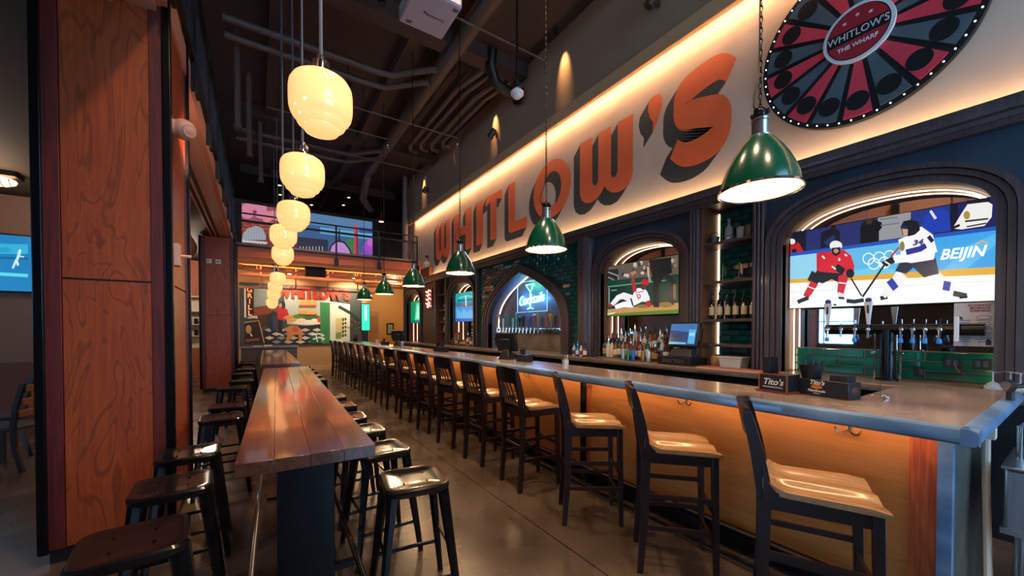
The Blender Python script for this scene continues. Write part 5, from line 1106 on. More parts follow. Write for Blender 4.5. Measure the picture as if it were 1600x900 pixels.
MURAL = [
('#3e4642', [(-.470,2.974),(2.899,2.984),(2.886,.920),(-.470,.920)]),
('#7c8a86', [(-.101,2.905),(.749,2.933),(.578,2.318),(-.107,2.200)]),
('#aeb8ae', [(.749,2.909),(2.219,2.893),(2.210,1.547),(.866,1.642)]),
('#7a3a20', [(-.088,2.154),(.661,2.321),(.658,2.029),(-.090,1.918)]),
('#4a2416', [(-.090,1.918),(.617,2.029),(.530,1.543),(-.093,1.541)]),
('#1a1a1c', [(.164,1.447),(1.930,1.649),(1.925,.931),(.160,.970)]),
('#b9b0a4', [(.204,1.447),(.341,1.509),(.488,1.446),(.341,1.384)]),
('#d2cabc', [(.201,1.179),(.339,1.240),(.486,1.176),(.338,1.115)]),
('#d2cabc', [(.405,1.311),(.545,1.373),(.695,1.309),(.544,1.247)]),
('#8c8a86', [(.403,1.042),(.543,1.102),(.693,1.036),(.542,.976)]),
('#d2cabc', [(.546,1.446),(.688,1.509),(.839,1.446),(.687,1.383)]),
('#8c8a86', [(.544,1.175),(.686,1.236),(.837,1.171),(.685,1.110)]),
('#8c8a86', [(.754,1.309),(.898,1.372),(1.052,1.307),(.897,1.244)]),
('#b9b0a4', [(.751,1.035),(.896,1.097),(1.050,1.030),(.895,.969)]),
('#8c8a86', [(.898,1.446),(1.045,1.510),(1.200,1.445),(1.044,1.381)]),
('#b9b0a4', [(.896,1.170),(1.043,1.233),(1.198,1.166),(1.042,1.104)]),
('#b9b0a4', [(1.112,1.306),(1.261,1.370),(1.420,1.304),(1.260,1.240)]),
('#d2cabc', [(1.110,1.029),(1.259,1.091),(1.418,1.023),(1.258,.961)]),
('#b9b0a4', [(1.262,1.445),(1.412,1.510),(1.573,1.445),(1.411,1.380)]),
('#d2cabc', [(1.260,1.166),(1.410,1.229),(1.571,1.162),(1.409,1.098)]),
('#d2cabc', [(1.482,1.304),(1.635,1.369),(1.799,1.302),(1.634,1.237)]),
('#8c8a86', [(1.480,1.022),(1.633,1.085),(1.797,1.016),(1.632,.953)]),
('#d2cabc', [(1.636,1.445),(1.791,1.511),(1.956,1.444),(1.790,1.378)]),
('#8c8a86', [(1.634,1.161),(1.789,1.225),(1.955,1.157),(1.788,1.093)]),
('#8c8a86', [(1.863,1.301),(2.021,1.367),(2.190,1.299),(2.020,1.233)]),
('#b9b0a4', [(1.861,1.015),(2.019,1.079),(2.188,1.009),(2.018,.945)]),
('#161416', [(-.257,2.849),(-.082,2.859),(-.090,1.918),(-.265,1.952)]),
('#241816', [(-.344,1.680),(.047,1.755),(.192,1.007),(-.350,.981)]),
('#c8a05a', [(-.342,1.676),(.038,1.754),(.180,1.004),(.204,1.011),(.055,1.774),(-.345,1.704)]),
('#b98a5a', [(-.160,1.471),(-.168,1.409),(-.190,1.361),(-.222,1.334),(-.256,1.334),(-.287,1.361),(-.308,1.410),(-.315,1.471),(-.307,1.531),(-.285,1.580),(-.254,1.608),(-.219,1.608),(-.188,1.581),(-.167,1.532)]),
('#101010', [(-.316,1.317),(-.153,1.330),(-.077,1.140),(-.310,1.120)]),
('#e0d8c8', [(-.207,1.319),(-.162,1.225),(-.131,1.246),(-.177,1.341)]),
('#8a3a20', [(-.317,1.144),(.042,1.186),(.061,1.091),(-.318,1.050)]),
('#c8c4b8', [(-.265,1.891),(.008,1.896),(.007,1.816),(-.266,1.812)]),
('#20242a', [(.268,1.925),(.452,2.097),(.575,2.028),(.529,1.446),(.406,1.398),(.245,1.638)]),
('#2c3a50', [(.443,1.927),(.447,1.445),(.546,1.447),(.541,1.931)]),
('#b51f24', [(.576,2.124),(.702,2.215),(.870,2.157),(.919,1.937),(.846,1.789),(.719,1.763),(.582,1.834)]),
('#241410', [(.816,2.302),(.806,2.247),(.780,2.202),(.743,2.176),(.702,2.175),(.665,2.198),(.640,2.241),(.631,2.296),(.641,2.351),(.667,2.396),(.704,2.422),(.745,2.423),(.782,2.400),(.807,2.357)]),
('#b98068', [(.715,2.284),(.710,2.250),(.697,2.223),(.678,2.207),(.658,2.206),(.640,2.221),(.627,2.247),(.623,2.281),(.628,2.315),(.641,2.342),(.659,2.358),(.680,2.359),(.698,2.344),(.710,2.318)]),
('#b98068', [(.847,1.966),(.741,1.867),(.783,1.806),(.889,1.906)]),
('#1a1a20', [(.594,1.787),(.583,1.351),(.724,1.346),(.736,1.786)]),
('#d0c8c0', [(.625,1.277),(.750,1.227),(.764,1.273),(.639,1.323)]),
('#e8e2d2', [(2.188,1.806),(2.118,1.729),(1.923,1.667),(1.648,1.631),(1.349,1.629),(1.087,1.660),(.908,1.717),(.846,1.789),(.910,1.862),(1.089,1.924),(1.352,1.961),(1.650,1.967),(1.925,1.939),(2.119,1.881)]),
('#d49a4a', [(1.168,1.843),(1.151,1.786),(1.102,1.741),(1.033,1.715),(.956,1.715),(.888,1.739),(.841,1.783),(.825,1.838),(.842,1.893),(.890,1.938),(.958,1.964),(1.035,1.966),(1.104,1.942),(1.152,1.898)]),
('#c88a3c', [(.855,1.805),(1.048,1.882),(1.030,1.947),(.837,1.870)]),
('#2f6a34', [(1.909,1.905),(1.867,1.860),(1.752,1.823),(1.589,1.801),(1.410,1.799),(1.251,1.816),(1.142,1.849),(1.104,1.891),(1.143,1.935),(1.252,1.972),(1.411,1.994),(1.590,1.998),(1.754,1.982),(1.868,1.948)]),
('#4a8a3a', [(1.388,1.921),(1.371,1.886),(1.321,1.857),(1.251,1.841),(1.173,1.840),(1.104,1.854),(1.056,1.881),(1.039,1.915),(1.056,1.949),(1.104,1.978),(1.174,1.995),(1.252,1.996),(1.322,1.982),(1.371,1.955)]),
('#d8a050', [(1.192,2.141),(1.795,2.132),(1.771,2.004),(1.213,2.017)]),
('#6a3018', [(1.192,2.042),(1.785,2.030),(1.748,1.927),(1.221,1.943)]),
('#e8b040', [(1.213,2.002),(1.748,1.999),(1.749,2.029),(1.214,2.032)]),
('#c0342a', [(1.223,2.251),(1.773,2.259),(1.774,2.340),(1.225,2.331)]),
('#e0a45a', [(1.207,2.315),(1.260,2.492),(1.482,2.571),(1.729,2.521),(1.819,2.336)]),
('#4a7a3a', [(1.206,2.223),(1.750,2.230),(1.751,2.265),(1.206,2.258)]),
('#c43a28', [(1.978,1.814),(1.967,1.769),(1.939,1.733),(1.898,1.713),(1.853,1.712),(1.812,1.732),(1.784,1.767),(1.775,1.811),(1.785,1.855),(1.813,1.891),(1.854,1.912),(1.899,1.912),(1.940,1.893),(1.968,1.858)]),
('#c43a28', [(2.146,1.857),(2.135,1.817),(2.103,1.784),(2.058,1.766),(2.008,1.765),(1.964,1.782),(1.933,1.814),(1.922,1.854),(1.933,1.894),(1.964,1.927),(2.009,1.945),(2.059,1.946),(2.104,1.929),(2.135,1.897)]),
('#e8d8c8', [(1.811,1.776),(1.800,1.740),(1.769,1.712),(1.725,1.695),(1.677,1.695),(1.633,1.710),(1.603,1.738),(1.593,1.773),(1.604,1.808),(1.634,1.837),(1.678,1.853),(1.726,1.854),(1.770,1.839),(1.800,1.811)]),
('#f0e8d8', [(1.765,1.775),(1.759,1.755),(1.741,1.739),(1.715,1.730),(1.687,1.730),(1.662,1.738),(1.644,1.754),(1.638,1.774),(1.644,1.794),(1.662,1.810),(1.688,1.819),(1.716,1.819),(1.742,1.811),(1.759,1.795)]),
('#f0d0b0', [(1.432,1.796),(1.419,1.770),(1.382,1.749),(1.328,1.737),(1.270,1.736),(1.217,1.747),(1.181,1.767),(1.168,1.793),(1.181,1.819),(1.218,1.840),(1.270,1.853),(1.329,1.854),(1.382,1.843),(1.419,1.822)]),
('#c07a3a', [(.780,1.495),(.951,1.593),(1.166,1.584),(1.340,1.395),(1.294,1.070),(1.207,1.097),(1.199,1.296),(1.034,1.248),(.947,1.101),(.798,1.054),(.863,1.249),(.949,1.322),(.822,1.397)]),
('#a85a28', [(1.196,1.470),(1.186,1.427),(1.159,1.392),(1.121,1.373),(1.079,1.374),(1.041,1.393),(1.015,1.427),(1.006,1.470),(1.015,1.513),(1.042,1.547),(1.080,1.567),(1.122,1.567),(1.161,1.548),(1.187,1.513)]),
('#2f7a42', [(1.898,2.441),(2.216,2.428),(2.206,.951),(1.889,.983)]),
('#1f5a34', [(1.562,1.243),(1.891,1.342),(1.888,.958),(1.560,.965)]),
('#dfe6da', [(1.635,1.243),(1.834,1.291),(2.012,1.214),(2.029,1.262),(1.837,1.342),(1.625,1.292)]),
('#dfe6da', [(1.658,1.091),(1.857,1.153),(2.035,1.085),(2.050,1.134),(1.858,1.204),(1.646,1.139)]),
('#dfe6da', [(1.728,1.314),(1.781,1.008),(1.813,1.014),(1.760,1.321)]),
('#dfe6da', [(1.914,1.313),(1.959,1.031),(1.986,1.036),(1.942,1.319)]),
('#d8d8c0', [(2.216,2.479),(2.896,2.400),(2.887,.964),(2.207,.967)]),
('#c8b878', [(2.403,1.861),(2.695,1.918),(2.690,1.179),(2.398,1.130)]),
('#1d2a20', [(2.476,2.256),(2.912,2.006),(3.157,1.775),(3.233,1.863),(2.975,2.105),(2.528,2.359)]),
('#7a8a4a', [(2.400,1.339),(2.594,1.364),(2.592,1.127),(2.398,1.104)]),
('#3a3a30', [(2.621,1.864),(2.685,1.876),(2.684,1.781),(2.620,1.769)]),
('#3a3a30', [(2.709,1.887),(2.769,1.898),(2.768,1.803),(2.709,1.792)]),
('#3a3a30', [(2.620,1.717),(2.684,1.728),(2.683,1.633),(2.620,1.622)]),
('#3a3a30', [(2.708,1.739),(2.768,1.750),(2.767,1.655),(2.708,1.644)]),
('#3a3a30', [(2.619,1.569),(2.683,1.580),(2.682,1.485),(2.619,1.475)]),
('#3a3a30', [(2.708,1.591),(2.767,1.602),(2.766,1.506),(2.707,1.496)]),
('#3a3a30', [(2.618,1.422),(2.682,1.432),(2.681,1.337),(2.618,1.327)]),
('#3a3a30', [(2.707,1.443),(2.766,1.454),(2.765,1.358),(2.706,1.348)]),
('#3a3a30', [(2.617,1.275),(2.681,1.285),(2.681,1.190),(2.617,1.180)]),
('#3a3a30', [(2.706,1.295),(2.765,1.305),(2.764,1.210),(2.705,1.200)]),]

# ------------------------------------------------------------------ screens
M_scr = printed('lit screen print', .58, .25); M_scr2 = printed('lit wall print', .55, .4); M_prt = printed('wall paint print', 0, .6)
def screen_x(polys, y0, y1, z0, z1, lab, tilt=None, X=4.755):
    t = empty('television', (0, 0, 0), 0, lab, 'television', 'screens behind the bar')
    G().box(X + .006, X + .055, y0 - .008, y1 + .008, z0 - .008, z1 + .008).obj('casing', M_black, t, bevel=.004)
    G().box(X + .055, 4.93, (y0 + y1) / 2 - .15, (y0 + y1) / 2 + .15, (z0 + z1) / 2 - .12, (z0 + z1) / 2 + .12).obj('wall_bracket', M_black, t)
    p = picture('screen', polys, 'x', X + .004, M_scr, t, .00006)
    return t, p
t, p = screen_x(HOCKEY, .425, 1.805, 1.70, 2.50, 'large television showing two ice hockey players, one in red and one in white')
words('lettering', 'BEIJIN', .118, (4.742, .60, 2.09), (R(90), R(1), R(-90)), glow('screen white', (.9, .96, 1), .6), p, shear=.25, sx=.78, bold=.003)
words('lettering', '34', .06, (4.742, .85, 2.222), FACE_X, glow('screen navy', (.02, .025, .12), 1), p, shear=.2, bold=.003)
t, p = screen_x(BASEBALL, 2.985, 4.375, 1.69, 2.49, 'television showing a sliding baseball player in white beside an umpire')
screen_x(BLUE, 8.755, 10.145, 1.69, 2.49, 'television showing a bright blue picture past the pointed tap niche')
GRN = [('#0a8a5c', [(12.6, 1.69), (14.0, 1.69), (14.0, 2.49), (12.6, 2.49)]), ('#30e0a0', [(12.9, 1.8), (13.6, 1.8), (13.4, 2.4), (13.0, 2.4)]), ('#b8ffe0', [(13.15, 1.85), (13.4, 1.85), (13.3, 2.3), (13.2, 2.3)]),
       ('#0c6a70', [(12.6, 1.69), (14.0, 1.69), (14.0, 1.78), (12.6, 1.78)])]
screen_x(GRN, 12.62, 13.98, 1.69, 2.49, 'television glowing green at the far end of the back bar')

# ------------------------------------------------------------------ bottles, cans, glasses
def glassm(n, c, a=1.): return mat('glass ' + n, c, .08, coat=.5, spec=.6)
CLR = [('amber', '#5a2a0c'), ('clear', '#a7aeb0'), ('green', '#153a22'), ('dark', '#140e0c'), ('honey', '#8a4f1a'), ('pale', '#c9bfa8'), ('brown', '#3a1c10'), ('blue', '#1d4f9a')]
LBL = [('white', '#cfc9bb'), ('cream', '#c2b48f'), ('black', '#17171a'), ('red', '#8c1f1c'), ('navy', '#1f2c55'), ('gold', '#a8843a')]
BOT = {}
def bottle_meshes(kind, ci, li):
    key = (kind, ci, li)
    if key in BOT: return BOT[key]
    pr = {0: [(.034, 0), (.037, .006), (.037, .17), (.030, .195), (.0145, .215), (.013, .27), (.015, .275), (.015, .285)],
          1: [(.040, 0), (.042, .006), (.042, .14), (.038, .165), (.018, .19), (.014, .235), (.015, .24), (.015, .25)],
          2: [(.030, 0), (.032, .006), (.032, .19), (.026, .22), (.013, .25), (.012, .31), (.014, .315), (.014, .325)],
          3: [(.046, 0), (.048, .01), (.048, .12), (.030, .15), (.014, .165), (.013, .21), (.016, .212), (.016, .225)]}[kind]
    h = pr[-1][1]; r = max(a for a, b in pr)
    b = G().lathe(pr, 12).mesh('bottle_body', glassm(*CLR[ci]))
    l = G().lathe([(r + .0008, h * .16), (r + .0012, h * .17), (r + .0012, h * .46), (r + .0008, h * .47)], 12).mesh('paper_label', mat('label ' + LBL[li][0], LBL[li][1], .6))
    c_ = G().lathe([(.0165, h - .028), (.0165, h), (.010, h + .004), (.006, h + .03), (.003, h + .045)], 8).mesh('pourer', M_chrome if (ci + li) % 2 else M_black)
    BOT[key] = (b, l, c_, h); return BOT[key]
def bottle(x, y, z, kind, ci, li, lab, grp, sc=1., name='bottle'):
    b, l, c_, h = bottle_meshes(kind, ci, li)
    t = empty(name, (x, y, z), random.uniform(0, 6), lab, 'bottle', grp); t.scale = (sc, sc, sc)
    inst(b, 'bottle_body', t, (0, 0, 0)); inst(l, 'paper_label', t, (0, 0, 0)); inst(c_, 'pourer', t, (0, 0, 0)); return t
rs = random.Random(11)
rk = empty('bottle_riser', (0, 0, 0), 0, 'low stepped riser under the rear bottles below the baseball screen', 'riser')
G().box(4.70, 4.90, 3.12, 4.36, CZ, 1.165).obj('step', M_trim, rk); G().box(4.55, 4.70, 3.70, 4.36, CZ, 1.045).obj('tray', M_steel, rk)
n = 14
for i in range(n):
    y = 4.30 - i * .088; k, ci, li = rs.randrange(4), rs.randrange(7), rs.randrange(6)
    bottle(4.80, y, 1.1655, k, ci, li, '%s bottle, %s from the pilaster in the rear row below the baseball screen' % (CLR[ci][0], ORD[i]), 'rear bottles below the baseball screen', 1.08)
for i in range(9):
    y = 4.30 - i * .073; k, ci, li = rs.choice((0, 1, 0)), rs.randrange(7), rs.choice((0, 0, 1, 5))
    bottle(4.62, y, 1.0455, k, ci, li, '%s bottle with %s label, %s from the pilaster in the front row' % (CLR[ci][0], LBL[li][0], ORD[i]), 'front bottles below the baseball screen', 1.0)
for i, (y, k, ci, li) in enumerate([(3.50, 2, 2, 0), (3.38, 3, 6, 5), (3.26, 2, 1, 4), (3.62, 0, 0, 1), (3.20, 0, 6, 0)]):
    bottle(4.62, y, CZ, k, ci, li, '%s bottle with %s label standing behind the cans beside the register' % (CLR[ci][0], LBL[li][0]), 'bottles behind the cans', 1.05)
for i, y in enumerate((3.80, 3.71, 3.62, 3.45, 3.36)):
    cc = [('silver', '#9aa2a8'), ('green and blue', '#2f7a4a'), ('blue', '#2a62b8'), ('gold', '#8f7a44'), ('pale grey', '#b8bcc0')][i]
    t = empty('drink_can', (4.46, y, CZ), 0, cc[0] + ' drink can in the row on the back counter', 'can', 'cans on the back counter')
    G().lathe([(.024, 0), (.031, .008), (.031, .135), (.026, .148)], 16).obj('can_body', mat('can ' + cc[0], cc[1], .25, metal=.6), t)
    G().lathe([(.026, .146), (.0265, .151), (.022, .149), (.001, .149)], 16).obj('can_lid', M_steel, t)
for i in range(4): bottle(4.42, 4.80 - .085 * i, CZ, 1, (1, 7, 1, 0)[i], (4, 0, 3, 0)[i], 'small %s tonic bottle before the round pilaster, %s of four' % (CLR[(1, 7, 1, 0)[i]][0], ORD[i]), 'tonic bottles before the round pilaster', .82, 'tonic_bottle')
# whiskey row on the shelf
for i in range(6):
    bottle(4.74, 2.64 - .095 * i, SH[1], 2, 3, 1, 'dark whiskey bottle with cream label, %s in the row on the tiled shelf' % ORD[i], 'whiskey bottles on the tiled shelf', 1.0)
t = empty('ice_bucket', (4.76, 2.63, SH[3]), 0, 'small dark woven bucket with handle on the top tiled shelf', 'bucket')
G().lathe([(.05, 0), (.062, .09), (.058, .092), (.047, .01)], 16).obj('bucket_body', M_trim, t); G().tube([(0, .06 * math.cos(R(a)), .09 + .06 * math.sin(R(a))) for a in range(0, 181, 20)], .004, 6).obj('handle', M_gun, t)
t = empty('decanter', (4.76, 2.45, SH[3]), 0, 'clear glass decanter with stopper on the top tiled shelf', 'decanter')
G().lathe([(.04, 0), (.045, .01), (.045, .15), (.035, .18), (.014, .20), (.014, .24)], 8).obj('decanter_body', M_glassy, t); G().ball((0, 0, .265), .022, 10, 6).obj('stopper', M_glassy, t)
for i, y in enumerate((2.32, 2.22)):
    t = empty('shelf_glass', (4.76, y, SH[3]), 0, ('tall clear glass beside the decanter' if i == 0 else 'brownish mug beside the tall clear glass on the top shelf'), 'glass')
    G().lathe([(.035, 0), (.038, .005), (.04, .15), (.037, .15), (.034, .01)], 14).obj('glass_body', M_glassy if i == 0 else mat('brown glaze', '#6a5038', .2), t)
    G().shell([(.042, .146), (.042, .154), (.036, .154)], 14).obj('glass_rim', M_chrome, t)
for i, (y, c3) in enumerate(((2.52, ('#0f5a38', '#0f5a38', '#16603f')), (2.33, ('#1c7a48', '#d8d4c8', '#d06a28')))):
    t = empty('table_flag', (4.76, y, SH[2]), 0, ('green table flag on the tiled shelf' if i == 0 else 'green white and orange table flag on the tiled shelf'), 'flag')
    G().cyl((0, 0, 0), (0, 0, .22), .003).obj('staff', M_chrome, t); G().lathe([(.03, 0), (.03, .008), (.005, .012)], 12).obj('base', M_black, t)
    for k in range(3): G().prism([(-.003 - .016 * k, .215 - .02 * k), (-.019 - .016 * k, .195 - .02 * k), (-.022 - .012 * k, .075 - .012 * k), (-.010 - .012 * k, .09 - .012 * k)], 'x', -.002 - .003 * k, .002 - .003 * k).obj('stripe', mat('flag %d%d' % (i, k), c3[k], .7), t)
t = empty('wicker_basket', (4.70, 2.55, CZ), 0, 'small tan woven jar basket at the foot of the tiled shelves', 'basket')
G().lathe([(.06, 0), (.075, .04), (.07, .10), (.055, .13), (.05, .13), (.06, .09)], 14).obj('basket_body', tex('wicker', '#7c5a38', '#a88258', 60, rough=.8, bump=.6), t)
G().tube([(.055 * math.cos(R(a)), .055 * math.sin(R(a)), .132) for a in range(0, 360, 30)], .006, 6, True).obj('basket_rim', mat('wicker dark', '#5c4028', .8), t)
t = empty('plastic_tub', (4.66, 2.33, CZ), 0, 'translucent plastic tub beside the woven basket', 'tub')
G().hexa([(-.09, -.11, 0), (.09, -.11, 0), (.09, .11, 0), (-.09, .11, 0)], [(-.10, -.13, .12), (.10, -.13, .12), (.10, .13, .12), (-.10, .13, .12)]).obj('tub_body', mat('cloudy plastic', '#c8c4bc', .3, alpha=.7), t)
G().box(-.11, .11, -.14, .14, .118, .126).obj('tub_lid', mat('cloudy lid', '#d4d0c8', .3, alpha=.8), t)
# far niche and far alcove bottles
for j, z in enumerate((1.4, 1.7, 2.06, 2.53)):
    for i in range(5):
        k, ci, li = rs.randrange(4), rs.randrange(7), rs.randrange(6)
        bottle(4.80, 11.0 - i * .11, z, k, ci, li, '%s bottle, %s along the %s shelf up in the far narrow niche' % (CLR[ci][0], ORD[i], ORD[j]), 'bottles in the far niche', .9)
for i in range(14):
    k, ci, li = rs.randrange(4), rs.choice((0, 1, 4, 5, 6)), rs.randrange(6)
    bottle(4.66 + .12 * (i % 2), 10.08 - i * .09, CZ, k, ci, li, '%s bottle, %s in the crowd below the blue screen' % (CLR[ci][0], ORD[i]), 'bottles below the blue screen', 1.0)
t = empty('wire_rack', (0, 0, 0), 0, 'low chrome wire rail in front of the bottles below the blue screen', 'rack')
for z in (CZ + .05, CZ + .12): G().cyl((4.56, 8.85, z), (4.56, 10.1, z), .005).obj('rail', M_chrome, t)
for i in range(15): G().cyl((4.56, 8.85 + .089 * i, CZ), (4.56, 8.85 + .089 * i, CZ + .12), .003, n=6).obj('upright', M_chrome, t)
# red neon light panel
t = empty('neon_light', (4.595, 11.75, 2.45), 0, 'small red neon light of stacked strokes on the oxblood panel', 'neon sign')
G().box(-.02, 0, -.28, .28, -.32, .32).obj('backing', mat('neon back', '#2a0806', .4), t)
for k, (a, b, z) in enumerate(((-.2, .2, .22), (-.16, .14, .10), (-.2, .18, -.03), (-.12, .2, -.16), (-.2, .1, -.25))): G().tube([(-.035, a, z), (-.035, a * .3, z + .05), (-.035, b * .4, z - .03), (-.035, b, z + .02)], .014, 6).obj('tube', glow('red neon', (1, .12, .10), 9), t)

# ------------------------------------------------------------------ beer wall: taps and neon in the pointed niche
tw = empty('tap_rail', (0, 0, 0), 0, 'long chrome tap rail with a row of assorted beer handles in the pointed niche', 'tap rail')
G().cyl((4.80, PC - 1.22, 1.46), (4.80, PC + 1.18, 1.46), .035, n=14).obj('rail', M_chrome, tw)
for y in (PC - 1.0, PC, PC + 1.0): G().cyl((4.80, y, 1.46), (4.99, y, 1.46), .02).obj('wall_stub', M_chrome, tw)
HC = ['#8f8a86', '#6a5a58', '#d8d4cc', '#1f7a68', '#2a5a48', '#9aa4a8', '#2fa89a', '#22242a', '#1a1c24', '#5a6878', '#33557a', '#8a6a5a', '#a89070', '#2a2a30', '#b86a3a', '#9c8a5a', '#1f1f24', '#c84f24']
for i in range(18):
    y = PC + 1.12 - i * .133; h = .27 + .06 * math.sin(i * 2.3); w = .022 + .010 * math.sin(i * 1.7 + 1)
    fc = G().cyl((4.80, y, 1.46), (4.72, y, 1.455), .012, n=8).cyl((4.72, y, 1.46), (4.71, y, 1.39), .011, .008, n=8).cyl((4.725, y, 1.46), (4.725, y, 1.52), .009, n=8).obj('faucet', M_chrome, tw)
    g = G(); lo, hi = 1.51, 1.51 + h
    if i % 4 == 1: g.lathe([(.012, lo), (w, lo + .06), (w * .7, lo + h * .5), (w * 1.2, hi - .05), (w * .8, hi)], 10, (4.725, y, 0))
    elif i % 4 == 3: g.lathe([(.010, lo), (.014, lo + h * .4), (w * 1.7, hi - .06), (w * 1.6, hi - .03), (.004, hi)], 10, (4.725, y, 0))
    else: g.hexa([(4.71, y - .012, lo), (4.74, y - .012, lo), (4.74, y + .012, lo), (4.71, y + .012, lo)], [(4.705, y - w * 1.2, hi), (4.745, y - w * 1.2, hi), (4.745, y + w * 1.2, hi), (4.705, y + w * 1.2, hi)])
    g.obj('handle', mat('tap paint %d' % i, HC[i], .35), fc, bevel=.003)
ns = empty('neon_sign', (4.90, PC, 2.17), 0, 'cyan and green cocktail neon sign on a clear acrylic board in the pointed niche', 'neon sign')
G().box(0, .008, -.53, .53, -.32, .34).obj('acrylic_board', mat('clear acrylic', '#cfe4f0', .05, alpha=.04), ns)
for a, b, c_, d in ((-.535, -.525, -.32, .34), (.525, .535, -.32, .34), (-.535, .535, -.325, -.315), (-.535, .535, .335, .345)): G().box(-.002, .010, a, b, c_, d).obj('board_edge', mat('acrylic edge', '#9fd0e0', .2, emit=(.3, .7, .9), es=.6), ns)
words('lettering', 'Cocktails', .30, (-.02, 0, -.06), (R(90), R(-4), R(-90)), glow('cyan neon', (.35, .9, 1), 3), ns, ex=.006, shear=.35, sx=.82, bold=-.004)
G().tube([(-.03, .16, .26), (-.03, 0, .10), (-.03, -.14, .26), (-.03, .16, .26)], .010, 6).tube([(-.03, 0, .10), (-.03, 0, -.24)], .010, 6).tube([(-.03, .1, -.26), (-.03, 0, -.235), (-.03, -.1, -.26)], .010, 6).obj('glass_outline', glow('green neon', (.2, 1, .55), 3), ns)
for y in (.45, -.45): G().tube([(.004, y, .34), (.004, y, .55)], .002, 4).obj('hanging_wire', M_chrome, ns)
for dy in (-.32, .32): lamp('neon_glow', 'POINT', (4.87, PC + dy, 2.12), 9, (.05, .30, 1), size=.03)
lamp('neon_glow', 'POINT', (4.87, PC - .02, 2.42), 3.5, (.06, 1, .45), size=.03)

# ------------------------------------------------------------------ black T-shaped beer tower below the hockey screen
bt = empty('beer_tower', (0, 0, 0), 0, 'black T shaped pipe beer tower with chrome faucets below the hockey screen', 'beer tower')
G().cyl((4.62, 1.0, CZ), (4.62, 1.0, 1.47), .052, n=20).obj('riser', M_blackg, bt); G().cyl((4.62, 1.0, CZ), (4.62, 1.0, CZ + .015), .085, n=20).obj('base_flange', M_blackg, bt)
G().cyl((4.62, .46, 1.475), (4.62, 1.44, 1.475), .048, n=20).obj('cross_pipe', M_blackg, bt)
for y in (1.08, .92): G().cyl((4.60, y, CZ), (4.60, y, 1.44), .009, n=8).obj('supply_pipe', M_chrome, bt); 
for y in (1.09, .91): G().cyl((4.56, y, 1.27), (4.60, y, 1.27), .015).cyl((4.585, y - .02, 1.27), (4.585, y + .02, 1.27), .007).obj('valve', M_chrome, bt)
for i, y in enumerate((1.40, 1.30, 1.20, 1.11, .90, .83, .76, .68)):
    f = G().cyl((4.58, y, 1.475), (4.52, y, 1.47), .013, n=10).cyl((4.52, y, 1.48), (4.51, y, 1.40), .012, .008, n=10).cyl((4.525, y, 1.48), (4.525, y, 1.53), .008, n=8).ball((4.525, y, 1.475), .019, 10, 6).obj('faucet', M_chrome, bt)
    if i in (0, 3):
        G().hexa([(4.515, y - .010, 1.52), (4.535, y - .010, 1.52), (4.535, y + .010, 1.52), (4.515, y + .010, 1.52)], [(4.51, y - .028, 1.72), (4.54, y - .028, 1.72), (4.54, y + .028, 1.72), (4.51, y + .028, 1.72)]).obj('handle', mat('white tap paint', '#c9c6c4', .3), f, bevel=.004)
        G().ball((4.525, y, 1.735), .024, 10, 6, (.5, 1, 1)).obj('finial', mat('tap blue', '#24407a', .3), f)
        G().box(4.507, 4.512, y - .006, y + .006, 1.62, 1.69).obj('print', M_black, f)
    else:
        G().box(4.518, 4.532, y - .006, y + .006, 1.525, 1.56).obj('lever', M_chrome, f)
    if i not in (1, 3): G().lathe([(.014, 0), (.018, .01), (.014, .035), (.008, .04)], 10, (4.51, y, 1.362)).obj('tap_plug', mat('blue plug', '#2a86d8', .4), f)
G().hexa([(4.55, .582, 1.38), (4.56, .582, 1.38), (4.56, .61, 1.38), (4.55, .61, 1.38)], [(4.55, .582, 1.58), (4.56, .582, 1.58), (4.56, .61, 1.58), (4.55, .61, 1.58)]).obj('tap_badge', M_white, bt, bevel=.004)
# notice on the mirror
po = empty('notice_poster', (4.70, .525, 1.515), 0, 'white printed notice with red heading taped beside the beer tower', 'poster')
G().box(0, .004, -.105, .105, -.172, .172).obj('sheet', mat('notice paper', '#cfc9c6', .5), po)
words('heading', 'ALCOHOLIC\nBEVERAGE\nWARNING', .022, (-.002, -.03, .128), FACE_X, mat('notice red', '#8c1f26', .5), po, ex=.0005, bold=.0008)
for z, w in ((.03, 'blocks'), (-.07, 'blocks')):
    for y in (.055, -.05):
        for k in range(5): G().box(-.001, .0, y - .040 + .006 * (k % 2), y + .040 - .010 * ((k * 7) % 3), z - .017 * k, z - .017 * k + .006).obj('text_line', mat('notice ink', '#5b6d86', .5), po)
G().tube([(-.001, -.05 + .038 * math.cos(R(a)), .055 + .014 * math.sin(R(a))) for a in range(0, 360, 24)], .002, 4, True).obj('red_oval', mat('notice red', '#8c1f26', .5), po)
G().prism([(.09, .05), (.055, .035), (.06, .06), (.09, .075)], 'x', -.001, .0).obj('drawing', mat('notice ink2', '#33486a', .5), po); G().prism([(-.06, -.16), (-.09, -.16), (-.085, -.12), (-.07, -.11), (-.06, -.13)], 'x', -.001, .0).obj('drawing', M_black, po)
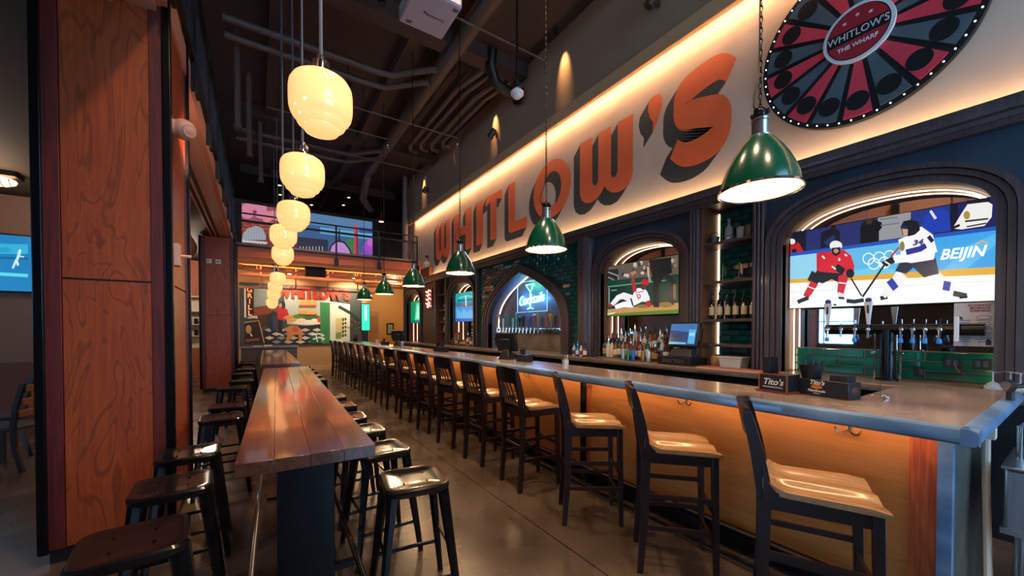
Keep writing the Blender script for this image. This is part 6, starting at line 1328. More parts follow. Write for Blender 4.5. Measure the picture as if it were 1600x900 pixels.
for i, (y, w, z) in enumerate(((.86, .045, 1.10), (.66, .085, 1.195), (.50, .085, 1.195))):
    t = empty('outlet_box', (4.908, y, z), 0, 'black outlet box on the green splash tiles, %s from the beer tower' % ORD[i], 'outlet', 'outlets on the splash tiles')
    G().box(-.012, 0, -w / 2 - .01, w / 2 + .01, -.045, .045).obj('cover', M_black, t, bevel=.003)
    for k in range(2 if w > .06 else 1): G().box(-.014, -.011, -.03 + .04 * k, -.005 + .04 * k, -.025, .025).obj('socket', mat('socket grey', '#3c4450', .4), t)
    if i == 1: G().tube([(-.015, -.012, .0), (-.05, -.02, -.02), (-.05, -.04, -.07), (-.01, -.07, -.09)], .005, 6).obj('plug_cord', mat('tan cord', '#9a7a68', .5), t)
# coupe glasses on a bar mat
mt = G().box(4.30, 4.60, .02, .47, CZ, CZ + .008).obj('bar_mat', mat('black rubber', '#101012', .7)); tag(mt, 'black rubber mat on the back counter under the coupe glasses', 'mat')
for i, (x, y) in enumerate(((4.42, .40), (4.42, .28), (4.52, .33))):
    t = empty('coupe_glass', (x, y, CZ + .008), 0, 'upturned stemmed glass on the black mat, %s from the notice' % ORD[i], 'glass', 'stemmed glasses on the black mat')
    G().lathe([(.045, 0), (.046, .003), (.042, .03), (.025, .055), (.006, .065)], 16).obj('bowl', M_glassy, t); G().cyl((0, 0, .06), (0, 0, .13), .0045, n=8).obj('stem', M_glassy, t); G().lathe([(.006, .126), (.034, .131), (.036, .134)], 16).obj('foot', M_glassy, t)

t = empty('bar_towel', (4.40, 2.15, CZ), 0, 'flat red striped bar towel on the back counter below the tiled shelves', 'towel')
G().box(-.13, .13, -.42, .42, 0, .006).obj('cloth', mat('towel cream', '#b8a890', .9), t)
for k in range(6): G().box(-.12 + .042 * k, -.10 + .042 * k, -.42, .42, .004, .0075).obj('stripe', mat('towel red', '#a83a2c', .9), t)

# ------------------------------------------------------------------ registers
def register(loc, rz, lab, lit=True, drawer=True):
    t = empty('register', loc, rz, lab, 'register'); z = 0
    if drawer:
        d = G().box(-.20, .20, -.22, .22, 0, .10).obj('cash_drawer', M_black, t, bevel=.005)
        G().box(-.206, -.198, -.15, .15, .03, .075).obj('drawer_front', M_steel, d); G().cyl((-.21, 0, .052), (-.2, 0, .052), .01).obj('lock', M_gun, d)
        p = G().hexa([(-.12, -.19, .10), (.12, -.19, .10), (.12, .12, .10), (-.12, .12, .10)], [(-.08, -.17, .20), (.12, -.17, .20), (.12, .10, .20), (-.08, .10, .20)]).obj('base_unit', mat('dark grey plastic', '#26262a', .45), t, bevel=.01); z = .19
    else:
        G().hexa([(-.10, -.12, 0), (.12, -.12, 0), (.12, .12, 0), (-.10, .12, 0)], [(-.02, -.05, .16), (.06, -.05, .16), (.06, .05, .16), (-.02, .05, .16)]).obj('stand', M_black, t, bevel=.01); z = .10
    m = empty('monitor', (-.02, -.03, z + .19), 0); m.parent = t; m.rotation_euler = (0, R(14), 0)
    G().box(-.015, .04, -.205, .205, -.16, .16).obj('housing', M_black, m, bevel=.012)
    if lit:
        pol = [('#24406e', [(-.18, -.135), (.18, -.135), (.18, .135), (-.18, .135)]), ('#3f6ea8', [(-.18, .02), (.18, .05), (.18, .135), (-.18, .135)]), ('#17305a', [(.0, -.09), (.16, -.09), (.16, .0), (.0, .0)]), ('#4fa8d8', [(-.17, -.12), (-.08, -.12), (-.08, .06), (-.17, .06)]),
               ('#8fd0e8', [(-.16, -.02), (-.09, -.02), (-.09, .02), (-.16, .02)]), ('#58b8e0', [(-.06, -.128), (.17, -.128), (.17, -.105), (-.06, -.105)])]
        picture('screen', pol, 'x', -.017, printed('register screen', .6, .2), m, .0003)
    else: G().box(.04, .075, -.10, .10, -.12, .06).obj('rear_cover', M_black, m, bevel=.01); G().box(-.017, -.015, -.18, .18, -.135, .135).obj('screen', mat('dark screen', '#0a0e16', .15), m)
    G().cyl((.03, -.02, -.10), (.06, -.02, -.24), .03, n=10).obj('neck', M_black, m)
    G().box(.0, .03, -.235, -.205, -.08, .08).obj('card_reader', M_black, m)
    return t
register((4.52, 2.90, CZ), 0, 'register with blue lit screen on a cash drawer below the tiled shelves')
register((2.84, 4.40, 1.07), R(200), 'black register monitor seen from behind on the bar near the pointed niche', False, False).scale = (.82, .82, .82)
register((2.86, 9.3, 1.07), R(215), 'black register monitor on the bar far down near the corridor', False, False).scale = (.85, .85, .85)

# ------------------------------------------------------------------ things on the bar top
M_box = mat('black printed card', '#16161a', .4); M_cop = mat('copper trim', '#a8643c', .35, metal=.6)
t = empty('napkin_caddy', (2.835, 1.13, 1.07), R(-8), 'black napkin caddy with copper edges and white script lettering on the bar', 'caddy')
G().box(-.085, .085, -.10, .10, 0, .012).obj('wood_base', mat('red brown base', '#6a2c1c', .4), t); G().box(-.07, .07, -.085, .085, .012, .118).obj('caddy_body', M_box, t)
for y in (-.085, .085): G().box(-.073, -.066, y - .004, y + .004, .012, .120).obj('copper_edge', M_cop, t)
G().box(-.073, -.066, -.085, .085, .114, .120).obj('copper_edge', M_cop, t)
words('lettering', "Tito's", .055, (-.0715, 0, .068), FACE_X, M_white, t, ex=.0006, shear=.3, bold=.001); words('lettering', 'HANDMADE VODKA', .013, (-.0715, 0, .035), FACE_X, M_white, t, ex=.0006)
for k in range(5): G().box(.0 - .05 + .02 * k, .012 - .05 + .02 * k, .03, .075, .11, .225 - .012 * (k % 2)).obj('black_stirrer', M_black, t)
t = empty('condiment_box', (2.90, .90, 1.07), R(-12), 'long black bar caddy with orange badge and stacked napkins on the bar', 'caddy')
G().box(-.06, .06, -.145, .145, 0, .10).obj('caddy_body', M_box, t, bevel=.003)
words('lettering', "Tito's", .036, (-.0615, .02, .082), FACE_X, M_white, t, ex=.0006, shear=.3, bold=.001); words('lettering', 'Handmade', .022, (-.0615, .02, .033), FACE_X, M_white, t, ex=.0006, bold=.0005)
words('lettering', 'VODKA', .011, (-.0615, .02, .016), FACE_X, M_white, t, ex=.0006)
G().prism(ell(.02, .057, .032, .013), 'x', -.0612, -.060).obj('badge', mat('badge orange', '#c0641e', .5), t)
G().prism(ell(.0, .055, .03, .018), 'y', -.1462, -.145).obj('badge', mat('badge brown', '#5a2a1c', .5), t)
np_ = G().box(-.045, .045, -.125, -.04, .10, .135).obj('napkin_stack', mat('black napkins', '#14161c', .8), t)
for k in range(5): G().box(-.046, .046, -.126 + .017 * k, -.124 + .017 * k, .10, .136).obj('fold', M_black, np_)
cp = G().lathe([(.040, .06), (.066, .185), (.063, .185), (.038, .07)], 18, (0, .085, 0)).obj('straw_cup', M_box, t)
for k in range(16):
    a = k * 2.4; r = .012 + .0025 * k; G().cyl((r * .6 * math.cos(a), .085 + r * .6 * math.sin(a), .08), (r * 1.3 * math.cos(a), .085 + r * 1.3 * math.sin(a), .215 - .012 * (k % 3)), .0045, n=5).obj('straw', M_black, cp)
t = empty('check_spike', (3.05, .69, 1.07), 0, 'chrome check spike with three curled feet on the bar return', 'check spike')
G().cyl((0, 0, .01), (0, 0, .125), .0022, .001, n=6).obj('spike', M_chrome, t)
for a in (90, 210, 330): G().tube([(0, 0, .025), (.022 * math.cos(R(a)), .022 * math.sin(R(a)), .024), (.042 * math.cos(R(a)), .042 * math.sin(R(a)), .008), (.052 * math.cos(R(a)), .052 * math.sin(R(a)), .004), (.05 * math.cos(R(a)), .05 * math.sin(R(a)), .014)], .003, 6).obj('foot', M_chrome, t)
t = empty('straw_glass', (2.60, 2.95, 1.07), 0, 'clear tumbler with straws standing alone on the bar', 'glass')
G().lathe([(.026, 0), (.028, .004), (.036, .10), (.033, .10), (.025, .01)], 16).obj('tumbler', M_glassy, t)
for k in range(5): G().cyl((.008 * math.cos(k * 2.5), .008 * math.sin(k * 2.5), .01), (.026 * math.cos(k * 2.5), .026 * math.sin(k * 2.5), .15), .003, n=5).obj('straw', M_black if k % 2 else M_white, t)
for i, (x, y) in enumerate(((2.80, 3.95), (2.74, 6.35), (2.78, 6.62), (2.75, 10.1))):
    t = empty('bar_caddy', (x, y, 1.07), R(8 * i), ['low black caddy beside the register monitor on the bar', 'black caddy with straws midway along the bar', 'small black caddy behind the straw caddy midway along the bar', 'black caddy with straws far down the bar'][i], 'caddy', 'black caddies on the bar')
    G().box(-.06, .06, -.10, .10, 0, .09).obj('caddy_body', M_box, t, bevel=.004); G().lathe([(.03, .09), (.04, .15), (.037, .15), (.028, .09)], 12, (0, .04, 0)).obj('straw_cup', M_box, t)
    for k in range(6): G().cyl((.01 * math.cos(k), .04 + .01 * math.sin(k), .09), (.03 * math.cos(k), .04 + .03 * math.sin(k), .18), .003, n=5).obj('straw', M_black, t)
for i, (x, y, c_) in enumerate(((2.72, 8.6, '#8a86c8'), (2.62, 10.4, '#a8a8d8'))):
    t = empty('cup', (x, y, 1.07), 0, 'lavender tinted cup on the bar, %s' % ('beside the far register monitor' if i == 0 else 'beside the farthest black caddy'), 'cup')
    G().lathe([(.03, 0), (.04, .12), (.037, .12), (.027, .01)], 14).obj('cup_body', mat('lavender cup %d' % i, c_, .3), t); G().tube([(.04 * math.cos(R(a)), .04 * math.sin(R(a)), .12) for a in range(0, 360, 30)], .003, 5, True).obj('cup_rim', M_white, t)
# steel hand sink and hoses at the open end of the bar
t = empty('hand_sink', (0, 0, 0), 0, 'stainless hand sink on legs at the open end of the bar', 'sink')
G().box(3.03, 3.55, -.45, .235, .50, .80).obj('basin', M_steel, t, bevel=.012); G().box(3.02, 3.56, -.46, .245, .80, .815).obj('rim', M_steel, t, bevel=.004)
G().box(3.10, 3.48, -.36, .16, .812, .818).obj('bowl_opening', mat('sink shadow', '#6f7680', .3, metal=.8), t); G().box(3.02, 3.56, -.46, .245, .485, .515).obj('lower_band', M_steel, t)
for x in (3.07, 3.5):
    for y in (.18, -.40): G().cyl((x, y, 0), (x, y, .5), .025).obj('leg', M_steel, t)
G().cyl((3.28, .20, .81), (3.28, .20, .98), .018).tube([(3.28, .20, .97), (3.28, .16, 1.03), (3.28, .08, 1.02), (3.28, .05, .97)], .014, 8).obj('faucet', M_chrome, t)
t = empty('drain_hose', (0, 0, 0), 0, 'two pale hoses looping down beside the steel bar end', 'hose')
for k in range(2): G().tube([(3.10 + .03 * k, .30, .95), (3.11 + .03 * k, .30, .7), (3.08 + .03 * k, .29, .45), (3.03 + .05 * k, .28, .22), (2.95, .27, .14 + .04 * k)], .014, 8).obj('hose', mat('cream hose', '#b8a890', .5), t)
G().box(3.09, 3.17, .27, .34, .92, .99).obj('junction_box', mat('cream box', '#c8bca4', .5), t)
t = empty('soda_gun', (3.56, .26, 1.075), 0, 'black soda gun in a steel holder on the bar end', 'soda gun')
G().cyl((0, 0, .0), (0, 0, .05), .016, n=12).obj('holder', M_black, t); G().tube([(0, 0, .05), (.0, -.015, .08), (.04, -.04, .085)], .013, 8).obj('gun', M_black, t); G().cyl((.05, .02, .08), (.22, .02, .08), .022, n=12).obj('steel_sleeve', M_chrome, t)

# ------------------------------------------------------------------ ceiling services
def pipe(name, pts, r, lab, cat='pipe', m=M_pipe, n=12, grp=None): return tag(G().tube(pts, r, n).obj(name, m), lab, cat, grp)
t = empty('sprinkler_main', (0, 0, 0), 0, 'thick dark pipe running the length of the ceiling', 'pipe')
G().cyl((2.9, Y0, 6.30), (2.9, 12.4, 6.30), .125, n=18).obj('pipe_run', M_pipe, t)
for y in (1.2, 4.2, 7.2, 10.2): G().cyl((2.9, y, 6.30), (2.9, y + .10, 6.30), .14, n=18).obj('coupling', M_pipe, t); G().cyl((2.9, y + .5, 6.4), (2.9, y + .5, ZC), .012, n=6).obj('hanger', M_black, t)
G().tube([(2.9, 12.3, 6.3), (2.9, 12.55, 6.28), (2.9, 12.7, 6.1), (2.9, 13.2, 5.7), (3.3, 13.8, 5.6)], .11, 12).obj('elbow', M_pipe, t)
for k, (y, z) in enumerate(((7.35, 6.22), (7.75, 6.2), (11.2, 6.2), (11.6, 6.15))):
    pipe('branch_pipe', [(-.4, y, z), (1.9, y, z), (2.15, y - .05, z), (2.5, y - .35, z + .03), (2.8, y - .6, z + .05)], .055, ['near twin branch pipe crossing to the thick ceiling pipe', 'second twin branch pipe crossing to the thick ceiling pipe', 'far branch pipe bending into the thick ceiling pipe', 'farthest branch pipe bending into the thick ceiling pipe'][k], grp='branch pipes under the ceiling')
for k in range(4):
    x = 3.35 + .22 * k; z = 6.25 + .04 * (k % 2)
    pipe('conduit', [(x + .25, 6.4, z + .12), (x + .12, 6.75, z + .05), (x, 7.1, z), (x, 9.9 - .2 * k, z), (x + .12, 10.15 - .2 * k, z), (x + .3, 10.2 - .2 * k, z)], .052, 'dark conduit in the bundle beside the upper wall, %s from the thick pipe' % ORD[k], 'conduit', grp='conduit bundle beside the upper wall')
for k, (xa, xb, y) in enumerate(((1.5, 4.1, 8.6), (1.0, 4.2, 5.3), (.5, 4.2, 11.0), (.2, 2.7, 9.6))):
    t = empty('thin_rod', (0, 0, 0), 0, 'thin dark sprinkler rod crossing under the ceiling, %s from the projector' % ORD[(1, 0, 3, 2)[k]], 'pipe', 'thin sprinkler rods')
    G().cyl((xa, y, 6.12), (xb, y, 6.12), .016, n=8).obj('rod', M_pipe, t); G().cyl((xb, y, 6.12), (xb, y, 5.98), .014, n=8).obj('drop', M_pipe, t)
    G().lathe([(.012, 5.90), (.035, 5.93), (.012, 5.95), (.02, 5.98)], 10, (xb, y, 0)).obj('sprinkler_head', M_chrome, t)
    for x in (xa + .4, (xa + xb) / 2): G().cyl((x, y, 6.12), (x, y, ZC), .006, n=6).obj('hanger', M_black, t)
t = empty('duct_elbow', (0, 0, 0), 0, 'black round duct elbow beside the upper wall', 'duct'); G().tube([(3.6, 6.1, 6.55), (3.6, 6.15, 6.3), (3.75, 6.25, 6.1), (4.05, 6.3, 6.05), (4.3, 6.3, 6.05)], .10, 12).obj('duct', M_black, t); G().cyl((4.28, 6.3, 6.05), (4.34, 6.3, 6.05), .16, n=16).obj('flange', M_black, t)
for k, (x, y) in enumerate(((-.25, 8.2), (-.1, 9.4), (.1, 10.9))):
    t = empty('drop_conduit', (x, y, 0), 0, 'vertical conduit dropping from the ceiling behind the globes, %s back' % ORD[k], 'conduit', 'vertical conduits'); G().cyl((0, 0, 5.0), (0, 0, ZC), .045, n=10).obj('conduit_run', M_pipe, t); G().cyl((0, 0, 4.94), (0, 0, 5.0), .06, n=10).obj('end_cap', M_pipe, t)
# projector
t = empty('projector', (1.55, 3.92, 4.80), 0, 'white ceiling projector hanging from a dark pole', 'projector')
G().box(-.25, .25, -.27, .27, 0, .17).obj('casing', mat('projector white', '#b9aeb8', .4), t, bevel=.02); G().cyl((0, 0, .17), (0, 0, ZC - 4.8), .025).obj('pole', M_pipe, t)
G().cyl((-.12, -.29, .09), (-.12, -.26, .09), .06, n=18).obj('lens', M_black, t)
words('lettering', 'Panasonic', .06, (.05, 0, -.002), (R(180), 0, R(0)), M_black, t, ex=.0005)
for a, b in ((-.16, .2), (.2, -.2)): G().box(a - .03, a + .03, b - .02, b + .02, -.004, .002).obj('vent', mat('vent grey', '#5c5560', .6), t)
G().box(-.25, -.2, -.272, -.268, .02, .15).obj('vent', mat('vent grey', '#5c5560', .6), t)
t = empty('ceiling_speaker', (2.913, 4.283, 4.60), 0, 'white dome fixture on a black pole in front of the upper wall', 'fixture')
G().lathe([(.001, -.05), (.04, -.045), (.085, .0), (.09, .03), (.06, .06), (.03, .09)], 20).obj('dome', M_white, t); G().lathe([(.03, .085), (.05, .10), (.05, .15), (.02, .17)], 14).obj('neck', M_black, t); G().cyl((0, 0, .16), (0, 0, ZC - 4.6), .016).obj('pole', M_black, t)
# tubular spots on the upper wall
for k, (y, z) in enumerate(((3.2, 5.74), (7.27, 5.72), (11.28, 5.71))):
    t = empty('wall_spot', (4.42, y, z), 0, 'dark tubular spot lamp on the brown upper wall, %s from the prize wheel' % ORD[k], 'spot lamp', 'tubular spots on the upper wall')
    G().box(-.03, 0, -.03, .03, -.05, .05).obj('wall_plate', M_pipe, t); G().cyl((-.03, 0, 0), (-.10, 0, 0), .015).obj('arm', M_pipe, t)
    d = Vector((-.25, .35, -.6)).normalized(); c0 = Vector((-.13, 0, 0)); G().cyl(c0 - d * .10, c0 + d * .10, .065, n=18).obj('can', mat('bronze can', '#4a382e', .4, metal=.3), t); G().cyl(c0 + d * .101, c0 + d * .103, .050, n=18).obj('lens', M_black, t)
for k, (y, z) in enumerate(((5.06, 6.42), (7.35, 6.40), (9.58, 6.40), (11.7, 6.4))):
    t = empty('grazing_lamp', (4.24, y, z), 0, 'small lamp by the ceiling grazing the upper wall, %s from the prize wheel' % ORD[k], 'spot lamp', 'grazing lamps by the ceiling')
    G().cyl((0, 0, 0), (0, 0, .12), .03, n=12).obj('can', M_black, t); G().cyl((0, 0, .12), (0, 0, ZC - z), .01).obj('stem', M_black, t)
    lamp('lamp_light', 'SPOT', (4.24, y, z - .02), 60, (1, .62, .28), size=.03, spot=40, blend=1., rot=(0, R(-22), 0))
# fill spots added under the ceiling to brighten the room and near column
for k, (x, y, tx, ty) in enumerate(((1.5, 1.2, 1.4, 2.0), (1.5, 3.3, 2.0, 3.6), (1.5, 5.6, 1.2, 6.4), (1.5, 8.0, 1.6, 8.8), (1.5, 10.4, 1.4, 11.2), (1.3, -.8, 1.6, .6), (.7, .6, -.75, 3.5))):
    t = empty('fill_spot', (x, y, 6.05), 0, 'added black fill spot under the ceiling beside the thick pipe, %s of its line' % ORD[k], 'spot lamp', 'added fill spots under the ceiling')
    G().cyl((0, 0, 0), (0, 0, .16), .06, n=14).obj('can', M_black, t); G().cyl((0, 0, .16), (0, 0, ZC - 6.05), .012).obj('stem', M_black, t)
    d = Vector((tx - x, ty - y, -6)); q = (d if k < 6 else Vector((tx - x, ty - y, -4.3))).to_track_quat('-Z', 'Y').to_euler()
    lamp('lamp_light', 'SPOT', (x, y, 6.03), FILL_WATTS, (1, .70, .45), size=.12, spot=95 if k < 6 else 46, blend=.9, rot=q)

# ------------------------------------------------------------------ railings
def railing(name, A, B, z0, n, lab, mid=.72, top=.92, step=.06, wire=.0035):
    A = Vector(A); B = Vector(B); d = (B - A); L_ = d.length; rz = math.atan2(d.y, d.x)
    t = empty(name, (A.x, A.y, z0), rz, lab, 'railing')
    for z, h in ((top, .018), (mid, .028), (.06, .026)): G().box(0, L_, -.015, .015, z - h, z + h).obj('rail', M_black, t)
    b = L_ / n
    for i in range(n + 1):
        p = G().box(i * b - .022, i * b + .022, -.02, .02, -.22, top).obj('post', M_black, t); G().box(i * b - .06, i * b + .06, -.035, -.012, -.28, -.06).obj('bracket', M_black, p)
    g = G(); x = .03
    while x < b - .03: g.box(x, x + wire, -.0015, .0015, .08, mid - .02); x += step
    z = .08 + step
    while z < mid - .03: g.box(.02, b - .02, -.0015, .0015, z, z + wire); z += step
    me = g.mesh('wire_infill', mat('grey wire', '#4c4c52', .4, metal=.5), smooth=False)
    for i in range(n): inst(me, 'wire_infill', t, (i * b, 0, 0))
    return t
railing('railing', (-.5, 12.44, 0), (4.45, 12.44, 0), 3.62, 4, 'black wire mesh railing along the far mezzanine')
railing('railing', (-.48, -.4, 0), (-.48, 12.4, 0), 3.95, 10, 'black wire mesh railing along the mezzanine above the columns', .80, 1.0, .06, .0018)

# ------------------------------------------------------------------ far end of the room
t = empty('video_wall', (0, 0, 0), 0, 'wide lit video wall with blossoms, a dome and an obelisk on the far mezzanine', 'video wall')
G().box(-.39, 3.52, 14.46, 14.56, 3.90, 5.37).obj('cabinet', M_black, t); picture('picture', LEDWALL, 'y', 14.455, M_scr2, t, .0002)
for x in (.2, 1.6, 3.0): G().box(x - .04, x + .04, 14.56, 14.64, 3.78, 5.2).obj('support', M_black, t)
t = empty('mural', (0, 0, 0), 0, 'painted diner mural with burger plate, couple, dog and chequered floor on the far wall', 'mural')
G().box(-.48, 3.31, 15.372, 15.40, .91, 3.01).obj('panel', mat('mural ground', '#39403c', .6), t); picture('painting', MURAL, 'y', 15.37, M_prt, t, .0002)
words('lettering', "WHITLOW'S", .50, (1.72, 15.33, 2.73), FACE_Y, mat('sign letter red', '#c4360f', .6), t, ex=.012, sx=.84, bold=.035)
for k, ch in enumerate('GRILL'): words('lettering', ch, .22, (-.20, 15.33, 2.76 - .19 * k), FACE_Y, glow('sign orange', (1, .25, .08), .9), t, ex=.008, bold=.004)
words('lettering', 'BEER', .11, (-.10, 15.33, 1.87), FACE_Y, mat('cream paint', '#d8d0c0', .6), t, ex=.004, bold=.003)
G().box(-.35, -.30, 15.34, 15.37, 1.85, 2.88).obj('sign_edge', M_white, t)
for k, (x, e) in enumerate(((.9, 70), (2.9, 130))):
    s = empty('mural_lamp', (x, 14.6, 3.30), 0, 'round lamp under the far soffit lighting the mural, %s from the column' % ORD[k], 'lamp', 'lamps lighting the mural'); G().lathe([(.001, -.02), (.10, -.02), (.12, .03), (.12, .12)], 18).obj('dish', mat('tan dish', '#b08050', .5), s); G().lathe([(.001, -.025), (.06, -.022)], 14).obj('bulb', glow('mural bulb', (1, .7, .4), 10), s)
    lamp('lamp_light', 'SPOT', (x, 14.55, 3.25), e, (1, .82, .58), size=.06, spot=120, blend=.7, rot=(R(38), 0, 0))
for k, (x, y) in enumerate(((.705, 16.0), (.77, 17.1), (3.0, 16.0), (3.0, 17.1), (1.9, 17.8), (1.96, 15.7), (2.34, 13.96))):
    s = empty('downlight', (x, y, ZC - .26 if y > 14.5 and False else ZC), 0, 'small amber downlight in the dark ceiling beyond the video wall, %s of the scatter' % ORD[k], 'downlight', 'amber downlights beyond the video wall')
    G().lathe([(.001, -.03), (.05, -.03)], 12).obj('lens', glow('amber downlight', (1, .55, .22), 8), s); G().shell([(.05, -.035), (.07, -.035), (.07, 0), (.05, 0)], 14).obj('ring', M_black, s)
t = empty('black_speaker', (1.45, 12.75, 3.02), 0, 'black loudspeaker box hung under the far mezzanine', 'loudspeaker'); G().box(-.27, .27, -.12, .12, 0, .28).obj('cabinet', M_black, t, bevel=.02); G().box(-.25, .25, -.128, -.118, .02, .26).obj('grille', mat('speaker cloth', '#101010', .9), t)
t = empty('host_stand', (0, 0, 0), 0, 'dark host stand with flat top below the mural', 'host stand'); G().box(-.42, 1.02, 13.0, 13.5, .94, .98).obj('stand_top', M_counter, t); G().box(-.38, .98, 13.04, 13.46, 0, .94).obj('stand_body', mat('grey brown cabinet', '#3c3430', .5), t)
for k in range(3): d = G().box(-.36 + .45 * k, .06 + .45 * k, 13.025, 13.04, .08, .88).obj('door', mat('grey brown door', '#4a403a', .5), t); G().box(-.02 + .45 * k, .0 + .45 * k, 13.015, 13.025, .45, .65).obj('handle', M_black, d)
for k, x in enumerate((-.1, .16)): tag(G().box(x, x + .2, 13.1, 13.3, .98, .995 + .02 * k).obj('menu_stack', mat('paper', '#cfc4b4', .7)), ['low pile of menus on the host stand', 'higher pile of menus on the host stand'][k], 'menus')
t = empty('floral_arrangement', (2.76, 13.75, 1.07), 0, 'leafy dark arrangement in a vase at the far end of the bar', 'plant'); G().lathe([(.05, 0), (.08, .08), (.05, .18), (.06, .2)], 14).obj('vase', M_black, t)
rl_ = random.Random(5)
for k in range(70):
    a = rl_.uniform(0, 6.28); e = rl_.uniform(-.3, 1.4); r = rl_.uniform(.1, .30); c0 = Vector((r * math.cos(a) * math.cos(e), r * math.sin(a) * math.cos(e), .40 + r * 1.1 * math.sin(e)))
    d = Vector((math.cos(a), math.sin(a), rl_.uniform(-.4, .6))).normalized() * .06; s_ = d.cross(Vector((0, 0, 1))).normalized() * .028
    G().add([c0 - d, c0 + s_ + Vector((0, 0, .01)), c0 + d, c0 - s_ + Vector((0, 0, .01))], [(0, 1, 2, 3)]).obj('leaf', mat('leaf pale', '#a89a78', .6) if k % 3 == 0 else mat('leaf dark', '#1c2a1a', .5), t, smooth=False)
t = empty('green_light_panel', (3.28, 15.2, 1.40), 0, 'tall glowing green light panel beside the mural', 'light panel'); G().box(-.02, .30, 0, .08, 0, 1.05).obj('housing', M_black, t); G().box(.0, .28, -.01, .0, .03, 1.02).obj('panel', glow('green panel', (.02, .8, .4), .9), t); G().cyl((.14, -.03, .4), (.14, -.03, .95), .03).obj('tube', glow('green tube', (.4, 1, .75), 3), t); G().box(.05, .23, .0, .08, -1.4, 0).obj('stand', M_black, t)
t = empty('picture_frame', (5.29, 18.58, 1.48), 0, 'dark framed picture on the mustard corridor wall', 'picture'); G().box(-.17, .17, -.03, 0, -.28, .28).obj('frame', M_black, t); G().box(-.12, .12, -.035, -.03, -.22, .22).obj('print', mat('picture print', '#7c8a86', .5), t)
struct(G().box(3.6, 6.5, 18.55, 18.6, 0, 3.4).obj('wall_mustard', mat('mustard wall paint', '#b08248', .7)))
t = struct(G().box(4.35, 4.75, 18.50, 18.55, 0, 2.3).obj('door_1', mat('tan door', '#9a7040', .6))); G().box(4.40, 4.70, 18.48, 18.50, 1.3, 2.1).obj('door_panel', mat('tan door panel', '#8a6236', .6), t)
t = empty('grid_screen', (0, 0, 0), 0, 'pale lattice screen standing in the corridor', 'screen'); 
for x in [5.55 + .07 * k for k in range(8)]: G().box(x, x + .02, 17.0, 17.02, .2, 2.5).obj('slat', mat('pale lattice', '#b8a07a', .6), t)
for z in [.2 + .1 * k for k in range(24)]: G().box(5.55, 6.06, 17.02, 17.04, z, z + .02).obj('slat', mat('pale lattice', '#b8a07a', .6), t)
s = empty('corridor_lamp', (4.9, 16.6, 3.42), 0, 'flush ceiling lamp in the corridor', 'lamp'); G().lathe([(.001, -.06), (.1, -.05), (.13, 0)], 16).obj('diffuser', glow('corridor diffuser', (1, .8, .5), 6), s); G().shell([(.13, -.01), (.15, -.01), (.15, 0)], 16).obj('ring', M_white, s)
lamp('lamp_light', 'POINT', (4.9, 16.6, 3.2), 70, (1, .78, .45), size=.15)
t = empty('wood_plinth', (4.505, 11.75, 3.135), 0, 'small wooden plinth on the cornice under the bust', 'plinth'); G().box(-.055, .05, -.38, .38, 0, .27).obj('block', M_alc, t); G().box(-.058, .05, -.40, .40, .255, .28).obj('cap', M_alc, t)
t = empty('small_bust', (4.50, 11.75, 3.415), 0, 'small pale bust with dark hair on the wooden plinth', 'statue')
G().lathe([(.05, 0), (.06, .01), (.10, .08), (.11, .14), (.06, .19), (.035, .21), (.035, .24)], 14).obj('torso', mat('bust cream', '#cdbda2', .5), t); h_ = G().ball((0, 0, .31), .075, 14, 10, (.85, .8, 1.1)).obj('head', mat('bust skin', '#b98a6a', .5), t); G().ball((.012, 0, .335), .078, 14, 8, (.85, .85, 1)).obj('hair', M_black, h_); G().ball((-.068, 0, .30), .014, 8, 6).obj('nose', mat('bust skin', '#b98a6a', .5), h_)
t = empty('steel_post', (4.2, 12.9, 3.78), 0, 'pale steel post standing on the far mezzanine', 'post'); G().cyl((0, 0, 0), (0, 0, ZC - 3.78), .09, n=16).obj('shaft', mat('pale steel', '#8a7a70', .4, metal=.4), t); G().cyl((0, 0, 0), (0, 0, .03), .14, n=16).obj('flange', M_pipe, t)
t = empty('red_pendant', (3.57, 13.5, 5.15), 0, 'tiny red hanging lamp over the far mezzanine', 'pendant lamp'); G().lathe([(.09, 0), (.03, .1), (.03, .28)], 12).obj('shade', mat('red enamel', '#b02018', .4), t); G().lathe([(.001, -.01), (.08, -.005)], 12).obj('bulb', glow('pinkish bulb', (1, .6, .5), 4), t); G().cyl((0, 0, .28), (0, 0, ZC - 5.15), .008).obj('cord', M_black, t)
t = empty('hoop_rack', (0, 0, 0), 0, 'wooden hoop shaped rack hanging under the far mezzanine', 'rack')
for z in (2.98, 3.12): G().tube([(3.45 + .75 * math.cos(R(a)), 13.4 + .4 * math.sin(R(a)), z) for a in range(0, 360, 15)], .022, 6, True).obj('hoop', M_ledge, t)
for a in range(0, 360, 45): G().cyl((3.45 + .75 * math.cos(R(a)), 13.4 + .4 * math.sin(R(a)), 2.98), (3.45 + .75 * math.cos(R(a)), 13.4 + .4 * math.sin(R(a)), 3.42), .01, n=6).obj('hanger', M_ledge, t)
# warm strip washing the far soffit
t = empty('soffit_lamp', (0, 0, 0), 0, 'warm strip lamp washing the orange soffit below the far mezzanine', 'lamp'); G().box(-.3, 4.3, 13.28, 13.30, 3.16, 3.18).obj('strip', glow('soffit strip', (1, .55, .22), 40), t); G().box(-.3, 4.3, 13.24, 13.32, 3.14, 3.16).box(-.3, 4.3, 13.24, 13.25, 3.16, 3.20).obj('channel', M_sof, t)
for x in (0, 2, 4.1): G().cyl((x, 13.29, 3.16), (x, 13.29, 3.42), .008, n=6).obj('hanger', M_sof, t)

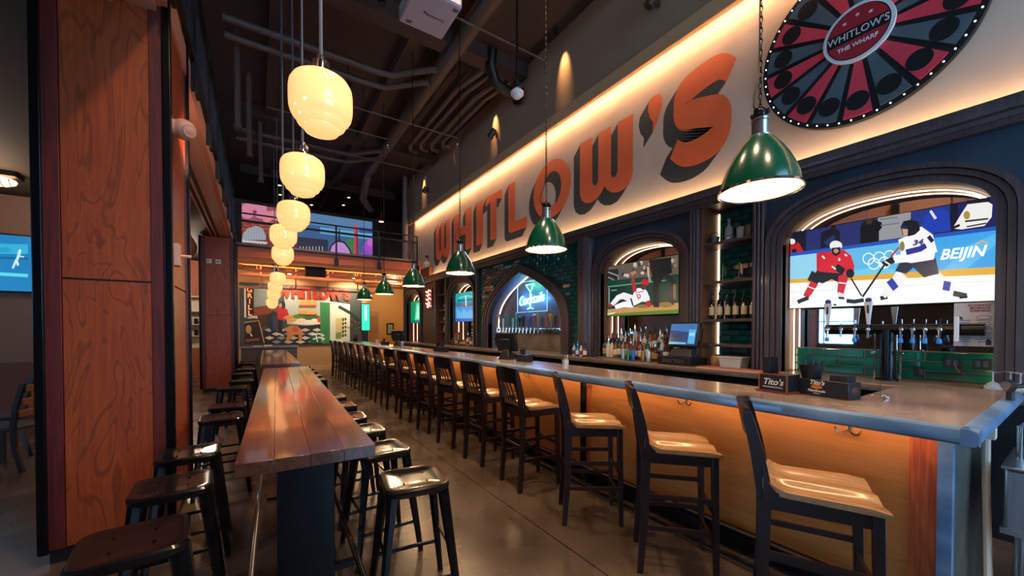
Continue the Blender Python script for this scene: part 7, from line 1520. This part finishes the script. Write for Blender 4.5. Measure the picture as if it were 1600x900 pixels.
# ------------------------------------------------------------------ fittings on the columns
t = empty('camera_lamp', (-.508, 3.80, 2.98), 0, 'pale round security lamp on the side of the near column', 'lamp'); G().cyl((0, 0, 0), (.03, 0, 0), .06, n=16).obj('plate', mat('pinkish white', '#c89a84', .5), t); G().ball((.06, 0, 0), .075, 14, 10).obj('housing', mat('pinkish white', '#c89a84', .5), t); G().cyl((.06, 0, 0), (.10, -.05, -.02), .045, n=14).obj('lens_hood', mat('pinkish white', '#c89a84', .5), t); lamp('lamp_light', 'SPOT', (-.36, 3.90, 3.0), 45, (1, .62, .42), size=.05, spot=70, blend=.9, rot=Vector((-.05, 1, .22)).to_track_quat('-Z', 'Y').to_euler())
t = empty('thermostat_box', (-.508, 3.72, 2.02), 0, 'small pale control box on the side of the near column', 'control box'); G().box(0, .04, -.05, .05, -.08, .08).obj('box', mat('pinkish white', '#c89a84', .5), t, bevel=.004); G().cyl((.03, .02, .0), (.10, .03, .0), .012).obj('sensor', mat('pinkish white', '#c89a84', .5), t)
for k, x in enumerate((-.92, -.75)):
    t = empty('switch_plate', (x, 11.364, 3.06), 0, ['white switch plate on the far column, the one further from its guard', 'white switch plate with two toggles on the far column'][k], 'switch'); G().box(-.05, .05, -.008, .0, -.05, .05).obj('plate', M_white, t); 
    for q in range(k + 1): G().box(-.03 + .035 * q, -.01 + .035 * q, -.014, -.008, -.02, .02).obj('toggle', M_black, t)
# ------------------------------------------------------------------ dining corner left of the near column
t = empty('television', (0, 0, 0), 0, 'television showing a baseball batter on the wall of the dining corner', 'television'); G().box(-4.4, -2.75, 9.415, 9.47, 2.05, 2.98).obj('casing', M_black, t)
bt_ = [('#1478b4', [(-4.38, 2.08), (-2.77, 2.08), (-2.77, 2.95), (-4.38, 2.95)])] + BATTER[1:]
picture('screen', bt_, 'y', 9.41, M_scr, t, .0003); G().box(-3.7, -3.4, 9.47, 9.5, 2.4, 2.7).obj('wall_bracket', M_black, t)
t = empty('cage_lamp', (-3.0, 8.4, 3.45), 0, 'oval caged lamp on the dining corner ceiling', 'lamp'); G().ball((0, 0, .08), .2, 16, 8, (1, .6, .35)).obj('glass', glow('cage glow', (1, .55, .25), 4), t); G().box(-.22, .22, -.14, .14, .14, .21).obj('mount', M_black, t)
for k in range(5): G().tube([(-.16 + .08 * k, .13 * math.cos(R(a)), .10 - .10 * math.sin(R(a))) for a in range(0, 181, 30)], .006, 5).obj('cage_bar', M_black, t)
lamp('lamp_light', 'POINT', (-3.0, 8.2, 3.2), 12, (1, .70, .45), size=.2)
t = empty('round_duct', (0, 0, 0), 0, 'round grey duct under the mezzanine behind the near column', 'duct'); G().cyl((-1.35, 8.2, 3.28), (-1.35, 11.0, 3.28), .26, n=24).obj('duct', mat('duct brown', '#7a5c4c', .5), t); G().cyl((-1.35, 8.19, 3.28), (-1.35, 8.2, 3.28), .21, n=24).obj('mouth', M_black, t)
for y in (8.9, 10.0): G().cyl((-1.35, y, 3.28), (-1.35, y + .05, 3.28), .27, n=24).box(-1.37, -1.33, y, y + .05, 3.5, 3.66).obj('band', M_pipe, t)
def dining_chair():
    t = empty('dining_chair', (0, 0, 0)); m = M_alc
    for s in (-1, 1):
        G().hexa([(-.02 + .2, s * .19 - .018, 0), (.02 + .2, s * .19 - .018, 0), (.02 + .2, s * .19 + .018, 0), (-.02 + .2, s * .19 + .018, 0)], [(.18, s * .19 - .02, .44), (.22, s * .19 - .02, .44), (.22, s * .19 + .02, .44), (.18, s * .19 + .02, .44)]).obj('leg', M_dark, t)
        g = G(); pr = [(-.27, 0), (-.21, .25), (-.20, .46), (-.23, .7), (-.29, .92)]
        for a, b in zip(pr, pr[1:]): g.hexa([(a[0] - .02, s * .19 - .015, a[1]), (a[0] + .02, s * .19 - .015, a[1]), (a[0] + .02, s * .19 + .015, a[1]), (a[0] - .02, s * .19 + .015, a[1])], [(b[0] - .02, s * .19 - .015, b[1]), (b[0] + .02, s * .19 - .015, b[1]), (b[0] + .02, s * .19 + .015, b[1]), (b[0] - .02, s * .19 + .015, b[1])])
        g.obj('leg', M_dark, t)
    G().box(-.21, .23, -.21, .21, .43, .47).obj('seat', mat('dark cushion', '#2a2030', .6), t, bevel=.015)
    for z in (.60, .72, .86): G().box(-.235 - (z - .6) * .22 - .01, -.215 - (z - .6) * .22 + .01, -.18, .18, z - .035, z + .035).obj('back_rail', m, t, bevel=.006)
    return t
dc = dining_chair()
for i, (x, y, a) in enumerate(((-2.22, 6.35, 160), (-2.45, 7.05, 172), (-3.85, 6.7, 0))):
    o = dc if i == 0 else tree(dc); o.location = (x, y, 0); o.rotation_euler = (0, 0, R(a)); tag(o, ['wooden dining chair closest to the near column', 'wooden dining chair cut by the picture edge', 'wooden dining chair on the far side of the dining table'][i], 'chair', 'dining chairs')
t = empty('dining_table', (-3.15, 6.7, 0), 0, 'small brown dining table between the chairs left of the near column', 'table'); G().box(-.35, .35, -.35, .35, .71, .75).obj('table_top', M_alc, t, bevel=.006); G().cyl((0, 0, .02), (0, 0, .71), .04).obj('pedestal', M_black, t); G().cyl((0, 0, 0), (0, 0, .02), .26, n=24).obj('base', M_black, t)
# shelves glimpsed between the columns
t = empty('back_shelf', (0, 0, 0), 0, 'pale shelf unit with dark jars glimpsed between the two columns', 'shelf unit'); G().box(-2.3, -1.4, 15.3, 15.34, .9, 2.5).obj('back', mat('pale shelf', '#c8c0b0', .6), t)
for z in (.9, 1.25, 1.6, 2.0, 2.45): G().box(-2.3, -1.4, 15.1, 15.3, z, z + .03).obj('shelf', mat('pale shelf', '#c8c0b0', .6), t)
for k in range(10): G().cyl((-2.2 + .16 * (k % 5), 15.2, 1.28 + .35 * (k // 5)), (-2.2 + .16 * (k % 5), 15.2, 1.45 + .35 * (k // 5)), .05, n=8).obj('jar', M_black, t)
G().box(-2.3, -1.4, 15.1, 15.34, 0, .9).obj('plinth', mat('shelf plinth', '#a06048', .6), t)
struct(G().box(-7.6, -1.3, Y1, Y1 + .15, 0, 3.6).obj('wall_dining', mat('terracotta wall', '#9a5a44', .7)))
lamp('lamp_light', 'POINT', (-1.7, 13.5, 3.2), 60, (1, .75, .55), size=.2)
